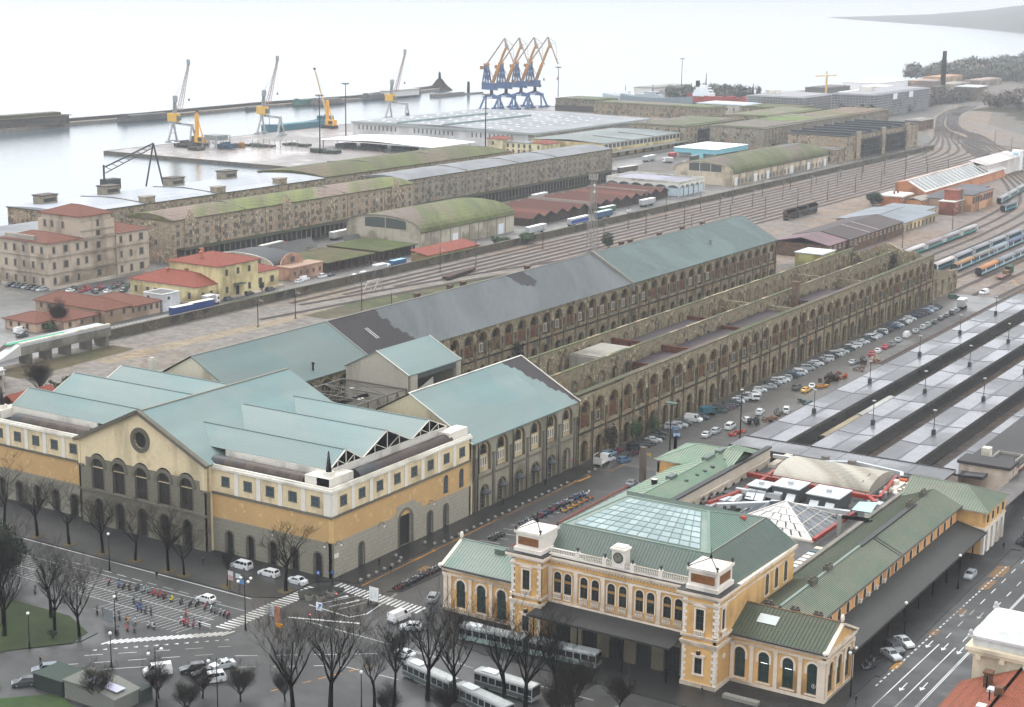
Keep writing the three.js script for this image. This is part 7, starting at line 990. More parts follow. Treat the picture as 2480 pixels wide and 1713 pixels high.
farBlock('dark_terraced_block','dark terraced block beside the yellow tower crane',1760,1830,-716,-690,11,Mk('#77726e',.75),Mk('#6d6a68',.7),{rows:[2,5,8]});farBlock('beige_far_block','beige flat block left of the yellow tower crane',1690,1730,-730,-705,7.5,Mk('#cbc4b4',.88),Mk('#b5b0a6',.8),{rows:[]});farBlock('low_shore_block','low white-grey block beyond the scaffolding',1690,1760,-650,-610,12,Mk('#c9c9cb',.88),Mk('#d5d5d7',.9),{rows:[4,8]});
{let k=0;for(const[x,z,w,d,h,c,r]of[[2090,-690,60,24,7,'#c2a98f','#b08a74'],[2200,-700,90,26,8,'#cdb48c','#b98a6c'],[2320,-690,70,26,9,'#dcc48e','#b9957a'],[2420,-716,50,24,14,'#c29a80','#a9755e'],[2480,-690,80,26,9,'#d9c2a0','#bd8d74'],[2050,-640,70,22,7,'#b9aea2','#9d9389'],[2180,-640,90,22,7,'#b3a395','#a08c80'],[1800,-600,60,30,10,'#b5aca4','#9a928c'],[2560,-700,60,24,8,'#cbb49a','#b08670']])farBlock('shore_house',`${['pale brown', 'ochre', 'yellow', 'tall pinkish', 'cream', 'grey', 'grey-brown', 'stone grey', 'tan'][k]} low building on the far shore, ${ord(++k)} of the shoreline row`,x-w/2,x+w/2,z-d/2,z+d/2,h,M(c,{k:.85,map:TX.plaster}),M(r,{k:.8}),{rows:h>9?[3,8]:[3],nz:Math.floor(w/9),nx:3});}
farBlock('power_house','old gabled brick power house left of the tall chimney',1755,1785,-590,-566,18,Mk('#a8998e',.78,TX.stone),Mk('#8d7f78',.72),{rows:[4,10],nx:3,nz:4,rise:6});farBlock('power_house','grey-roofed hall right of the tall chimney',1835,1875,-570,-545,15,Mk('#b5aca2',.8,TX.stone),Mk('#d3d4d4',.85),{rows:[3,8],nx:4,nz:6});
farBlock('track_side_house','small brick hut beside the curving tracks',1405,1440,-478,-464,8,Mk('#b08d78',.8,TX.stone),Mk('#9a938c',.75),{rows:[3],nz:4,nx:2});farBlock('slope_depot','white-roofed depot at the foot of the wooded slope',1500,1540,-395,-378,7,Mk('#c9a27a',.85),Mk('#e6e3df',.92),{rows:[3],nz:5,nx:2});farBlock('slope_depot','green-fronted hut at the foot of the wooded slope',1560,1590,-400,-384,9,Mk('#58786a',.8),Mk('#a7a9a9',.8),{rows:[4],nz:3,nx:2});
{const t=bld('tall_chimney','tall brown brick factory chimney rising above the shoreline','chimney',1821,-579.4);wp(t,'shaft',g0().cyl(V(1821,0,-579.4),V(1821,54,-579.4),3.2,2.2,14),Mk('#7a5f58',.75,TX.stone));for(const y of[12,22,31,38,43.5])wp(t,'iron_band',g0().cyl(V(1821,y,-579.4),V(1821,y+.8,-579.4),3.75-y*.0193,3.72-y*.0193,14),Mk('#5f4a46',.7));wp(t,'base',g0().cbox(1821,0,-579.4,10,9,10),Mk('#8d7468',.75,TX.stone));}
// ═════════ CRANES AND SHIPS ═════════
{
const blue=M('#4a7bb8',{k:.8,map:TX.mottle,rough:.6}),org=M('#e39a3c',{k:.9,map:TX.mottle,rough:.6}),tan=Mk('#b39a84',.8),wht=Mk('#e6e8ea',.9);
const t=thing('level_luffing_crane','','harbour crane',[0,0,0],-PI/2,'blue and orange quay cranes');const P=(x,y,z=0)=>V(x,y,z);
const leg=g0();for(const s of[-1,1]){for(const x of[-10,11]){leg.bar(P(x*.72,12.4,s*1.2),P(x,1.6,s*5.4),1.5,1.5);leg.box(x-1.6,0,s*5.4-2.6,x+1.6,1.9,s*5.4+2.6);}}part(t,'portal_legs',leg,blue);
part(t,'portal_beam',Bx(-9,11.6,-1.8,9.5,13.6,1.8,true).bar(P(-8,12.6),P(0,15.4),2.2,2).bar(P(9,12.6),P(0,15.4),2.2,2),blue);part(t,'portal_sign',Bx(-4,12,1.82,1.5,13.2,1.9,true),wht);part(t,'slew_column',g0().cyl(P(0,14.6),P(0,20),1.8,1.5,12),blue);
part(t,'machine_house',Bx(-9.5,20,-3.2,4.6,26.4,3.2,true),blue);part(t,'cab',Bx(4.4,19.6,-1.2,6.6,22.6,1.2,true),M('#5b7f96',{k:.7,rough:.3}));
const tw=g0();for(const s of[-1,1]){tw.bar(P(-9,26,s*2.4),P(-6.6,43.5,s*1.2),.9,1.2).bar(P(-2.2,26,s*2.4),P(-5,43.5,s*1.2),.9,1.2);for(let k=0;k<4;k++){const a=k/4,b=(k+1)/4;tw.bar(P(lerp(-9,-6.6,a),lerp(26,43.5,a),s*lerp(2.4,1.2,a)),P(lerp(-2.2,-5,b),lerp(26,43.5,b),s*lerp(2.4,1.2,b)),.5);}}tw.box(-7,30,-2,-4,34,2,true).box(-6.6,36,-1.6,-4.6,41,1.6,true);part(t,'tower',tw,blue);
part(t,'tower_head',Bx(-8.6,43,-1.8,-3.6,44.8,1.8,true),org);part(t,'counterweight',Bx(-12.6,39,-1.6,-8.4,42.2,1.6,true).bar(P(-8.6,42),P(-5,44),.8),org);
const bm=g0();bm.bar(P(.8,25.5),P(7.6,42),2.6,2.4).bar(P(7.6,42),P(15.4,60),2,1.7);part(t,'boom',bm,org);
const jb=g0();jb.bar(P(15.6,59,0),P(14.2,69.2),1,.9).bar(P(14.2,69.2),P(17.4,58),.9,.9).bar(P(14.2,69.2),P(25.4,44.4),.95,1).bar(P(25.4,44.4),P(26.6,43.8),1.6,1.4).bar(P(17,62),P(23,63.5),.4).bar(P(14.2,69.2),P(23,63.5),.35).bar(P(23,63.5),P(25.4,46),.35);part(t,'jib',jb,tan);
part(t,'stay',g0().bar(P(-5.6,44.4,.8),P(14.2,69,.4),.6).bar(P(-5.6,44.4,-.8),P(14.2,69,-.4),.6).bar(P(-5.5,43),P(3,30),.5),tan);part(t,'hoist_rope',g0().bar(P(26,44),P(26,30),.12),tan);part(t,'hook_block',g0().cbox(26,27.6,0,1.4,2.6,1),org);
[[1350,-869,'leftmost of the four blue and orange quay cranes, its counterweight showing'],[1376,-869,'second from left of the four blue and orange quay cranes'],[1402,-868,'third from left of the four blue and orange quay cranes'],[1425,-866,'rightmost of the four blue and orange quay cranes, hook hanging over the water']].forEach(([x,z,l],i)=>{if(!i){t.position.set(x,0,z);t.userData.label=l;}else copyOf(t,l,[x,0,z],-PI/2);});
}
{
const w=Mk('#dfe2e2',.9,TX.mottle),y=Mk('#e2b24a',.9),g2=Mk('#a3a6a4',.8),pk=Mk('#b3958c',.78);
const t=thing('portal_crane','','harbour crane',[0,0,0],-PI/2,'white portal cranes on the pier'),P=(x,yy,z=0)=>V(x,yy,z);
const lg=g0();for(const s of[-1,1]){lg.bar(P(-2,13.6,s*.6),P(-3,.6,s*4.8),1.2).bar(P(17,13.4,s*.4),P(17.5,.6,s*3.8),1.1).box(-5,0,s*4.8-1.4,-1,1.2,s*4.8+1.4).box(15.6,0,s*3.8-1.4,19.4,1.2,s*3.8+1.4);}lg.bar(P(-3,1.4,-4.8),P(-3,1.4,4.8),.7).bar(P(17.5,1.4,-3.8),P(17.5,1.4,3.8),.7).bar(P(-2.5,7,-2.6),P(-2.5,7,2.6),.5);part(t,'portal_legs',lg,w);
part(t,'portal_beam',g0().bar(P(-3,14.6),P(18,13.8),1.6,1.8),w);part(t,'beam_lettering',Bx(1.5,14.2,.82,3.6,15,.9,true).box(4.4,14.15,.82,6.8,14.95,.9,true),Mk('#5b5e5f',.7));part(t,'cable_drum',g0().cyl(P(17.2,4,-.5),P(17.2,4,.5),2,2,14),Mk('#66766c',.7));part(t,'slew_house',Bx(-5.4,15.6,-2.4,3.2,21.6,2.4,true),y);part(t,'cab',Bx(3.2,16.6,-1.4,5.2,20,1.4,true),M('#6e7f74',{k:.7,rough:.3}));
part(t,'tower',g0().bar(P(-.6,21,-.9),P(.4,34.6,-.7),.9).bar(P(-.6,21,.9),P(.4,34.6,.7),.9).bar(P(1.6,21,0),P(1.3,34.6,0),.8).box(-.6,30,-1.2,2.2,34.6,1.2,true),g2);
const j=g0();for(const s of[-1,1]){j.bar(P(3.6,24,s*1.4),P(14.6,58,s*.4),.34).bar(P(6.2,24,s*1.4),P(15.4,58,s*.4),.34);}for(let k=0;k<12;k++){const a=k/12,b=(k+1)/12;for(const s of[-1,1])j.bar(P(lerp(3.6,14.6,a),lerp(24,58,a),s*lerp(1.4,.4,a)),P(lerp(6.2,15.4,b),lerp(24,58,b),s*lerp(1.4,.4,b)),.16);j.bar(P(lerp(3.6,14.6,a),lerp(24,58,a),-lerp(1.4,.4,a)),P(lerp(3.6,14.6,b),lerp(24,58,b),lerp(1.4,.4,b)),.16);}part(t,'jib',j,pk);part(t,'jib_head',Bx(14,57.4,-.9,16,61.6,.9,true),g2);part(t,'stays',g0().bar(P(.8,34.6),P(14.4,52),.12).bar(P(.8,34.6),P(10,44),.12),g2);part(t,'hook',g0().bar(P(15.4,58),P(14.6,33),.08).cbox(14.6,31.4,0,.9,1.6,.9),Mk('#5d4b46',.7));
[[916,-869,'leftmost white portal crane at the tip of the pier'],[1014,-867,'middle white portal crane at the quay edge'],[1208,-884,'white portal crane standing behind the huge white shed']].forEach(([x,z,l],i)=>{if(!i){t.position.set(x,0,z);t.userData.label=l;}else copyOf(t,l,[x,0,z],-PI/2);});
}
function mobileCrane(label,x,z,top,lean){const t=thing('mobile_harbour_crane',label,'harbour crane',[x,0,z],-PI/2),y=M('#e5a528',{k:.95,rough:.5}),d=Mk('#3c3f40',.6);part(t,'chassis',Bx(-7,.8,-2.6,7,2.4,2.6,true),d);const w=g0();for(let k=0;k<6;k++)for(const s of[-1,1])w.cyl(V(-6+k*2.4,.8,s*2),V(-6+k*2.4,.8,s*2.8),.8,.8,10);part(t,'wheels',w,d);part(t,'outriggers',Bx(-5,.4,-6,-4,1.2,6,true).box(4,.4,-6,5,1.2,6,true),d);part(t,'machine_house',Bx(-3,2.6,-2,6.4,7,2,true),y);part(t,'house_panel',Bx(.4,3.4,2,4.6,6.2,2.06,true),d);part(t,'cab',Bx(-4.6,9,-1,-2.6,11.4,1,true),M('#54636a',{k:.7,rough:.2}));const tw=g0();tw.bar(V(-2.2,6,0),V(-1.8,23,0),2.2,2).bar(V(3.6,6.6,0),V(-1.2,20,0),.7);part(t,'tower',tw,y);const j=g0(),n=14,B=V(-2,10,0),T=V(-2+lean,top,0);for(const[dx,dz]of[[-.7,-.6],[-.7,.6],[.7,-.6],[.7,.6]])j.bar(B.clone().add(V(dx,0,dz)),T.clone().add(V(dx*.3,0,dz*.3)),.28);for(let k=0;k<n;k++){const a=B.clone().lerp(T,k/n),b=B.clone().lerp(T,(k+1)/n),f=lerp(1,.3,k/n);j.bar(a.clone().add(V(-.7*f,0,.6*f)),b.clone().add(V(.7*f,0,.6*f)),.16).bar(a.clone().add(V(.7*f,0,-.6*f)),b.clone().add(V(-.7*f,0,-.6*f)),.16);}part(t,'lattice_boom',j,top>30?Mk('#d9bf94',.9):y);part(t,'boom_head',Bx(T.x-.8,T.y-.6,-.6,T.x+.8,T.y+1,.6,true),d);part(t,'stay',g0().bar(V(-1.8,23,0),T,.12),d);}
mobileCrane('yellow mobile harbour crane with a short upright boom behind the grey steel frame',908,-838,25,.6);mobileCrane('yellow mobile harbour crane with a long pale boom beside the blue ship',1091,-862,48,-13);
{const t=bld('loading_hopper','grey steel hopper frame with crossed bracing on the pier before the yellow crane','steel frame',905,-818);const g=g0();for(const x of[898,905,912])for(const z of[-826,-812]){g.bar(V(x,0,z),V(x,9,z),.5);}for(const y of[3,6,9])for(const z of[-826,-812])g.bar(V(898,y,z),V(912,y,z),.4);for(const z of[-826,-812]){g.bar(V(898,0,z),V(905,9,z),.3).bar(V(905,9,z),V(912,0,z),.3);}for(let z=-826;z<=-812;z+=3.5)g.bar(V(898,3,z),V(898,9,z),.3);wp(t,'frame',g,Mk('#a7aaa9',.8));wp(t,'hopper',Bx(899,6,-825,911,9.4,-813,true),Mk('#9a9d9b',.75));}
{let k=0;for(const[x,z,w,d,h,c,l]of[[902,-806,9,12,4.2,'#3f6d94','blue container stack'],[893,-838,10,14,2.6,'#414a4a','dark pile of scrap iron'],[912,-852,12,8,2.8,'#3b4344','dark heap under the leftmost crane'],[930,-800,7,26,2.6,'#5b6a60','long grey-green pile of timber'],[950,-782,6,24,2.2,'#49604f','dark green pile of pipes'],[884,-818,8,10,2.4,'#5d605e','grey pile of plates'],[917,-808,5,10,3.4,'#c8972f','yellow loading machine'],[1055,-770,10,8,5,'#83534a','rusty red grab bucket'],[925,-735,9,22,2.8,'#32544a','dark green stack in front of the white canopy']]){const t=bld('cargo_stack',`${l} standing on the pier`,'cargo',x,z),rr=rngOf(k++ +60),n=5;for(let i=0;i<n;i++)wp(t,'bundle',g0().cbox(x+(rr()-.5)*w*.5,rr()*h*.3,z-d/2+(i+.5)*d/n,w*(.6+rr()*.4),h*(.55+rr()*.4),d/n*.92),M(c,{k:.62+.2*rr(),map:TX.rusty}));}
const s=bld('stake_rack','rack of upright grey stakes along the timber pile on the pier','rack',925,-786);const g=g0();for(let i=0;i<9;i++)g.bar(V(918+i*2.2,0,-796+i*3.4),V(918+i*2.2,6.5,-796+i*3.4),.3);wp(s,'stakes',g,Mk('#7d8a80',.75));}
{const t=thing('floodlight_mast','','lamp mast',[0,0,0],0,'tall floodlight masts of the port');part(t,'mast',g0().cyl(V(0,0,0),V(0,40,0),.5,.26,8),Mk('#9a9d9f',.75));part(t,'head_ring',g0().cyl(V(0,40,0),V(0,40.5,0),2.4,2.4,12),Mk('#7e8182',.7));const l=g0();for(let k=0;k<8;k++){const a=k/8*2*PI;l.cbox(Math.cos(a)*2.6,40.4,Math.sin(a)*2.6,.9,.7,.9);}part(t,'floodlights',l,Mk('#8e9192',.75));[[919.9,-735.5,'tall dark floodlight mast on the pier before the white canopy'],[1045.7,-809.8,'tall floodlight mast at the left corner of the white shed'],[1413,-832,'tall floodlight mast right of the blue cranes'],[1010,-655,'tall floodlight mast behind the cream port house'],[1700,-840,'tall floodlight mast beyond the white mole warehouse']].forEach(([x,z,lb],i)=>{if(!i){t.position.set(x,0,z);t.userData.label=lb;}else copyOf(t,lb,[x,0,z]);});}
{const t=bld('tower_crane','thin yellow tower crane seen end-on behind the scaffolding','tower crane',1744,-685);const g=g0(),y=Mk('#d9b263',.95);g.bar(V(1744,0,-685),V(1744,26,-685),1.6);g.bar(V(1722,26,-689),V(1762,26,-681),1).bar(V(1744,26,-685),V(1744,31,-685),.9).bar(V(1744,31,-685),V(1724,26.4,-688.6),.2);wp(t,'mast_and_jib',g,y);wp(t,'cab',g0().cbox(1743,23,-684,2,2.4,2),wStone);const o=bld('tower_crane','orange tower crane standing among the trees at the right edge','tower crane',1900,-395),q=g0();q.bar(V(1900,20,-395),V(1900,62,-395),1.8).bar(V(1898,62,-399),V(1910,62,-360),1.2);wp(o,'mast_and_jib',q,Mk('#cf6a35',.9));wp(o,'cab',g0().cbox(1899,58,-394,2.2,2.6,2.2),wStone);}
function ship(name,label,cat,x,z,ry,L,B,D,hull,boot,deck,fit,group){const t=thing(name,label,cat,[x,-2.2,z],ry,group),n=18,st=[];for(let i=0;i<=n;i++){const s=i/n,w=B/2*Math.pow(Math.sin(Math.min(1,(s<.5?s*1.5+.28:1.02-Math.pow((s-.5)*2,2.4)))*PI/2),.7),sheer=D*(1+.35*Math.pow(Math.abs(s-.45)*1.9,2.2));st.push([lerp(-L/2,L/2,s)+(s===1?L*.03:0),Math.max(.05,w),sheer]);}const h=g0(),b=g0(),d=g0();for(let i=0;i<n;i++)for(const s of[-1,1]){const[x0,w0,y0]=st[i],[x1,w1,y1]=st[i+1],q=(g,a0,a1,f0,f1)=>{const A=V(x0,a0(y0),s*w0*f0),Bq=V(x1,a0(y1),s*w1*f0),C=V(x1,a1(y1),s*w1*f1),E=V(x0,a1(y0),s*w0*f1);if(s>0){g.tri(A,Bq,C);g.tri(A,C,E);}else{g.tri(Bq,A,C);g.tri(C,A,E);}};q(b,()=>-1,()=>D*.3,.85,.94);q(h,()=>D*.3,y=>y,.94,1);if(s>0){d.tri(V(x0,y0*.94,w0),V(x1,y1*.94,w1),V(x1,y1*.94,-w1));d.tri(V(x0,y0*.94,w0),V(x1,y1*.94,-w1),V(x0,y0*.94,-w0));}}for(const[g,y0,y1]of[[h,D*.3,st[0][2]],[b,-1,D*.3]])g.quad(V(-L/2,y0,-st[0][1]),V(-L/2,y0,st[0][1]),V(-L/2,y1,st[0][1]),V(-L/2,y1,-st[0][1]));part(t,'hull',h,hull);part(t,'boot_topping',b,boot);part(t,'deck',d,deck);fit(t,D);return t;}
{
const red=M('#c8402f',{k:.9,rough:.5,map:TX.mottle}),dk=M('#4b3b3f',{k:.6,rough:.5}),wht=Mk('#eceef0',.95),gr=M('#8b979e',{k:.8,rough:.5}),tl=M('#3f7b8c',{k:.75,rough:.5});
ship('cargo_ship','red-hulled cargo ship with a white bridge and dark funnel moored behind the warehouses','ship',1602,-735,-PI/2,96,15,9.5,red,dk,Mk('#93443a',.75),(t,D)=>{for(const[y0,y1,x0,x1,w]of[[9,12.5,-40,-20,13],[12.5,15.5,-39,-22,12],[15.5,18.5,-37,-24,11],[18.5,20.6,-33,-26,9]])part(t,'superstructure',Bx(x0,y0,-w/2,x1,y1,w/2,true),wht);for(const y of[13.4,16.6,19.2])part(t,'window_row',Bx(-21.95-(y-13.4)*.36,y,-4.5,-21.9-(y-13.4)*.36,y+1,4.5,true),glassDark);part(t,'funnel',g0().cyl(V(-37,18,0),V(-37.6,25,0),2.6,2.1,12),Mk('#33383d',.6));part(t,'funnel_band',g0().cyl(V(-37,18.3,0),V(-37.1,20,0),2.75,2.65,12),red);part(t,'mast',g0().cyl(V(-28,20,0),V(-28,33,0),.7,.3,8).bar(V(-28,28,-3),V(-28,28,3),.4),wht);for(const x of[-6,12,26]){part(t,'derrick',g0().cyl(V(x,8,0),V(x,24,0),.8,.5,8).cyl(V(x,8.6,2.6),V(x,21,2.6),.5,.4,8),wht);part(t,'hatch',Bx(x+3,8.5,-4.5,x+11,10.4,4.5),Mk('#a5483c',.8));}part(t,'aft_post',g0().cyl(V(-45,9,0),V(-45,22,0),.6,.4,8),wht);},null);
ship('grey_ship','long grey naval-looking ship moored left of the red ship','ship',1560,-800,-PI/2-.08,84,13,8,gr,Mk('#6b7378',.7),Mk('#9aa3a8',.8),(t)=>{part(t,'superstructure',Bx(-22,7.6,-4.6,8,11,4.6,true).box(-12,11,-3.8,2,14,3.8,true),Mk('#b5bcc0',.85));part(t,'mast',g0().cyl(V(-4,14,0),V(-4,22,0),.6,.2,8),gr);part(t,'window_row',Bx(2,12,-3,2.06,13,3,true),glassDark);});
ship('grey_ship','pale grey ship lying nearest the white mole warehouse','ship',1584,-846,-PI/2-.05,60,11,6.5,Mk('#c3c9cc',.85),Mk('#7b8388',.7),Mk('#aab1b5',.8),(t)=>{part(t,'superstructure',Bx(-16,6,-4,6,9.4,4,true).box(-8,9.4,-3,2,12,3,true),wht);part(t,'mast',g0().cyl(V(-3,12,0),V(-3,18,0),.5,.2,6),wht);part(t,'window_row',Bx(2,10,-2.4,2.06,11,2.4,true),glassDark);});
ship('coaster','low teal-blue coaster lying at the quay under the yellow crane','ship',1076,-882,.01,88,13,6.2,tl,Mk('#2f5a68',.7),Mk('#3a6a78',.7),(t)=>{part(t,'superstructure',Bx(30,6,-5,40,10.5,5,true),Mk('#48808a',.8));part(t,'hatch_cover',Bx(-30,5.6,-4.6,24,6.8,4.6),Mk('#4c7f8b',.75));part(t,'mast',g0().cyl(V(-38,6,0),V(-38,17,0),.3,.2,6),wht);part(t,'window_row',Bx(29.9,8.6,-4,29.96,9.6,4,true),glassDark);});
ship('tug','red and white tug with dark fenders moored at the left edge','ship',520,-612,1.2,30,9,5,Mk('#9c2f34',.8),Mk('#2c2a2b',.6),Mk('#7a4a44',.7),(t)=>{part(t,'wheelhouse',Bx(-2,4.6,-3,6,8,3,true).box(0,8,-2.4,4.6,11,2.4,true),wht);part(t,'windows',Bx(-.05,9,-2.2,4.65,10.2,2.45,true),glassDark);part(t,'funnel',g0().cyl(V(-4,5,0),V(-4,10,0),1.2,1,10),Mk('#2f5a4e',.7));part(t,'mast',g0().cyl(V(1.6,11,0),V(1.6,18,0),.25,.12,6).bar(V(1.6,15,-1.6),V(1.6,15,1.6),.12),Mk('#9c9c9c',.7));});
ship('motor_boat','small white motor boat lying off the quay near the light mast','boat',1128,-878,.2,10,3.2,1.6,wht,Mk('#46606c',.7),Mk('#d9d5cc',.9),(t)=>{part(t,'cabin',Bx(-1.6,1.5,-1,1.6,3,1,true),wht);part(t,'window',Bx(1.55,2,-.9,1.65,2.7,.9,true),glassDark);});
let k=0;for(const[x,z,L,c,l]of[[1068,-1046,66,'#6d6a68','dark lighter moored at the middle of the breakwater'],[1310,-1064,36,'#4a8878','green barge moored at the breakwater'],[1335,-1055,52,'#8d827c','brown-grey lighter beside the green barge at the breakwater'],[1430,-1066,46,'#77777b','grey lighter moored right of the brown one'],[1500,-1076,48,'#55595c','dark grey lighter next to the breakwater root'],[1218,-1057,14,'#50685c','small dark boat by the breakwater']]){const h=M(c,{k:.75,map:TX.mottle});ship('lighter',l,'barge',x,z,.0,L,L>20?12:4,L>20?4:2,h,Mk('#3d3a39',.6),h,(t,D)=>{part(t,'coaming',Bx(-L*.36,D*.9,-L*.06,L*.34,D*1.5,L*.06),h);part(t,'deck_house',Bx(-L*.45,D*.9,-2,-L*.38,D*1.9,2),h);},'barges along the breakwater');k++;}
}
{const t=bld('breakwater_fort','long low stone fort building at the left end of the breakwater','building',905,-1058);wp(t,'walls',Bx(880,0,-1068,985,7,-1054),Mk('#8a7f74',.72,TX.stone));wp(t,'roof',Bx(888,7,-1066,978,10,-1056).box(878,7,-1070,987,7.5,-1052,true),Mk('#837b6f',.7,TX.moss));wp(t,'openings',Bx(890,2.2,-1053.95,970,4,-1053.9),portDark);}
{const t=bld('breakwater_beacon','conical stone beacon mound with a small light tower at the right end of the breakwater','beacon',1618,-1114);wp(t,'mound',g0().cyl(V(1618,-3,-1114),V(1618,4,-1114),17,8,14).cyl(V(1618,4,-1114),V(1618,10.5,-1114),8,3,12),Mk('#968e84',.9,TX.stone));wp(t,'light_tower',g0().cyl(V(1618,10,-1114),V(1618,17,-1114),1.8,1.4,10).cyl(V(1618,17,-1114),V(1618,19,-1114),1.6,.3,10),Mk('#7c776f',.72));const p=bld('beacon_pier','dark finger pier with a green beacon off the breakwater head','pier',1545,-1050);wp(p,'pier_deck',Bx(1500,-3,-1046,1560,1.2,-1040).box(1560,-3,-1045,1600,-.6,-1041),Mk('#77736e',.7));wp(p,'beacon_column',g0().cyl(V(1572,-3,-1043),V(1572,12,-1043),1.8,1.4,10),Mk('#5d7a6c',.75));const g2=bld('breakwater_hut','white hall on the breakwater behind the third white crane','building',1470,-1072);wp(g2,'walls',Bx(1440,0,-1068,1500,6,-1060),Mk('#d7d5d0',.9));wp(g2,'roof',Bx(1439,6,-1069,1501,6.8,-1059,true),Mk('#b5b2ab',.8));}
// ═════════ VEHICLES ═════════
const tyreM=M('#1f1f20',{k:.6,rough:.9}),rimM=M('#9c9ea0',{k:.75,rough:.35,metal:.5}),carGlass=M('#1d2225',{k:.8,rough:.08}),lampM=M('#e8ecee',{k:.85,rough:.15}),tailM=M('#9c1a17',{k:.85,rough:.25}),trimBlack=M('#2b2c2d',{k:.6,rough:.6});
const paint=c=>M(c,{k:.85,rough:.35,coat:.8});
const CG=new Map();
function carGeo(type){
if(CG.has(type))return CG.get(type);
const T={
hatch:{L:3.95,W:1.68,low:[[1.97,.3],[1.97,.6],[1.8,.74],[.95,.95],[-1.75,.98],[-1.93,.88],[-1.97,.3]],g:[1,.28,-1.45,-1.86,.93,1.46]},
sedan:{L:4.5,W:1.74,low:[[2.25,.3],[2.25,.6],[2.05,.75],[1,.93],[-1.45,.97],[-2.1,.95],[-2.22,.8],[-2.25,.3]],g:[1.02,.3,-.95,-1.6,.92,1.42]},
estate:{L:4.5,W:1.74,low:[[2.25,.3],[2.25,.62],[2.05,.78],[1.05,.97],[-2.05,1],[-2.2,.9],[-2.25,.3]],g:[1.08,.38,-1.85,-2.15,.95,1.5]},
minivan:{L:4.6,W:1.82,low:[[2.3,.3],[2.3,.65],[2.12,.85],[1.5,1.05],[-2.1,1.08],[-2.25,.95],[-2.3,.3]],g:[1.55,.72,-1.95,-2.22,1.03,1.72]},
suv:{L:4.4,W:1.8,low:[[2.15,.45],[2.15,.8],[2,.98],[.95,1.1],[-2.05,1.13],[-2.15,1],[-2.2,.45]],g:[.98,.5,-1.8,-2.08,1.08,1.78]},
van:{L:4.9,W:1.9,low:[[2.4,.35],[2.4,.72],[2.25,.95],[1.6,1.15],[-2.36,1.15],[-2.42,.9],[-2.44,.35]],g:[1.65,1.05,-2.25,-2.38,1.12,1.95],closed:true},
}[type],{W,low,g,L}=T,[bf,rf,rr,br,belt,top]=g,hw=W/2;
const s=new Shape();s.moveTo(low[low.length-1][0]+.12,.2);for(const p of low.slice().reverse())s.lineTo(...p);s.lineTo(low[0][0]-.12,.2);s.lineTo(low[low.length-1][0]+.12,.2);
const eb=new Extrude(s,{depth:W-.2,bevelEnabled:true,bevelThickness:.1,bevelSize:.06,bevelSegments:2});eb.translate(0,0,-hw+.1);
const body=g0().geo(eb),gl=g0(),tp=hw*.76,bt=hw*.95;
const c=(x,y,z)=>V(x,y,z);const lowF=[c(bf,belt,-bt),c(bf,belt,bt)],topF=[c(rf,top,-tp),c(rf,top,tp)],topR=[c(rr,top,-tp),c(rr,top,tp)],lowR=[c(br,belt,-bt),c(br,belt,bt)];
gl.quad(lowF[1],lowF[0],topF[0],topF[1]);gl.quad(lowR[0],lowR[1],topR[1],topR[0]);
const mid=x=>x;const sideM=T.closed?.55:-9;
for(const sd of[0,1]){const q=(G0,A,B,C,D)=>sd?G0.quad(A,B,C,D):G0.quad(B,A,D,C);if(!T.closed)q(gl,lowR[sd],lowF[sd],topF[sd],topR[sd]);else{const zb=sd?bt:-bt,zt=sd?tp:-tp;q(gl,c(sideM,belt,zb),lowF[sd],topF[sd],c(sideM,top,zt));q(body,lowR[sd],c(sideM,belt,zb),c(sideM,top,zt),topR[sd]);}}
body.box(rr-.02,top-.03,-tp-.01,rf+.02,top+.045,tp+.01,true);
for(const sd of[0,1]){body.bar(lowF[sd],topF[sd],.09);body.bar(lowR[sd],topR[sd],.15);if(!T.closed){for(const f of[.42,.74]){const a=lowF[sd].clone().lerp(lowR[sd],f),b=topF[sd].clone().lerp(topR[sd],f);body.bar(a,b,.08);}body.bar(topF[sd],topR[sd],.08);}}
if(T.closed)body.quad(lowR[0].clone().add(V(-.02,0,0)),lowR[1].clone().add(V(-.02,0,0)),topR[1].clone().add(V(-.02,0,0)),topR[0].clone().add(V(-.02,0,0)));
const w=new CylinderGeometry(.31,.31,.2,14).rotateX(PI/2),rim=new CylinderGeometry(.2,.2,.215,12).rotateX(PI/2);
const res={body:body.build(),glass:gl.build(),wheel:multi(g0().geo(w),g0().geo(rim)),wx:[L*.31,-L*.30],wz:hw-.1,L,hw,
head:Bx(-.04,-.07,-.17,.05,.08,.17,true).build(),tail:Bx(-.05,-.1,-.1,.04,.14,.1,true).build(),bumper:Bx(L/2-.02,.28,-hw+.12,L/2+.05,.5,hw-.12,true).box(-L/2-.05,.3,-hw+.12,-L/2+.03,.52,hw-.12,true).build(),headY:low[1][1]+.02,tailY:belt-.12,mirror:Bx(-.08,-.07,-.1,.08,.07,.1,true).build(),bf,belt};
CG.set(type,res);return res;
}
const TYPEN={hatch:'hatchback',sedan:'saloon car',estate:'estate car',minivan:'minivan',suv:'off-road car',van:'van'};
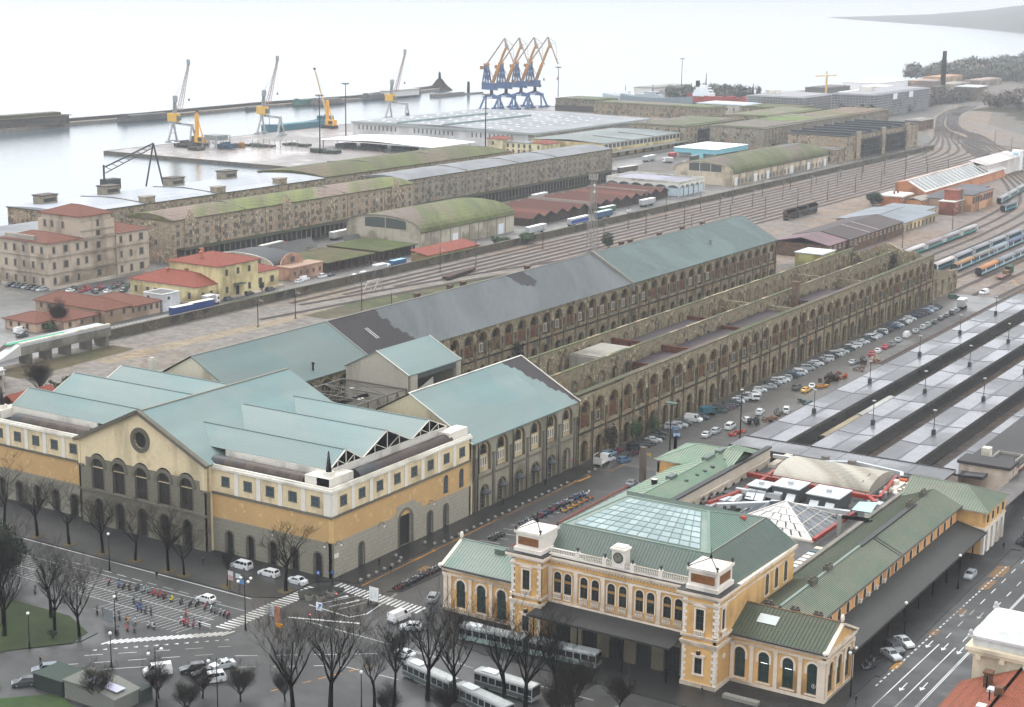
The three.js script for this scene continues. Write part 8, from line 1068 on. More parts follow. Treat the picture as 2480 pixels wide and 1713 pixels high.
function car(type,c,label,x,z,ry,group,o={}){
const g=carGeo(type),t=thing(o.name||{hatch:'parked_hatchback',sedan:'parked_saloon',estate:'parked_estate',minivan:'parked_minivan',suv:'parked_off_roader',van:'parked_van'}[type],label,type==='van'?'van':'car',[x,o.y||0,z],ry,group);
part(t,'body',g.body,paint(c));part(t,'windows',g.glass,carGlass);
for(const wx of g.wx)for(const s of[-1,1])part(t,'wheel',g.wheel,[tyreM,rimM],[wx,.31,s*g.wz]);
for(const s of[-1,1]){part(t,'headlight',g.head,lampM,[g.L/2-.02,g.headY,s*(g.hw-.34)]);part(t,'taillight',g.tail,tailM,[-g.L/2+.01,g.tailY-.05,s*(g.hw-.16)]);}
if(!o.far){part(t,'bumper',g.bumper,trimBlack);for(const s of[-1,1])part(t,'mirror',g.mirror,paint(c),[g.bf-.15,g.belt+.04,s*(g.hw+.05)]);}
return t;
}
const Hd=PI/2;
for(const a of[
['minivan','#e9ebec',242,-215,Hd,'white minivan parked leftmost of three along the yellow hall'],['estate','#eceded',241.7,-207.6,Hd,'white estate car parked in the middle of three along the yellow hall'],['sedan','#dfe2e4',241.4,-200.2,Hd,'silver-white saloon parked nearest the hall corner and zebra crossing'],
['hatch','#f0f0ee',223.9,-208.2,Hd,'white hatchback with red tail lamps driving beside the motorbike bays'],['estate','#7f868d',183.6,-208.2,-.72+PI,'grey-blue estate on the lower road above the dark green wall'],['hatch','#3a4042',177.8,-207,-.72+PI,'dark hatchback at the left bottom edge of the lower road'],['hatch','#b7bcbd',180.9,-203.4,-.5+PI,'silver hatchback half behind the dark green wall'],['hatch','#5d6468',173.6,-211.2,-.7+PI,'grey hatchback cut by the left edge of the picture'],
['van','#eeeeec',193.6,-191.6,-.72+PI,'white delivery van parked beside the tall dark lamp post'],['estate','#23282e',197.9,-187.4,-.66+PI,'black estate parked next to the white delivery van'],['sedan','#2e3234',197.6,-184.4,-.6+PI,'dark saloon squeezed between the black estate and the white car'],['minivan','#eef0f0',196.4,-181.8,-.6+PI,'white minivan parked in front of the dark saloons on the lower road'],['sedan','#c3c7c8',201.9,-184.3,-.5+PI,'silver saloon parked behind the black estate on the lower road'],
['van','#e9e9e7',237.1,-172,-.1,'white van stopped below the zebra crossing, seen from behind'],['hatch','#e6e8e8',234.3,-167.4,2.1,'small white hatchback crossing the square below the left pavilion'],['sedan','#c9cccd',223.3,-161,Hd,'silver saloon driving behind the bare trees'],['estate','#9ea3a5',249.2,-172.6,.4,'silver estate with a blue roof light by the left pavilion'],
['hatch','#aeb3b5',320.6,-89.4,PI,'silver hatchback parked at the yellow hatching of the long awning'],['sedan','#b3b8ba',271.6,-88.7,-2.2,'silver saloon parked nearest the right pavilion'],['estate','#474c50',275,-89.3,-2.2,'dark grey estate between the two silver saloons by the awning'],['sedan','#dadddd',278.6,-88.8,-2.2,'pale silver saloon parked farther under the long awning'],
['sedan','#7a8084',338,-176.6,.2,'dark grey car passing behind the station hall roof'],
])car(...a.slice(0,2),a[5],a[2],a[3],a[4],'cars in the streets round the station square');
for(const a of[['estate','#7e9ab0',357.6,-193.6,.15,'pale blue estate nearest the hall end of the ruin'],['hatch','#46708f',354.6,-187.6,.25,'steel blue hatchback standing alone before the ruin'],['estate','#d5d8d8',353,-191.4,.15,'silver estate beside the pale blue one at the ruin'],['suv','#22282b',366,-190.6,.5,'black off-roader parked among motorbikes at the ruin'],['estate','#2f3538',369.4,-190.4,.9,'dark estate second in the crowded group at the ruin'],['sedan','#343a3e',372.4,-190.2,.95,'charcoal saloon third in the crowded group at the ruin'],['sedan','#c7cbcb',375.6,-190.2,.95,'silver saloon in the crowded group at the ruin'],['estate','#1f2427',378.8,-191,1,'black estate left of the blue panel van'],['hatch','#26423c',382.6,-192.2,1,'dark green hatchback behind the blue panel van'],['van','#456f93',384.4,-188,2.6,'blue panel van seen from behind in the car park'],['minivan','#aeb3b6',390.6,-192,1.1,'silver minivan right of the blue panel van'],['estate','#b7bbbb',393.4,-191.4,1.1,'silver estate in the crowd before the white van'],['hatch','#333a3e',396.2,-191.4,1.1,'dark hatchback just left of the white van'],['van','#e8e9e7',401.2,-191,1.5,'white panel van at the end of the crowded group by the ruin'],['estate','#4f565b',404.6,-190.6,1.2,'grey estate beside the teal truck']])car(a[0],a[1],a[5],a[2],a[3],-a[4],'cars crowded at the near end of the ruin',{far:true});
{
const rr=rngOf(501),cols=[['white','#eceeee'],['silver','#bfc4c6'],['dark grey','#3c4146'],['black','#1e2123'],['pale grey','#d3d6d6'],['dark blue','#26364a'],['white','#e4e6e4'],['silver','#aab0b3'],['dark green','#24423a'],['steel blue','#5f7f9a'],['plum','#5b4a58']];const types=['hatch','sedan','estate','hatch','estate','minivan','sedan'];let k=0;
for(let x=413.8;x<607;x+=2.72){if(rr()<.05)continue;const ty=pick(types,rr),[cn,ch]=pick(cols,rr);k++;car(ty,ch,`${cn} ${TYPEN[ty]}, ${ord(k)} in the long row along the ruin`,x,-189.6+(rr()-.5)*.8,-(1.02+(rr()-.5)*.1)+(rr()<.3?PI:0),'long row of cars along the ruin',{far:true});}
let j=0;for(const[x,z,ty,cn,ch,ry]of[[388.6,-181,'hatch','pale silver','#c9cdcd',.1],[393.6,-180.6,'estate','silver','#b7bcbe',.1],[400,-179.4,'minivan','white','#e9eae8',.1],[408.8,-178.6,'hatch','white','#e6e8e8',.8],[419.4,-179.2,'estate','white','#e2e4e2',.2],[425,-173.6,'suv','white','#e9eae8',.3],[452.6,-181.8,'suv','dark green-grey','#4d5450',0],[451.4,-178.6,'hatch','bright yellow','#eeb41c',0],[457.2,-179,'sedan','white','#e8e8e4',.3],[495.6,-180.6,'hatch','silver','#b5bbbc',0],[511.2,-180,'hatch','red','#c02b35',.1],[517,-180,'hatch','white','#eaeaea',.1],[524.4,-180.2,'hatch','crimson','#c22a3a',.1],[530,-180,'estate','grey','#7f8688',.1],[538,-180.4,'sedan','silver','#a9afb1',.1],[547,-180.6,'van','white','#eeeeec',.1],[556.2,-180.4,'sedan','silver','#a4a9ab',.1],[564.6,-180.6,'estate','pale silver','#c4c8c9',.1],[569.8,-180.6,'estate','pale green','#9db3a8',.1],[576.4,-180.4,'sedan','dark','#2c3133',.1],[584.2,-180.6,'hatch','dark grey','#3d4346',.1],[590.6,-180.6,'sedan','dark green','#3a4a48',.1],[597,-180.4,'suv','dark','#2d3434',.1],[603,-180.6,'estate','grey','#8b9193',.1],[630.2,-190.4,'estate','dark green','#1f4a3c',-.7],[646,-183.2,'van','white','#ececea',2.9]]){j++;car(ty,ch,`${cn} ${TYPEN[ty]}, ${ord(j)} in the loose line beside the canopy track`,x,z,ry,'loose line of cars beside the canopy track',{far:true});}
}
{const rr=rngOf(77);let k=0;const list=[[439.2,-473.6,'#e9e9e8','white'],[442.4,-469.9,'#8e2f33','dark red'],[443.8,-476.4,'#2e4438','dark green'],[446.8,-472.4,'#b23037','red'],[447.6,-467.2,'#6d2f38','maroon'],[449.9,-464.4,'#4b7488','blue'],[452.2,-470.6,'#9a2f38','crimson'],[454.6,-465.6,'#2f4a44','teal'],[455.6,-461,'#1f3a38','dark teal'],[458.4,-468.4,'#7f2b34','wine red'],[460.8,-463.8,'#2b3d42','blue-black'],[462.4,-470.4,'#39464b','slate'],[446.2,-460.8,'#dcdcd8','off-white'],[451.4,-457.6,'#2f3f3f','dark green-grey'],[457,-456.8,'#e0e2e2','pale'],[443,-464.4,'#23424a','petrol blue']];for(const[x,z,c,n]of list)car(pick(['hatch','sedan','estate'],rr),c,`${n} car in the crowded yard between the port office and the yellow villa`,x,z,rr()<.5?.3:1.1,'cars crowded beside the port office',{far:true});
k=0;for(const[x,z,c,n]of[[434.6,-501.4,'#39454a','slate'],[435.2,-498.4,'#5f6a70','grey'],[435,-495.6,'#2b2f31','black'],[435,-492.8,'#9aa1a4','silver'],[434.8,-490,'#2d3133','charcoal'],[434.6,-487,'#6f757a','mid grey'],[434.4,-484,'#b9bdbf','pale silver']])car('estate',c,`${n} car, ${ord(++k)} from the left of the row below the port office front`,x,z,PI,'row of cars below the port office front',{far:true});
for(const[x,z,c,n,ty]of[[482.8,-560.6,'#3f4347','dark car before the low yellow harbour house, left one','sedan'],[481.4,-556.2,'#4a3f42','brownish car before the low yellow harbour house, right one','hatch'],[461.2,-534.4,'#e6e7e6','white car at the far back of the left quay parking','estate'],[454.6,-526.6,'#d9dbda','white car in the middle of the left quay parking','van'],[446,-518,'#8b9294','grey car nearest in the left quay parking','sedan'],[452.6,-520.6,'#2b3733','dark green car in the left quay parking','estate'],[506.6,-416.4,'#dddfe0','white car before the pink depot, left one','estate'],[511.8,-417.8,'#e9eae9','white van before the pink depot','van'],[521.6,-416.4,'#eceded','white minivan right of the pink depot','minivan'],[526.6,-416.2,'#3a3f42','dark car right of the pink depot','sedan'],[529.4,-406,'#e4e6e6','white car half behind the port wall','estate'],[534.6,-405.2,'#e9eae9','white van just behind the port wall','van'],[461.8,-413.8,'#2f4a58','dark blue car at the yellow villa door','hatch'],[475,-415,'#26332e','dark green car beside the yellow villa','estate'],[486.6,-414.4,'#33383a','black car right of the yellow villa','estate'],[776.8,-411.8,'#dfe1e1','white car before the saw-tooth shed','sedan'],[371.8,-424.6,'#2c3132','dark car by the white minibus at the left','estate'],[376.6,-431,'#e9eae9','white minibus by the low red houses','van'],[1028,-503,'#e8e8e8','white car near the parked lorries','sedan']])car(ty,c,n,x,z,.1,'cars about the port',{far:true});}
function trailer(label,x,z,L,side,top,ry=0,o={}){const t=thing(o.name||'semi_trailer',label,'trailer',[x,0,z],ry,o.group),sM=M(side,{k:.85,rough:.5,map:TX.mottle});part(t,'box',Bx(-L/2,1.15,-1.25,L/2,3.9,1.25,true),sM);part(t,'roof',Bx(-L/2-.02,3.9,-1.27,L/2+.02,4,1.27),M(top,{k:.9}));part(t,'chassis',Bx(-L/2+.3,.85,-1.1,L/2-.3,1.15,1.1,true),trimBlack);for(const k of[0,1,2])part(t,'axle',g0().cyl(V(-L/2+1.6+k*1.3,.5,-1.2),V(-L/2+1.6+k*1.3,.5,1.2),.5,.5,12),tyreM);part(t,'landing_leg',Bx(L/2-3,0,-.9,L/2-2.8,.9,.9,true),trimBlack);part(t,'rear_doors',Bx(-L/2-.06,1.2,-1.2,-L/2-.01,3.85,-.03,true).box(-L/2-.06,1.2,.03,-L/2-.01,3.85,1.2,true),sM);if(o.band)part(t,'side_band',Bx(-L/2+.1,1.5,1.26,L/2-.1,3.1,1.28,true),M(o.band,{k:.85}));if(o.cab){part(t,'cab',Bx(L/2+.4,.7,-1.2,L/2+2.6,3.4,1.2,true),M(o.cab,{k:.85,rough:.4}));part(t,'cab_window',Bx(L/2+2.55,1.9,-1.1,L/2+2.64,2.9,1.1,true).box(L/2+1.4,1.9,-1.23,L/2+2.4,2.8,1.23,true),carGlass);part(t,'cab_wheel',g0().cyl(V(L/2+1.6,.5,-1.2),V(L/2+1.6,.5,1.2),.5,.5,12),tyreM);}return t;}
trailer('blue curtain-sided trailer with a cream top behind the port wall, left of the yellow villa gate',428.5,-406.3,9.6,'#2f5aa6','#e9e2cf',-.05,{group:'blue trailer pair'}).userData.label='left blue curtain-sided trailer of the pair behind the port wall';trailer('right blue curtain-sided trailer of the pair behind the port wall',439.6,-406.9,11,'#2f5aa6','#e9e2cf',-.05,{group:'blue trailer pair'});
trailer('plain white box trailer before the barrel shed end',680,-411.4,17,'#eff0f0','#f6f6f6',.04);trailer('white trailer with a blue side band in front of the saw-tooth shed',718.6,-410,19,'#e9ebee','#f3f3f3',.02,{band:'#2b4a9a'});trailer('green-sided trailer with a white top in front of the saw-tooth shed',764,-418.6,15,'#2f7a4e','#eef0ee',0);trailer('blue container trailer nearest the port wall by the lattice mast',747.6,-411.6,15.5,'#3f7aa3','#d8e0e2',0);trailer('plain white box trailer at the right end of the saw-tooth shed',806,-416.6,15,'#f0f1f1','#f7f7f7',0);
trailer('grey-green lettered trailer with a red cab behind the black barrel shed',560,-476,17,'#b9c4b4','#cfd4ca',.12,{cab:'#b8282e',name:'articulated_lorry'});trailer('long white rounded trailer in front of the stone warehouse',612,-476,20,'#e9e6e0','#efece6',.06);trailer('white box lorry behind the port wall near the mossy sheds',543,-403.6,7,'#f0f1f2','#f5f5f5',0,{cab:'#eef0f0',name:'box_lorry'});trailer('low blue skip trailer behind the port wall',557,-404.6,9,'#3c74ad','#8fb4cf',0);trailer('white lorry with a red load before the yellow villa',449.6,-412.4,5,'#e9e6e2','#efefec',.1,{cab:'#eeeae6',name:'box_lorry'});trailer('white lettered trailer parked at the yellow dock shed',1022,-528,17,'#e6e9e6','#f0f0f0',.05);trailer('short red trailer parked beside the white lettered one',1050,-524,10,'#b83a3c','#c9605a',.05);trailer('white lorry cab standing in the port yard',1020,-511,5,'#f0f0f0','#f4f4f4',1.5,{cab:'#f2f2f2',name:'box_lorry'});trailer('grey tarpaulin lorry in the port yard',1042,-503,12,'#5d605c','#77796f',.05);trailer('long trailer with blue load behind the blue arcade pavilion',950,-506,22,'#7b6a60','#d9d3c9',-.05);trailer('white trailer behind the saw-tooth shed',790,-476,16,'#e9e7e3','#f1efec',.05);trailer('white lorry by the left gate house',322,-378.4,9,'#f0f1f1','#f6f6f6',.9,{cab:'#f2f2f2',name:'box_lorry'});trailer('white and green coach-like lorry below the concrete ramp',335,-405,14,'#3d8f74','#f2f3f3',.8);
{const t=trailer('white box truck in the loose line beside the canopy track',609.6,-181,5.4,'#f0f1f1','#f6f6f6',.1,{cab:'#f0f1f1',name:'box_lorry'});const p=thing('pickup_truck','white pickup with an empty flat bed sticking out of the parked row','truck',[432,0,-187.6],-1.05);part(p,'cab',Bx(.2,.6,-.95,2.4,2,.95,true),paint('#eceeed'));part(p,'windows',Bx(.6,1.3,-.97,2.42,1.85,.97,true),carGlass);part(p,'flat_bed',Bx(-3,.8,-1,.1,.95,1,true).box(-3,.95,-1,.1,1.3,-.95).box(-3,.95,.95,.1,1.3,1).box(-3,.95,-1,-2.95,1.3,1),Mk('#d9d9d4',.85));for(const x of[-2,1.5])part(p,'axle',g0().cyl(V(x,.38,-.95),V(x,.38,.95),.38,.38,12),tyreM);const q=thing('flat_truck','teal covered truck at the end of the crowded cars by the ruin','truck',[409,0,-190.6],-.4);part(q,'cover',Bx(-2.4,1,-1,1,2.7,1,true),Mk('#2f6470',.75));part(q,'cab',Bx(1.1,.6,-.95,2.8,2.2,.95,true),Mk('#2c5560',.75));part(q,'window',Bx(2.2,1.3,-.97,2.83,2,.97,true),carGlass);for(const x of[-1.4,2])part(q,'axle',g0().cyl(V(x,.4,-.95),V(x,.4,.95),.4,.4,12),tyreM);const w=thing('service_truck','white flatbed service truck with a headboard by the hall corner arch','truck',[349.4,0,-191],.1);part(w,'cab',Bx(1,.6,-1,2.8,2.5,1,true),paint('#eeeeec'));part(w,'window',Bx(1.5,1.5,-1.02,2.83,2.3,1.02,true),carGlass);part(w,'flat_bed',Bx(-3,.8,-1.1,.9,1.1,1.1,true).box(-3.1,.9,-1.1,-2.9,2.6,1.1),Mk('#c9c6be',.8));part(w,'side_frame',Bx(-3.05,1.1,-1.1,-2.95,3.1,-1,true).box(-3.05,3,-1.1,0,3.1,-1,true),wStone);for(const x of[-1.8,1.9])part(w,'axle',g0().cyl(V(x,.42,-1),V(x,.42,1),.42,.42,12),tyreM);}
{const rr=rngOf(404);let k=0;for(const[x,z,w,h,c,n]of[[407.6,-175.6,5,2,'#3a4145','dark covered heap'],[414.4,-174.5,5,1.4,'#8d8373','pile of planks'],[420.5,-174.7,4,1.2,'#7c8585','grey pile of pipes'],[438.2,-174.2,6,1.3,'#5b7f86','blue-grey row of crates'],[466,-178.1,6,2.6,'#4b453f','dark stack of sleepers'],[471.3,-177.6,4,2.8,'#565a5e','dark grey container heap'],[475.4,-176.4,5,1.6,'#c87a35','orange digger heap'],[497.8,-178.6,5,2.4,'#6d7376','grey scrap heap'],[502.4,-175.6,5,3.2,'#a9a08c','beige machine heap'],[487.7,-176.3,4,1.4,'#9aa0a0','pale scrap heap'],[459.2,-177.3,4,.9,'#d8a83a','yellow boom lying on the ground'],[396,-175.8,6,.8,'#c65a48','red and orange barrier pile']]){const t=bld('scrap_heap',`${n} beside the canopy track, ${ord(++k)} listed from the left`,'scrap',x,z);t.userData.label=`${n} among the scrap beside the canopy track`;for(let i=0;i<8;i++){const a=V(x+(rr()-.5)*w,rr()*h*.5,z+(rr()-.5)*2.6);wp(t,'piece',g0().bar(a,a.clone().add(V((rr()-.5)*w*.8,(rr()-.2)*h*.7+.1,(rr()-.5)*2)),.3+rr()*.8,.3+rr()*h*.5),M(c,{k:.5+rr()*.4,map:TX.rusty}));}}}
function bus(label,x,z,ry,L,artic,c,band){const t=thing(artic?'articulated_bus':'city_bus',label,'bus',[x,0,z],ry,null),W=M(c,{k:.85,rough:.4,map:TX.mottle});const segs=artic?[[-L/2,-.6],[.6,L/2]]:[[-L/2,L/2]];for(const[a,b]of segs){const s=new Shape();s.moveTo(-1.25,.35);s.lineTo(1.25,.35);s.lineTo(1.25,2.6);s.quadraticCurveTo(1.22,2.95,.9,2.97);s.lineTo(-.9,2.97);s.quadraticCurveTo(-1.22,2.95,-1.25,2.6);s.lineTo(-1.25,.35);const g=new Extrude(s,{depth:b-a,bevelEnabled:false,curveSegments:5});g.rotateY(PI/2);g.translate(a,0,0);part(t,'body',g,W);const n=Math.floor((b-a)/1.45);for(let k=0;k<n;k++)for(const sd of[-1,1])part(t,'window',Bx(-.62,1.4,sd>0?-.01:-.02,.62,2.45,sd>0?.02:.01,true),carGlass,[a+(k+.5)*(b-a)/n,0,sd*1.255]);part(t,'roof_unit',Bx(a+1.4,2.97,-.9,a+4.2,3.2,.9),Mk('#cfd3d2',.85));part(t,'roof_rail',Bx(a+.3,2.95,-1,b-.3,3.02,-.9).box(a+.3,2.95,.9,b-.3,3.02,1),Mk('#a9b0ad',.8));for(const f of[.22,.8])part(t,'axle',g0().cyl(V(lerp(a,b,f),.48,-1.26),V(lerp(a,b,f),.48,1.26),.48,.48,12),tyreM);if(band)part(t,'side_band',Bx(a+.2,.5,1.25,b-.2,1.2,1.27,true).box(a+.2,.5,-1.27,b-.2,1.2,-1.25,true),M(band,{k:.8}));}part(t,'windscreen',Bx(L/2-.01,1.1,-1.15,L/2+.03,2.7,1.15,true),carGlass);part(t,'rear_window',Bx(-L/2-.03,1.5,-1.05,-L/2+.01,2.5,1.05,true),carGlass);if(artic)part(t,'bellows',Bx(-.6,.5,-1.15,.6,2.85,1.15,true),trimBlack);part(t,'destination_sign',Bx(-L/2-.04,2.55,-.8,-L/2,2.8,.8,true),Mk('#d9982e',.9));return t;}
bus('long silver articulated bus stopped in front of the station awning',237.2,-143.6,-PI/2+.08,27.5,true,'#c6cbc9','#8fa39a');bus('dark-windowed articulated bus with a white roof behind the bare trees at the bottom',214.2,-143.6,-PI/2-.25,25.5,true,'#d5d8d6','#4f5a57');bus('short white-roofed bus with an orange tail sign among the bare trees',220.4,-137.6,-PI/2-.06,12,false,'#e3e5e3','#59625f');
const MG={};{MG.wheel=g0().geo(new THREE.TorusGeometry(.25,.07,5,12)).geo(new CylinderGeometry(.15,.15,.06,8).rotateX(PI/2)).build();const sc=g0();{const s=new Shape([[.42,.28],[.55,.95],[.44,.98],[.24,.4],[-.12,.36],[-.3,.72],[-.82,.74],[-.86,.55],[-.5,.28]].map(p=>new Vec2(...p)));sc.geo(new Extrude(s,{depth:.26,bevelEnabled:true,bevelThickness:.05,bevelSize:.04,bevelSegments:1}).translate(0,0,-.13));}MG.scooterBody=sc.build();MG.scooterSeat=Bx(-.8,.74,-.14,-.14,.86,.14,true).build();MG.screen=g0().quad(V(.58,.98,-.2),V(.58,.98,.2),V(.44,1.4,.17),V(.44,1.4,-.17)).quad(V(.58,.98,.2),V(.58,.98,-.2),V(.44,1.4,-.17),V(.44,1.4,.17)).build();MG.topBox=Bx(-1.05,.84,-.2,-.68,1.18,.2,true).build();MG.bars=g0().bar(V(.42,1.02,-.36),V(.42,1.02,.36),.05).bar(V(.42,1.02,0),V(.66,.3,0),.07).bar(V(.36,1.1,-.34),V(.36,1.2,-.4),.1,.06).bar(V(.36,1.1,.34),V(.36,1.2,.4),.1,.06).build();MG.bikeTank=g0().geo(new SphereGeometry(.24,8,6),at(.1,.82,0,0,V(1.3,.75,.7))).geo(new SphereGeometry(.2,8,6),at(-.65,.8,0,0,V(1.4,.5,.6))).build();MG.engine=Bx(-.25,.28,-.16,.3,.62,.16,true).bar(V(.3,.32,.14),V(-.8,.4,.18),.12).build();MG.bikeSeat=Bx(-.75,.76,-.13,-.12,.88,.13,true).build();MG.lamp=new SphereGeometry(.11,8,6);}
let motoN=0;function moto(kind,c,label,x,z,ry,group){const t=thing(kind==='s'?'parked_scooter':'parked_motorcycle',label,kind==='s'?'scooter':'motorcycle',[x,0,z],ry,group),wl=kind==='s'?.62:.72;for(const d of[wl,-wl])part(t,'wheel',MG.wheel,tyreM,[d,.3,0]);if(kind==='s'){part(t,'body',MG.scooterBody,paint(c));part(t,'seat',MG.scooterSeat,trimBlack);part(t,'windshield',MG.screen,M('#9fb0b4',{rough:.1,k:.7}));if(motoN%3===0)part(t,'top_box',MG.topBox,motoN%2?trimBlack:paint(c));}else{part(t,'tank',MG.bikeTank,paint(c));part(t,'engine',MG.engine,M('#55585a',{k:.7,metal:.5,rough:.4}));part(t,'seat',MG.bikeSeat,trimBlack);}part(t,'handlebar',MG.bars,trimBlack);part(t,'headlamp',MG.lamp,lampM,[.56,.9,0]);motoN++;return t;}
{const rr=rngOf(909),C=[['red','#b3202a'],['blue','#2b5a9a'],['black','#1d1f21'],['silver','#b4b9bc'],['dark blue','#22324c'],['grey','#6d7274'],['white','#e6e7e6'],['black','#232527'],['dark red','#7a1d24']];
let k=0;for(const[x,z,n,c]of[[220.4,-230.5,'red','#c4242e'],[220.6,-228,'blue','#3a78b4'],[220.5,-226.6,'dark','#25282a'],[220.6,-225,'brown','#6a5240'],[221.2,-223.6,'black','#1e2022'],[221.1,-222,'silver','#a9afb2'],[221.4,-220.7,'grey','#8a8f92'],[221.2,-219.2,'red','#c42a2c'],[221,-217.6,'red','#b02a2a'],[220.8,-216,'maroon','#6e2026'],[220.6,-214,'yellow','#e0cf1e'],[220.6,-211.5,'black','#222426'],[220.8,-209.4,'black','#1d1f21'],[221.4,-208.2,'grey','#7c8184'],[221,-205.8,'red','#b0252c'],[221,-204.2,'white','#dfe1e1'],[220.9,-203,'green-grey','#6f7d76'],[220.8,-201.8,'silver','#a7adb0'],[220.6,-200.6,'grey','#868b8c'],[220.3,-199.4,'bright red','#c4222a']])moto(rr()<.7?'s':'m',c,`${n} two-wheeler, ${ord(++k)} from the left of the row nearest the avenue`,x,z,.3+rr()*.3,'two-wheelers in the row nearest the avenue');
k=0;for(const[x,z,n,c]of[[215.4,-223.5,'dark grey','#3a3e40'],[216,-219.4,'grey','#7d8284'],[215.6,-218.2,'silver','#b4b8ba'],[215.4,-217,'black','#202224'],[213.9,-216.4,'blue','#2a4f9c'],[213.7,-215.2,'blue','#2c56a6'],[213.4,-213.8,'black','#1d1f21'],[213.4,-212.4,'black','#242628'],[216.6,-206.6,'red','#b8242c'],[213.6,-205,'white','#d9dcdc'],[213.3,-203.8,'red','#b3202a'],[213,-202.7,'crimson','#a01c34'],[213.3,-201.6,'dark red','#76202a'],[213.8,-200.5,'black','#232527']])moto('s',c,`${n} scooter, ${ord(++k)} from the left of the middle bay rows`,x,z,.5+rr()*.3,'scooters in the middle bays');
k=0;for(const[x,z,n,c]of[[208,-221,'black','#202224'],[208.1,-219.4,'black','#2a2c2e'],[208,-218.2,'red and white','#b4262e'],[208.3,-216.8,'white','#dcdfdf'],[208.4,-215.6,'dark','#26282a'],[207.8,-213,'orange','#e09a22'],[208.4,-211.6,'silver','#c0c4c6'],[205.2,-210.4,'red','#ab2430'],[203.2,-210.8,'dark green','#24362f'],[205.4,-208.8,'black','#1d1f21'],[208.6,-208.4,'silver','#b9bec0'],[208.6,-207.2,'white','#d5d8d8'],[208.7,-230.5,'grey','#6d7274'],[209.2,-239,'dark','#33373a']])moto('s',c,`${n} scooter, ${ord(++k)} from the left of the row by the park corner`,x,z,.6+rr()*.4,'scooters by the park corner');
k=0;for(let i=0;i<17;i++){const[n,c]=pick([['black','#1d1f21'],['dark grey','#34383a'],['dark red','#6e1e24'],['silver','#8f9597'],['black','#242628']],rr);moto(rr()<.5?'s':'m',c,`${n} two-wheeler, ${ord(++k)} from the zebra end of the kerb row by the left pavilion`,lerp(249.6,263.6,i/16),-181.5+(rr()-.5)*.3,PI/2+.45,'two-wheelers in the kerb row by the left pavilion');}
k=0;for(let i=0;i<32;i++){const[n,c]=pick(C,rr);moto(rr()<.6?'s':'m',c,`${n} two-wheeler, ${ord(++k)} in the long row along the side street`,lerp(297.6,325,i/31),-182.3+(rr()-.5)*.8,PI/2+.4+(rr()-.5)*.3,'long row of two-wheelers in the side street');}
for(let i=0;i<4;i++)moto('m','#24272a',`black motorcycle, ${ord(i + 1)} of four standing together in the side street bays`,285.6+i*1.1,-182.4,1.9,'four motorcycles in the side street bays');
for(let i=0;i<7;i++)moto('s',pick(['#1d1f21','#3a3d40','#8c2a30'],rr),`scooter, ${ord(i + 1)} of the cluster at the foot of the ruin`,360+(i%4)*1.4,-188.6-Math.floor(i/4)*4.4,1.7+rr()*.5,'scooters at the foot of the ruin');
for(let i=0;i<8;i++)moto('s',pick(['#2a2c2e','#1f2123','#53585a'],rr),`dark scooter, ${ord(i + 1)} of the row in front of the white arcade pavilion`,347+i*1.3,-86.8,1.2+rr()*.4,'scooters by the white arcade');for(let i=0;i<4;i++)moto('s','#e0a020',`yellow scooter, ${ord(i + 1)} of the group right of the white arcade pavilion`,358.2+i*1.2,-86.6,1.3,'yellow scooters by the white arcade');for(let i=0;i<5;i++)moto('s',pick(['#26282a','#70767a','#3c4144'],rr),`scooter, ${ord(i + 1)} of the group beside the right pavilion`,263.6+i*1.1,-90.6+(i%2)*.8,2+rr(),'scooters beside the right pavilion');for(let i=0;i<6;i++)moto('s',i<3?'#d59a24':'#c9772e',`orange-yellow scooter, ${ord(i + 1)} in front of the long row in the side street`,311+i*2.4,-179.6,1.9,'orange scooters in the side street');}
// ═════════ TREES, STREET FURNITURE, PEOPLE, NEAR BUILDINGS ═════════
const barkDk=M('#5d5146',{k:.66,map:TX.bark,rough:.95}),barkBr=M('#86705a',{k:.8,map:TX.bark,rough:.95}),barkRed=M('#74604f',{k:.75,map:TX.bark,rough:.95});
function bareTreeGeo(seed,o){
const r=rngOf(seed),tr=g0(),tw=g0(),{H,spread,levels,kids,trunk,up}=o;
const grow=(p,d,len,rad,lev)=>{
const n=lev===0?4:lev<levels-1?3:2,g=lev<=1?tr:tw,sides=lev===0?8:lev===1?6:lev<levels-1?4:3;let q=p.clone(),dir=d.clone();
const pts=[];for(let i=0;i<n;i++){dir.add(V((r()-.5)*.35,(lev>0?up:.05)*.3,(r()-.5)*.35).multiplyScalar(lev?1:.35)).normalize();const e=q.clone().addScaledVector(dir,len/n),r0=rad*(1-.45*i/n),r1=rad*(1-.45*(i+1)/n);g.cyl(q,e,r0,r1,sides,false);q=e;pts.push([q.clone(),dir.clone(),r1]);}
if(lev>=levels)return;const m=Math.round(kids[lev]*(.8+r()*.4));
for(let k=0;k<m;k++){const base=lev===0?pts[Math.min(n-1,n-1-Math.floor(r()*2))]:pts[Math.floor(r()*n)];const a=(k+r()*.7)/m*2*PI,el=lev===0?o.angle:.75;const ax=V(Math.cos(a),0,Math.sin(a));const nd=base[1].clone().multiplyScalar(Math.cos(el*(.7+r()*.6))).addScaledVector(ax,Math.sin(el*(.8+r()*.4))).add(V(0,up*.35,0)).normalize();grow(base[0],nd,len*(lev===0?spread:.62)*(.75+r()*.5),Math.max(o.twig,base[2]*(lev===0?.62:.55)),lev+1);}
};
grow(V(0,-.3,0),V((r()-.5)*.08,1,(r()-.5)*.08),H*trunk,o.rad,0);return[tr.build(),tw.build()];
}
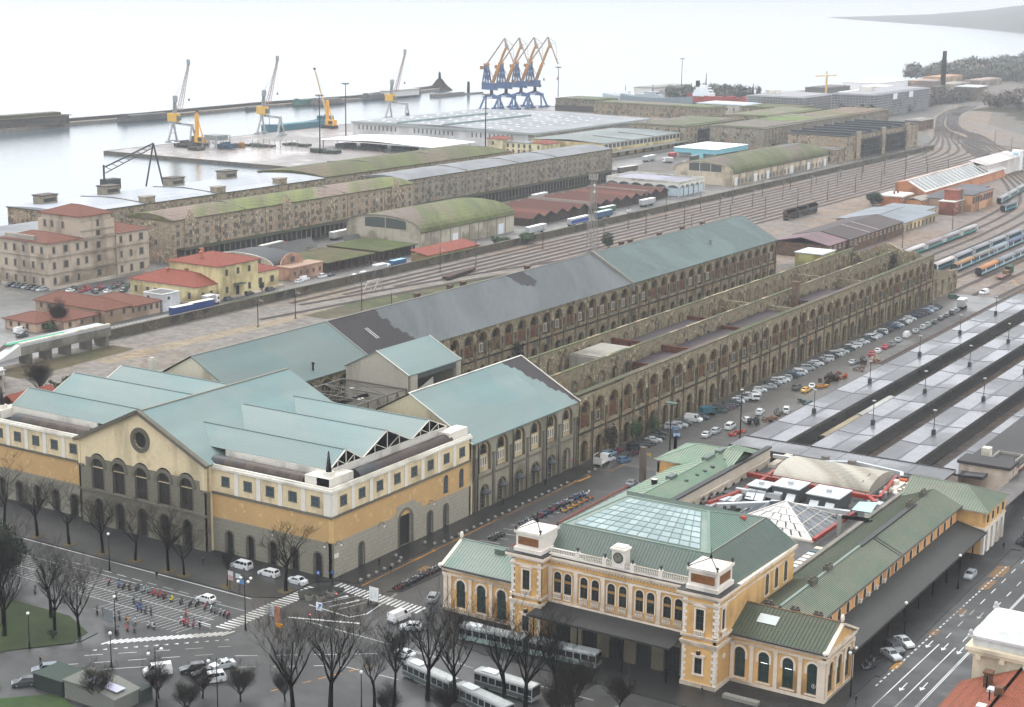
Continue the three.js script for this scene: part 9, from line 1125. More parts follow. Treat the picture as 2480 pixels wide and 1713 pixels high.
const TREES={dark:[1,2,3].map(s=>bareTreeGeo(100+s,{H:17,trunk:.36,spread:.85,levels:5,kids:[6,4,4,4,3],rad:.38,up:.55,angle:.75,twig:.013})),plane:[1,2].map(s=>bareTreeGeo(200+s,{H:12,trunk:.36,spread:.72,levels:5,kids:[5,4,4,4,3],rad:.26,up:.3,angle:.9,twig:.012})),bushy:[1].map(s=>bareTreeGeo(300+s,{H:10,trunk:.24,spread:1.25,levels:5,kids:[9,6,6,5,4],rad:.26,up:.4,angle:.8,twig:.012})),thin:[1].map(s=>bareTreeGeo(400+s,{H:15,trunk:.5,spread:.42,levels:4,kids:[9,5,5,4],rad:.22,up:.6,angle:.5,twig:.02}))};
const k2={dark:1.3,plane:1.35,bushy:1.2,thin:1.15};let treeN=0;function bareTree(kind,label,x,z,s,m,group,y=0){const v=TREES[kind],g=v[treeN++%v.length],t=thing('bare_tree',label,'tree',[x,y,z],treeN*2.1,group);t.scale.setScalar(s*(k2[kind]||1));part(t,'trunk',g[0],m);part(t,'branches',g[1],m);return t;}
for(const[k,x,z,s,l]of[['dark',196.5,-156.4,1,'big dark bare tree standing alone left of centre at the bottom'],['dark',194,-162,.9,'dark bare tree left of the big lone one at the bottom'],['thin',204.4,-149.4,1.1,'slender upright bare tree right of the big lone one'],['dark',210.6,-147,.92,'dark bare tree in front of the front half of the long bus'],['dark',212.6,-142.8,.85,'dark bare tree between the two buses behind the branches'],['dark',213.6,-133.9,.95,'tall dark bare tree before the bend of the articulated bus'],['dark',215.2,-130.8,.9,'dark leaning bare tree before the rear of the articulated bus'],['thin',219.8,-127.2,1,'slim dark bare tree before the station awning'],['dark',203.6,-152.8,.6,'small dark bare tree under the big ones at the bottom']])bareTree(k,l,x,z,s,barkDk,'dark bare trees of the square');
for(const[k,x,z,s,l]of[['bushy',220.4,-124.6,1,'bushy brown bare tree in front of the awning right end'],['bushy',214,-123.2,.85,'lower bushy brown bare tree at the bottom edge before the station'],['bushy',224.6,-118.4,.62,'small bushy bare tree near the right tower foot']])bareTree(k,l,x,z,s,barkBr,'bushy brown trees before the station');
for(const[x,z,s,l]of[[178.5,-190.6,.72,'brown leafless bush in front of the grey kiosk'],[186.5,-184.6,.62,'brown leafless bush at the bottom right of the kiosk'],[190.6,-178.6,.6,'leafless bush beside the bottom lamp post'],[193,-172.4,.62,'reddish leafless bush at the bottom edge'],[197.4,-166.6,.55,'low leafless bush below the lone dark tree'],[206,-140.4,.62,'reddish leafless bush below the white roofed bus'],[184,-176,.6,'leafless shrub at the bottom edge left of the lone tree'],[200.6,-147.6,.6,'leafless shrub below the dark windowed bus']])bareTree('bushy',l,x,z,s,barkRed,'leafless bushes along the bottom edge');
for(const[k,x,z,s,l]of[['plane',232.5,-244.6,1.05,'dark stout plane tree before the second gable door'],['plane',233,-235.8,.95,'pale plane tree before the third gable door'],['plane',232.3,-225.9,1.12,'wide brown plane tree before the fifth gable arch'],['plane',232.2,-221.6,.85,'small plane tree next to the wide brown one'],['plane',236.7,-199.1,1.12,'brown plane tree near the zebra crossing corner of the hall'],['plane',232.6,-254.5,1.08,'plane tree before the left end of the gable'],['plane',232.4,-264,1.1,'plane tree before the left yellow wing, nearer'],['plane',232.2,-274,1.12,'plane tree before the left yellow wing, farther'],['plane',232.2,-285,1.1,'plane tree at the far left end of the yellow hall'],['thin',232.2,-210.2,.55,'thin young street tree between the sign boards']]){bareTree(k,l,x,z,s,k==='thin'?barkDk:x===232.5?barkDk:barkBr,'street trees along the yellow hall',.13);solo('tree_pit',`earth pit round the ${l}`,'tree pit',new CylinderGeometry(1.5,1.6,.1,12),Mk('#6b6436',.6,TX.moss),[x,.17,z],0,'tree pits along the yellow hall');}
for(const[k,x,z,s,l]of[['dark',196.3,-219.7,.72,'bare park tree second from the park corner'],['dark',197.8,-214.9,.7,'bare park tree at the park corner'],['dark',194.4,-231,.85,'bare park tree behind the park lamp'],['dark',199.6,-238.6,.85,'bare park tree below the dark evergreen'],['dark',191,-238,.9,'bare park tree at the left edge'],['dark',201.6,-226.4,.75,'bare park tree at the kerb of the bike park'],['dark',190.6,-226.4,.8,'bare park tree near the left edge above the lamp']])bareTree(k,l,x,z,s,barkDk,'bare trees of the park at left',.15);
function leafCrown(seed,n,rx,ry,rz,leaf,clump=7){const r=rngOf(seed),g=g0(),C=[];for(let i=0;i<clump;i++){const a=r()*2*PI,e=Math.acos(2*r()-1),f=.35+.5*r();C.push([V(Math.cos(a)*Math.sin(e)*rx*f,Math.cos(e)*ry*f,Math.sin(a)*Math.sin(e)*rz*f),.42+r()*.3]);}for(let i=0;i<n;i++){const[c,s]=pick(C,r),a=r()*2*PI,e=Math.acos(2*r()-1),f=.75+.35*r(),d=V(Math.cos(a)*Math.sin(e),Math.cos(e),Math.sin(a)*Math.sin(e)),p=c.clone().add(V(d.x*rx*s*f,d.y*ry*s*f,d.z*rz*s*f)),L=leaf*(.6+r()*.8),t1=V(r()-.5,r()-.5,r()-.5).normalize(),t2=d.clone().cross(t1).normalize();const nn=d.clone().add(V(0,.4,0)).normalize();g.tri(p,p.clone().addScaledVector(t1,L),p.clone().addScaledVector(t2,L),null,null,null,nn,nn,nn);}return g.build();}
const leafDk=M('#2f4126',{k:.5,two:true,rough:.8}),leafGr=M('#3f5a2c',{k:.55,two:true,rough:.8}),leafBl=M('#364a3c',{k:.55,two:true,rough:.85});
function leafyTree(name,label,x,z,H,rx,m,seed,cat='tree',n=2600,leaf=.55,y=0){const t=thing(name,label,cat,[x,y,z]);part(t,'trunk',g0().cyl(V(0,-.2,0),V(0,H*.55,0),Math.max(.12,H*.03),H*.015,7),barkDk);part(t,'crown',leafCrown(seed,n,rx,H*.38,rx,leaf).translate(0,H*.6,0),m);return t;}
leafyTree('evergreen_oak','dense dark evergreen tree at the left edge of the park',207.4,-247,13,5.6,leafDk,1,'tree',5200,.5,.1);leafyTree('evergreen_oak','dark evergreen tree below the first one at the left edge',198.4,-246,11,4.4,leafDk,2,'tree',3600,.5,.1);leafyTree('round_bush','small round bush on the park lawn',194.6,-218.2,1.9,.9,leafDk,3,'bush',700,.18,.1);
leafyTree('ivy_bush','dark green bush growing over the port wall by the white trailer',649,-397,5.2,3.6,leafGr,4,'bush',1800,.5);leafyTree('ivy_bush','dark green bush against the end of the port wall',634,-403,5,4.2,leafGr,5,'bush',1800,.5);leafyTree('ivy_bush','small dark bush behind the roof of the long grey wing',660.5,-360.8,6.5,3.2,leafDk,6,'bush',1300,.5);leafyTree('round_tree','dark round tree beside the orange signal house',884,-316,8.4,4.4,leafDk,7,'tree',2200,.6);leafyTree('small_cypress','small dark cypress beside the yellow villa door',482.8,-415.2,4.2,.8,leafDk,8,'tree',700,.3);leafyTree('hedge_bush','low green bush at the yellow villa corner',453,-415.2,2.2,1.6,leafGr,9,'bush',600,.3);leafyTree('hedge_bush','green bush below the leftmost red tiled house',384,-424.4,2.6,2.6,leafGr,10,'bush',900,.35);leafyTree('hedge_bush','row of bushes on top of the port wall by the saw-tooth shed',715,-399.4,3.6,3,leafGr,11,'bush',900,.4);
bareTree('bushy','brown leafless tree in front of the low red tiled houses',388.4,-424.6,.95,barkBr);bareTree('bushy','grey-brown leafless bush beside the white gate house',318.6,-358,.95,barkRed);bareTree('bushy','leafless bush below the concrete ramp',326,-366,.7,barkRed);
{
const mk=(label,x,z,H,R,seed)=>{const t=thing('cedar',label,'tree',[x,0,z]),r=rngOf(seed),g=g0();for(let i=0;i<9;i++){const a=i/9*2*PI+r(),y0=H*(.35+.6*i/9),L=R*(1.1-.55*i/9);const p=V(0,y0,0),e=V(Math.cos(a)*L,y0+L*.35,Math.sin(a)*L);for(let k=0;k<150;k++){const f=.15+.85*r(),q=p.clone().lerp(e,f).add(V((r()-.5)*L*.5*(1.15-f),(r()-.5)*.7,(r()-.5)*L*.5*(1.15-f)));const l=.55;g.tri(q,q.clone().add(V((r()-.5)*l*2,-l*r(),(r()-.5)*l*2)),q.clone().add(V((r()-.5)*l*2,l*.4,(r()-.5)*l*2)));}}part(t,'trunk',g0().cyl(V(0,0,0),V(0,H,0),.35,.08,7),barkDk);part(t,'crown',g,leafDk);};
mk('dark spreading cedar behind the left teal roofs',303,-331,12.6,5.6,21);mk('top of a second dark cedar beside the tall pale chimney',309,-315,13,4.4,22);
}
{const rr=rngOf(66);for(const[x,z,y,s,l]of[[360,-193.6,5,2.6,'dead brown ivy hanging on the near end of the ruined arcade'],[372,-193.4,3.4,2.4,'green ivy over a green door of the ruined arcade'],[381,-193.2,3,2.2,'ivy over the second green door of the ruined arcade'],[616,-211,14,3.2,'shrub growing on the far broken wall of the ruin'],[610,-222,13,2.6,'second shrub growing at the far end inside the ruin'],[424,-262,6,3.4,'dark dead creeper below the long grey roof']]){const t=thing('creeper',l,'plant',[x,y,z]);part(t,'foliage',leafCrown(Math.floor(rr()*999),900,s,s*1.1,s*.5,.35),l.includes('green')||l.includes('ivy over')?leafGr:M('#4a4136',{k:.5,two:true}));part(t,'stem',g0().bar(V(0,-y,.2),V(0,1,0),.16),barkDk);}}
{const clump=leafCrown(31,170,1,1,1,.34,6),place=(name,label,count,fn,m,seed,colour)=>{const im=new InstancedMesh(clump,m,count),r=rngOf(seed),mt=new Matrix4(),c=new THREE.Color();let n=0;while(n<count){const p=fn(r);if(!p)continue;const[x,y,z,s,h]=p;mt.compose(V(x,y+h*.5,z),new THREE.Quaternion().setFromAxisAngle(V(0,1,0),r()*6.28),V(s,h*.62,s));im.setMatrixAt(n,mt);c.set(pick(colour,r)).multiplyScalar(.36+r()*.26);im.setColorAt(n,c);n++;}im.name=numbered(name);im.userData={kind:'stuff',label,category:'woodland'};scene.add(im);};
const lm=new MeshStandardMaterial({color:0xffffff,roughness:.9,side:THREE.DoubleSide});
place('woodland','brown bare woods covering the slope right of the railway',2600,r=>{const x=lerp(1300,2700,r()),z=lerp(-560,-20,r()),y=slopeH(x,z);return y>.6?[x,y,z,5+r()*5,8+r()*8]:null;},lm,5,['#7b6a5c','#8a776a','#6d6258','#94857c','#5f5a4c','#55604a','#7f6f66']);
place('woodland','dark trees along the far headland shore',420,r=>{const x=lerp(2250,2860,r()),z=lerp(-790,-600,r());return[x,0,z,6+r()*6,8+r()*10];},lm,6,['#5f6350','#6b6a58','#4f5a48','#77705f']);
place('woodland','trees along the railway by the tall chimney',150,r=>{const x=lerp(1480,1900,r()),z=-545-(x-1480)*.02-r()*26;return[x,0,z,4+r()*4,6+r()*6];},lm,7,['#6f6558','#59604c','#7d7266']);
place('woodland','low trees on the far mole behind the ships',120,r=>[lerp(1650,1760,r()),0,lerp(-840,-770,r()),4+r()*4,5+r()*5],lm,8,['#5d6452','#6d6c5a']);
const rr=rngOf(8);for(let i=0;i<16;i++){const x=[1560,1590,1640,1690,1720,1760,1800,1850,1905,1930,1965,2000,2040,1610,1670,1745][i],z=slopeZ(x,30+(i*37)%130),y=slopeH(x,z);const t=thing('conifer',`dark conifer on the wooded slope, ${ord(i + 1)} of the scattered evergreens`,'tree',[x,y,z],0,'dark conifers on the wooded slope');part(t,'trunk',g0().cyl(V(0,-1,0),V(0,9,0),.5,.2,6),barkDk);part(t,'crown',(()=>{const g=g0(),H=14+rr()*9;for(let k=0;k<420;k++){const f=rr(),a=rr()*2*PI,R=(1-f)*4.6*(.5+.5*rr())+.3,p=V(Math.cos(a)*R,2+f*H,Math.sin(a)*R);g.tri(p,p.clone().add(V((rr()-.5)*2,-.9,(rr()-.5)*2)),p.clone().add(V((rr()-.5)*2,.7,(rr()-.5)*2)));}return g;})(),leafBl);}
function slopeZ(x,d){const edge=-300-(x-1250)*.46;return(x<1700?Math.max(edge,-512)+22:-520)+d+20;}
let k=0;for(const[x,d,w,h,c]of[[1790,90,26,12,'#d9a184'],[1850,130,34,14,'#b9795c'],[1900,60,22,10,'#cfc3b6'],[1960,150,30,13,'#d6cbbd'],[2020,90,26,11,'#c9a48c'],[1720,70,18,9,'#b8aaa0'],[2100,120,30,12,'#d8d2cb'],[1660,110,20,9,'#c8b9ad']]){const z=slopeZ(x,d),y=slopeH(x,z),t=thing('hillside_house',`${['peach', 'orange-brown', 'pale', 'cream', 'tan', 'grey', 'whitish', 'stone'][k]} house among the trees of the wooded slope, ${ord(++k)} one`,'building',[x,y,z]);part(t,'wall',g0().cbox(0,-3,0,w*.7,h+3,w),M(c,{k:.85,map:TX.plaster}));const g=g0(),e=w*.38,f=w*.54;g.quad(V(-e,h,f),V(e,h,f),V(0,h+4,f*.5),V(0,h+4,f*.5));g.quad(V(e,h,f),V(e,h,-f),V(0,h+4,-f*.5),V(0,h+4,f*.5));g.quad(V(e,h,-f),V(-e,h,-f),V(0,h+4,-f*.5),V(0,h+4,-f*.5));g.quad(V(-e,h,-f),V(-e,h,f),V(0,h+4,f*.5),V(0,h+4,-f*.5));part(t,'roof',g,Mk('#a8654c',.8));for(let j=0;j<4;j++)for(const yy of[2,6])part(t,'window',winGeo(1.6,2,{trim:.1}),pwin,[-w*.35-.03,yy,(j-1.5)*w*.22],-PI/2);}}
{const globeM=M('#e8e8e2',{k:.92,rough:.3}),iron=M('#2e3130',{k:.6,rough:.6});const lamp=(label,x,z,h,arms,y=0)=>{const t=thing('street_lamp',label,'street lamp',[x,y,z],x*.7,'street lamps of the square');part(t,'post',g0().cyl(V(0,0,0),V(0,1.4,0),.22,.12,8).cyl(V(0,1.4,0),V(0,h,0),.1,.06,8),iron);if(!arms)part(t,'globe',new SphereGeometry(.3,10,8),globeM,[0,h+.25,0]);else{const a=g0();for(let k=0;k<arms;k++){const an=k/arms*2*PI,d=V(Math.cos(an),0,Math.sin(an));a.bar(V(0,h-.7,0),d.clone().multiplyScalar(1.3).setY(h),.07).bar(d.clone().multiplyScalar(1.3).setY(h),d.clone().multiplyScalar(1.3).setY(h-.4),.06);}part(t,'arms',a,iron);for(let k=0;k<arms;k++){const an=k/arms*2*PI;part(t,'globe',new SphereGeometry(.3,10,8),globeM,[Math.cos(an)*1.3,h-.65,Math.sin(an)*1.3]);}}};
for(const[x,z,h,a,l,y]of[[217.2,-192.4,10.4,4,'tall ornate lamp post with four white globes at the zebra crossing'],[183.8,-182.4,10.4,2,'tall ornate lamp post with two lamps beside the white delivery van'],[189,-218.1,6.4,0,'single-globe lamp post on the park corner',.13],[191.4,-200.4,6,0,'single-globe lamp post at the start of the zebra crossing'],[187,-172,10,2,'dark lamp post at the bottom edge left of the lone tree'],[200.4,-153,7,0,'lamp post with a small white globe among the bottom trees'],[251.3,-88.6,9,2,'tall dark lamp post at the right pavilion corner'],[281.7,-89.8,6.6,0,'globe lamp post half way along the long awning'],[312.6,-89.4,6.8,0,'globe lamp post farther along the long awning'],[345.6,-85.6,6.4,0,'globe lamp post near the scooters at the white arcade'],[202.5,-210.6,7,0,'thin lamp post among the park corner scooters'],[226,-236,7.5,0,'lamp post between avenue and plane trees']])lamp(l,x,z,h,a,y||0);
const t=bld('white_light_mast','tall white light mast with a flat T head in the car park before the ruin','lamp mast',371.1,-183.1);wp(t,'mast',g0().cyl(V(371.1,0,-183.1),V(371.1,12.4,-183.1),.2,.13,8),Mk('#dfe1e2',.9));wp(t,'lamp_head',Bx(370.2,12.4,-184.6,372,12.7,-181.6,true),Mk('#5a6a60',.7));const u=bld('grey_light_mast','grey mast standing behind the head canopy near the white minivan','lamp mast',392.5,-173.1);wp(u,'mast',g0().cyl(V(392.5,0,-173.1),V(392.5,13,-173.1),.2,.14,8),mastM);wp(u,'lamp_head',g0().cbox(392.5,13,-173.1,.8,.3,.8),mastM);}
{const b0=thing('bollard','','bollard',[0,0,0]);part(b0,'dome',new SphereGeometry(.42,10,6,0,2*PI,0,PI/2),Mk('#bcb8ad',.85,TX.mottle),[0,.3,0]);part(b0,'base',new CylinderGeometry(.4,.3,.34,10),Mk('#8e8a80',.75),[0,.15,0]);let n=0;const xs=[];for(let x=249.2;x<264;x+=2.6)xs.push([x,-190.2]);for(const p of[[264.2,-191.2],[264.8,-193],[275,-192.8],[275.6,-190.6]])xs.push(p);for(let x=278;x<333;x+=2.9)xs.push([x,-189.9]);for(let x=341;x<350;x+=3)xs.push([x,-190]);for(const[x,z]of xs){const l=`${ord(n + 1)} stone bollard from the corner along the side street pavement`;if(!n++){b0.position.set(x,.13,z);tag(b0,l,'bollard','stone bollards along the side street');}else copyOf(b0,l,[x,z>-190.1?.0:.13,z]).userData.group='stone bollards along the side street';}
const pots=[['leftmost',235.7,-192.4],['middle',236.6,-190.4],['right-hand',239.6,-190.2]];for(const[w,x,z]of pots){const t=thing('planter',`${w} round concrete planter of three on the traffic island`,'planter',[x,.02,z],0,'round planters on the traffic island');part(t,'tub',new CylinderGeometry(.85,.7,.95,16),Mk('#bdb6a8',.85,TX.mottle),[0,.48,0]);part(t,'soil',new CylinderGeometry(.74,.74,.06,14),Mk('#3d3a30',.6),[0,.95,0]);part(t,'plants',leafCrown(3+x,90,.6,.3,.6,.14),leafDk,[0,1.1,0]);}
const post=(t,x,z,h,r=.06)=>wp(t,'post',g0().cyl(V(x,0,z),V(x,h,z),r,r,6),M('#7c8082',{k:.7,metal:.4,rough:.5}));
const canvasTex=(w,h,draw)=>{const c=document.createElement('canvas');c.width=w;c.height=h;draw(c.getContext('2d'),w,h);const t=new THREE.CanvasTexture(c);t.colorSpace=THREE.SRGBColorSpace;return t;};const printM=tx=>new MeshStandardMaterial({map:tx,roughness:.6});const plate=(w,h)=>new THREE.PlaneGeometry(w,h);
{const t=bld('parking_sign','tall blue parking sign with a white P beside the zebra crossing','sign',241.9,-195.1);post(t,241.9,-195.1,3.4);wp(t,'plate',Bx(241.86,2.7,-195.5,241.94,3.5,-194.7,true),Mk('#1f5fae',.9));part(t,'letter',plate(.76,.76),printM(canvasTex(64,64,(g,w,h)=>{g.fillStyle='#1f5fae';g.fillRect(0,0,w,h);g.fillStyle='#fff';g.font='bold 56px sans-serif';g.textAlign='center';g.fillText('P',w/2,52);})),[-.046,3.1,0],-PI/2);}
{const t=bld('poster_board','white free-standing poster board with a line-drawn plan on the zebra island','sign',240.6,-180.5);wp(t,'board',Bx(240.5,.7,-181.6,240.7,3.5,-179.4,true),wStone);wp(t,'legs',Bx(240.5,0,-181.4,240.7,.7,-181.2).box(240.5,0,-179.8,240.7,.7,-179.6).box(239.9,0,-180.9,241.3,.25,-180.1),darkTrim);part(t,'plan_print',plate(2,2.6),printM(canvasTex(128,168,(g,w,h)=>{g.fillStyle='#e9ecea';g.fillRect(0,0,w,h);g.strokeStyle='#9aa3a6';g.lineWidth=2;for(let i=0;i<7;i++){g.strokeRect(14+i*6,18+i*8,w-34-i*11,h-44-i*17);}g.beginPath();g.moveTo(10,130);g.lineTo(118,90);g.stroke();})),[-.106,2.1,0],-PI/2);}
const disc=(name,label,x,z,h,col,inner)=>{const t=bld(name,label,'sign',x,z);post(t,x,z,h);const d=wp(t,'disc',new CylinderGeometry(.34,.34,.05,18).rotateZ(PI/2).translate(x-.08,h-.3,z),M(col,{k:.9}));if(inner)wp(t,'symbol',Bx(x-.13,h-.37,z-.24,x-.11,h-.23,z+.24,true),Mk('#f0f0f0',.95));return t;};
disc('round_blue_sign','round blue road sign on a grey post at the hall corner kerb',244.7,-193.8,2.9,'#2464b0',false);disc('no_entry_sign','red no entry disc by the lane arrows of the island',237.4,-187,2.2,'#c62a2e',true);disc('no_entry_sign','red no entry disc on the square below the zebra crossing',226.2,-184.4,2.2,'#c62a2e',true);disc('no_entry_sign','red no entry disc by the arched door of the cream wing',341.4,-195,2.6,'#c62a2e',true);
{const t=bld('direction_sign','blue direction sign with a white arrow on the square','sign',228.4,-184.1);post(t,228.4,-184.1,3.6);wp(t,'plate',Bx(228.36,2,-184.8,228.44,3.6,-183.4,true),Mk('#d9e0e6',.9));part(t,'arrow_print',plate(1.3,1.5),printM(canvasTex(64,74,(g,w,h)=>{g.fillStyle='#e4e9ee';g.fillRect(0,0,w,h);g.strokeStyle='#2a5faa';g.lineWidth=9;g.beginPath();g.moveTo(12,64);g.lineTo(50,20);g.stroke();g.fillStyle='#2a5faa';g.beginPath();g.moveTo(58,8);g.lineTo(30,14);g.lineTo(52,40);g.fill();})),[-.046,2.8,0],-PI/2);}
{const t=bld('route_sign_board','grey and orange route sign boards on two posts at the zebra crossing','sign',220.6,-188.4);post(t,220.6,-189.6,4.6);post(t,220.6,-187.4,4.6);wp(t,'board',Bx(220.52,2.4,-190,220.6,4.6,-188.4,true),Mk('#b9bcba',.88));wp(t,'orange_board',Bx(220.52,1.6,-188.2,220.6,4.6,-187,true),Mk('#b8785a',.85));const r=g0();for(let k=0;k<6;k++)r.box(220.5,2.7+k*.32,-189.8,220.515,2.8+k*.32,-188.7-(k%3)*.2,true);wp(t,'sign_lines',r,darkTrim);wp(t,'yellow_foot',Bx(220.5,.6,-188,220.7,1.3,-186.4,true),Mk('#d9952e',.9));const s=bld('sign_gantry','grey sign plates and red-white boards on posts beside the thin street tree','sign',231,-207);post(s,231,-208.4,4.4);post(s,231,-206,4.4);for(const[y,z,c]of[[3.2,-208.8,'#c9c4c0'],[2.2,-208.8,'#b89a98'],[3,-206.8,'#c8cfd2'],[2,-206,'#5c86b4']])wp(s,'plate',Bx(230.92,y,z,231,y+.9,z+1.3,true),M(c,{k:.88}));}
{const t=bld('mesh_panel','upright grey mesh panel at the park corner kerb','panel',204.8,-214.6);wp(t,'frame',g0().bar(V(204.8,0,-215.8),V(204.8,3.2,-215.8),.08).bar(V(204.8,0,-213.4),V(204.8,3.2,-213.4),.08).bar(V(204.8,3.2,-215.8),V(204.8,3.2,-213.4),.08),mastM);wp(t,'panel',Bx(204.78,.8,-215.8,204.82,3.2,-213.4,true),Mk('#8f9799',.75));}
for(const[l,x,z]of[['white rail barrier beside the red scooters',213.8,-199.4],['yellow barrier at the car park entrance',362.2,-185.6],['low stone bench block on the right pavilion forecourt',239.2,-104]]){const t=bld('barrier',l,'barrier',x,z);const y=l.includes('yellow');wp(t,'rail',l.includes('bench')?Bx(x-.6,.13,z-2.4,x+.6,.75,z+4):g0().bar(V(x,.9,z-1.6),V(x,.9,z+1.6),.12).bar(V(x,.5,z-1.6),V(x,.5,z+1.6),.1),l.includes('bench')?Mk('#8d897e',.8):M(y?'#d2a83a':'#e4e5e4',{k:.9}));wp(t,'feet',g0().cbox(x,0,z-1.5,.2,.95,.2).cbox(x,0,z+1.5,.2,.95,.2),y?Mk('#d2a83a',.9):mastM);}
}
{
const t=bld('kiosk','low grey concrete kiosk with a slanted pale lilac roof strip behind bare branches','kiosk',181.5,-191.5);const w=Mk('#7e7f76',.75,TX.plaster);wp(t,'walls',new Extrude(new Shape([[-197.5,0],[-186,0],[-186,2.4],[-191,3.3],[-197.5,3]].map(p=>new Vec2(-p[0],p[1]))),E0(6)).rotateY(PI/2).translate(178,0,0),w);wp(t,'roof_strip',g0().quad(V(179.5,3.42,-194),V(179.5,3,-187),V(181.6,3.02,-187),V(181.6,3.44,-194)),M('#b9b9cf',{k:.85,two:true,rough:.3}));wp(t,'roof',Bx(177.8,3,-197.8,184.2,3.3,-192,true),Mk('#6f7068',.7));wp(t,'end_box',Bx(183.4,0,-188,186,2.2,-185.4),Mk('#3b4442',.65));
const g=bld('dark_green_wall','dark green wall left of the kiosk','wall',178.8,-201.4);wp(g,'wall',Bx(178,0,-204.8,183.6,2.6,-198),Mk('#26352d',.6,TX.mottle));wp(g,'coping',Bx(177.9,2.6,-204.9,183.7,2.72,-197.9),Mk('#3a4a40',.6));
}
{
const t=bld('white_roofed_building','cream building with a blown-out white flat roof and heavy cornice at the right bottom edge','building',252,-56);const cr=Mk('#e6d9bd',.95,TX.plaster),wh=M('#f2f2f0',{k:.98,map:TX.mottle,rough:.6});const A=[[236.9,-65.9],[251.4,-66],[252,-48],[237,-48]];wp(t,'wall',Bx(238,0,-65,251,18.2,-45),cr);wp(t,'cornice',Bx(237.3,18.2,-65.6,251.6,18.8,-44,true).box(236.9,18.8,-66,252,19.4,-44,true),cr);wp(t,'attic',Bx(238,19.4,-65.2,251.2,20.6,-44.6),wh);wp(t,'roof',Bx(237.6,20.6,-65.6,251.6,21,-44,true).tri(V(237.6,21,-65.6),V(237.6,21,-44),V(244.6,22.4,-55)).tri(V(251.6,21,-65.6),V(237.6,21,-65.6),V(244.6,22.4,-55)).tri(V(251.6,21,-44),V(251.6,21,-65.6),V(244.6,22.4,-55)),wh);for(const[x,z]of[[251.3,-65.6],[251.2,-60],[251.2,-54.6],[237.4,-65.4]])wp(t,'roof_ornament',g0().geo(new SphereGeometry(.4,8,6),at(x,21.5,z,0,V(.9,1.4,.9))).cbox(x,20.9,z,.8,.3,.8),wh);
for(let k=0;k<5;k++)wp(t,'corbel',Bx(236.9+k*.001,17.6,-64.4+k*3.6,238,18.2,-63.6+k*3.6,true),cr);wp(t,'window',winGeo(1.4,2.6,{trim:.25}).clone().translate(243,13,-64.97).rotateY(0),pwin);
const r=bld('tiled_roof_house','house with a big mossy orange tiled roof in the right bottom corner','building',228,-58);const rd=M('#b5694a',{k:.78,map:TX.tile,rough:.92,bump:.04}),yr=17.6,ye=13.6,x0=204,x1=236.8,zr=-57.4,zl=-66.2,zb=-46;wp(r,'wall',Bx(x0,0,-65.4,x1,ye,-47),Mk('#b98d5c',.85,TX.plaster));
const rows=15,rg=rngOf(5);for(let k=0;k<rows;k++){const s0=k/rows,s1=(k+1)/rows,P=(x,s,l)=>V(x,lerp(ye,yr,s)+l,lerp(zl,zr,s));const g=g0();for(let x=x0-.4;x<x1;x+=1.6){const xb=Math.min(x1+.2,x+1.6),j=(rg()-.5)*.05;g.quad(P(xb,s0,.06+j),P(x,s0,.06+j),P(x,s1+.012,.0+j),P(xb,s1+.012,.0+j));g.quad(P(x,s0,.06+j),P(xb,s0,.06+j),P(xb,s0,-.04),P(x,s0,-.04));}wp(r,'tile_course',g,k%3?rd:M('#a86246',{k:.76,map:TX.tile,rough:.92}));}
wp(r,'rear_slope',g0().quad(V(x0,ye,zb),V(x1,ye,zb),V(x1,yr,zr),V(x0,yr,zr)),rd);wp(r,'ridge_tiles',g0().cyl(V(x0-.4,yr,zr),V(x1+.3,yr,zr),.22,.22,8),rd);wp(r,'end_hip',g0().tri(V(x1,ye,zl),V(x1,yr,zr),V(x1,ye,zb)).tri(V(x1,yr,zr),V(x1,ye,zl),V(x1,ye,zb)),Mk('#6b4a38',.7));
for(const[x,z,y]of[[228.6,-58.9,17],[221.5,-58.4,17.2]])wp(r,'roof_window',Bx(x-.7,y-.3,z-1,x+.7,y+.18,z+.3),M('#cfd3d4',{k:.85,rough:.2}));wp(r,'chimney',g0().cbox(231.8,14.5,-60.8,1.3,3.6,1.1).cbox(231.8,18.1,-60.8,1.6,.25,1.4).cbox(226,15,-57.6,1.1,3.8,1.1),Mk('#9c6f52',.78,TX.stone));wp(r,'vent_pipe',g0().cyl(V(230,16,-60.5),V(230,18.4,-60.5),.12,.12,8).cyl(V(224,17,-58.4),V(224,18.8,-58.4),.1,.1,8),Mk('#2c2c2c',.6));
const wl=bld('low_boundary_wall','pale boundary wall with stone posts along the pavement by the tiled roof','wall',232,-73);for(const[x,z]of[[228,-71.4],[234.5,-71.4],[241,-71.2],[247.5,-71]])wp(wl,'post_cap',g0().cbox(x,0,z,.8,1.5,.8).cbox(x,1.5,z,1,.3,1),wStone);wp(wl,'wall',Bx(205,0,-71.5,262,.9,-71.1),cr);
pave(rectPts(180,-71.8,330,-40),'pavement');
}
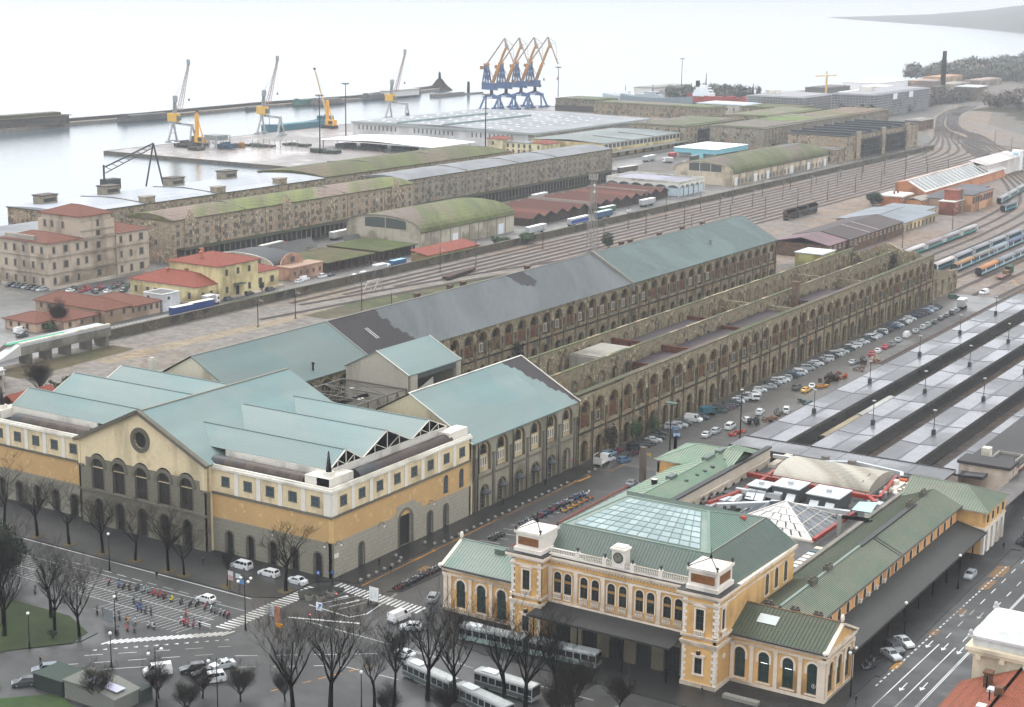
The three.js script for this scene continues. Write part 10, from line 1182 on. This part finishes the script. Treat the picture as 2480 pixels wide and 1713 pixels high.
{const t=bld('orange_hut','small orange hut with a grey roof behind the long grey wing','hut',424.5,-311);wp(t,'walls',Bx(421,0,-313.5,429.5,4.2,-308.5),Mk('#d8a15e',.9,TX.plaster));wp(t,'roof',Bx(420.5,4.2,-314,430,4.6,-308,true),Mk('#9ea8aa',.75));const w=bld('white_trestle','white steel trestle standing on the weeds by the port wall','trestle',508.8,-381.5);const g=g0();for(const x of[505,512])g.bar(V(x,0,-383),V(x+1.4,4,-382),.4).bar(V(x+2.8,0,-381),V(x+1.4,4,-382),.4);g.bar(V(506,4,-382),V(514,4,-382),.5);wp(w,'frame',g,wStone);const p=bld('rubble_pile','low pile of rusty rubble and blocks behind the grey wing','rubble',470,-318),rr=rngOf(6);for(let k=0;k<16;k++){const x=452+rr()*60,z=-322+rr()*12;wp(p,'block',g0().cbox(x,0,z,1.5+rr()*3,.7+rr()*1.6,1+rr()*2),M(pick(['#7d6a5e','#a59d94','#6a5048'],rr),{k:.75,map:TX.stone}));}}
import{MarchingCubes}from 'three/addons/objects/MarchingCubes.js';
function figure(pose){const J=pose,N=72,mc=new MarchingCubes(N,new MeshStandardMaterial(),false,false,60000),h=N/2;mc.isolation=0;const sd=(p,a,b,ra,rb)=>{const ab=b.clone().sub(a),t=clamp(p.clone().sub(a).dot(ab)/ab.lengthSq(),0,1);return p.distanceTo(a.clone().addScaledVector(ab,t))-lerp(ra,rb,t);};const bones=J.map(([a,b,ra,rb])=>[V(...a),V(...b),ra,rb]);const p=V();
for(let k=0;k<N;k++)for(let j=0;j<N;j++)for(let i=0;i<N;i++){p.set((i-h)/h,(j-h)/h+.9,(k-h)/h);if(Math.abs(p.x)>.55||Math.abs(p.z)>.6){mc.field[k*N*N+j*N+i]=-.5;continue;}let d=9;for(const[a,b,ra,rb]of bones){const e=sd(p,a,b,ra,rb),q=Math.max(.05-Math.abs(d-e),0)/.05;d=Math.min(d,e)-q*q*.0125;}mc.field[k*N*N+j*N+i]=-d;}
mc.update();const n=mc.count,g=new THREE.BufferGeometry(),P=new Float32Array(n*3),C=new Float32Array(n*3),Nn=mc.normalArray.slice(0,n*3);for(let i=0;i<n;i++){const x=mc.positionArray[i*3],y=mc.positionArray[i*3+1]+.9,z=mc.positionArray[i*3+2];P.set([x,y,z],i*3);const c=y>1.5?(y>1.66||x<-.045?[.03,.022,.016]:[.42,.27,.2]):y>.86?[.022,.024,.03]:y>.09?[.03,.033,.045]:[.012,.011,.01];C.set(Math.hypot(z)>.2&&y<.88&&y>.6?[.4,.26,.2]:c,i*3);}g.setAttribute('position',new THREE.BufferAttribute(P,3));g.setAttribute('normal',new THREE.BufferAttribute(Nn,3));g.setAttribute('color',new THREE.BufferAttribute(C,3));g.setAttribute('uv',new THREE.BufferAttribute(new Float32Array(n*2),2));return g;}
{const walk=s=>{const b=[];for(const z of[-1,1]){const f=z*s;b.push([[0,.9,z*.09],[.1*f,.48,z*.1],.09,.065],[[.1*f,.48,z*.1],[.22*f-.06,.08,z*.1],.062,.042],[[.22*f-.06,.05,z*.1],[.22*f+.11,.035,z*.11],.045,.035],[[0,1.4,z*.18],[-.09*f,1.12,z*.23],.06,.048],[[-.09*f,1.12,z*.23],[-.12*f+.1,.86,z*.23],.046,.034],[[-.12*f+.1,.86,z*.23],[-.12*f+.13,.74,z*.22],.036,.024]);}b.push([[0,.92,0],[0,1.2,0],.15,.14],[[0,1.2,0],[0,1.4,0],.15,.17],[[0,1.38,-.13],[0,1.38,.13],.08,.08],[[0,1.42,0],[.01,1.54,0],.06,.055],[[.01,1.6,0],[.015,1.67,0],.088,.098],[[.09,1.6,0],[.115,1.585,0],.02,.016]);return b;};
const geos=[figure(walk(1)),figure(walk(.25)),figure(walk(-.9))],pm=new MeshStandardMaterial({vertexColors:true,roughness:.85}),jac=['#c23038','#20242a','#2c3a52','#3d3c38','#1f2a22','#4a4446'];
[[258.8,-192.8,.13,2,'person in a dark coat walking on the pavement along the yellow hall'],[256.5,-188.2,0,.6,'person in dark clothes stepping onto the yellow line of the side street'],[238.6,-180.4,0,1.4,'person in black walking beside the poster board'],[185.2,-211.2,0,-.8,'person in dark clothes crossing the lower road at left'],[325.8,-193.4,.13,.3,'person in dark clothes standing by an arched door of the cream wing'],[307.4,-193.6,.13,1,'person in a red jacket crouched by the second arched door of the cream wing'],[237.5,-109.6,.13,2.2,'person in grey standing by the right tower foot'],[249,-86.8,0,1.8,'person in black at the right pavilion corner'],[341.6,-88.6,.13,.4,'person in dark clothes at the end of the long awning'],[228,-225,.0,1.2,'person in dark clothes near the plane trees before the gable'],[238.6,-222.4,.13,-1,'person walking close to the gable doors']].forEach(([x,z,y,ry,l],i)=>{const t=thing('person',l,'person',[x,y,z],ry);part(t,'body',geos[i%3],pm);const s=l.includes('red')?'#c02a34':l.includes('grey')?'#8c8f92':jac[1+i%5];const jk=g0().cyl(V(0,.9,0),V(0,1.22,0),.185,.17,10,false).cyl(V(0,1.22,0),V(0,1.42,0),.17,.19,10,false);const g=jk.build();g.scale(.95,1,1.12);part(t,'jacket',g,M(s,{k:.8,rough:.9}));});}
// ───────── finish ─────────
scene.traverse(o=>{if(o.isMesh){o.castShadow=true;o.receiveShadow=true;}});
const renderer=new THREE.WebGLRenderer({antialias:true});
renderer.toneMapping=THREE.LinearToneMapping;renderer.toneMappingExposure=EXPOSURE;renderer.shadowMap.enabled=true;
renderer.render(scene,camera);
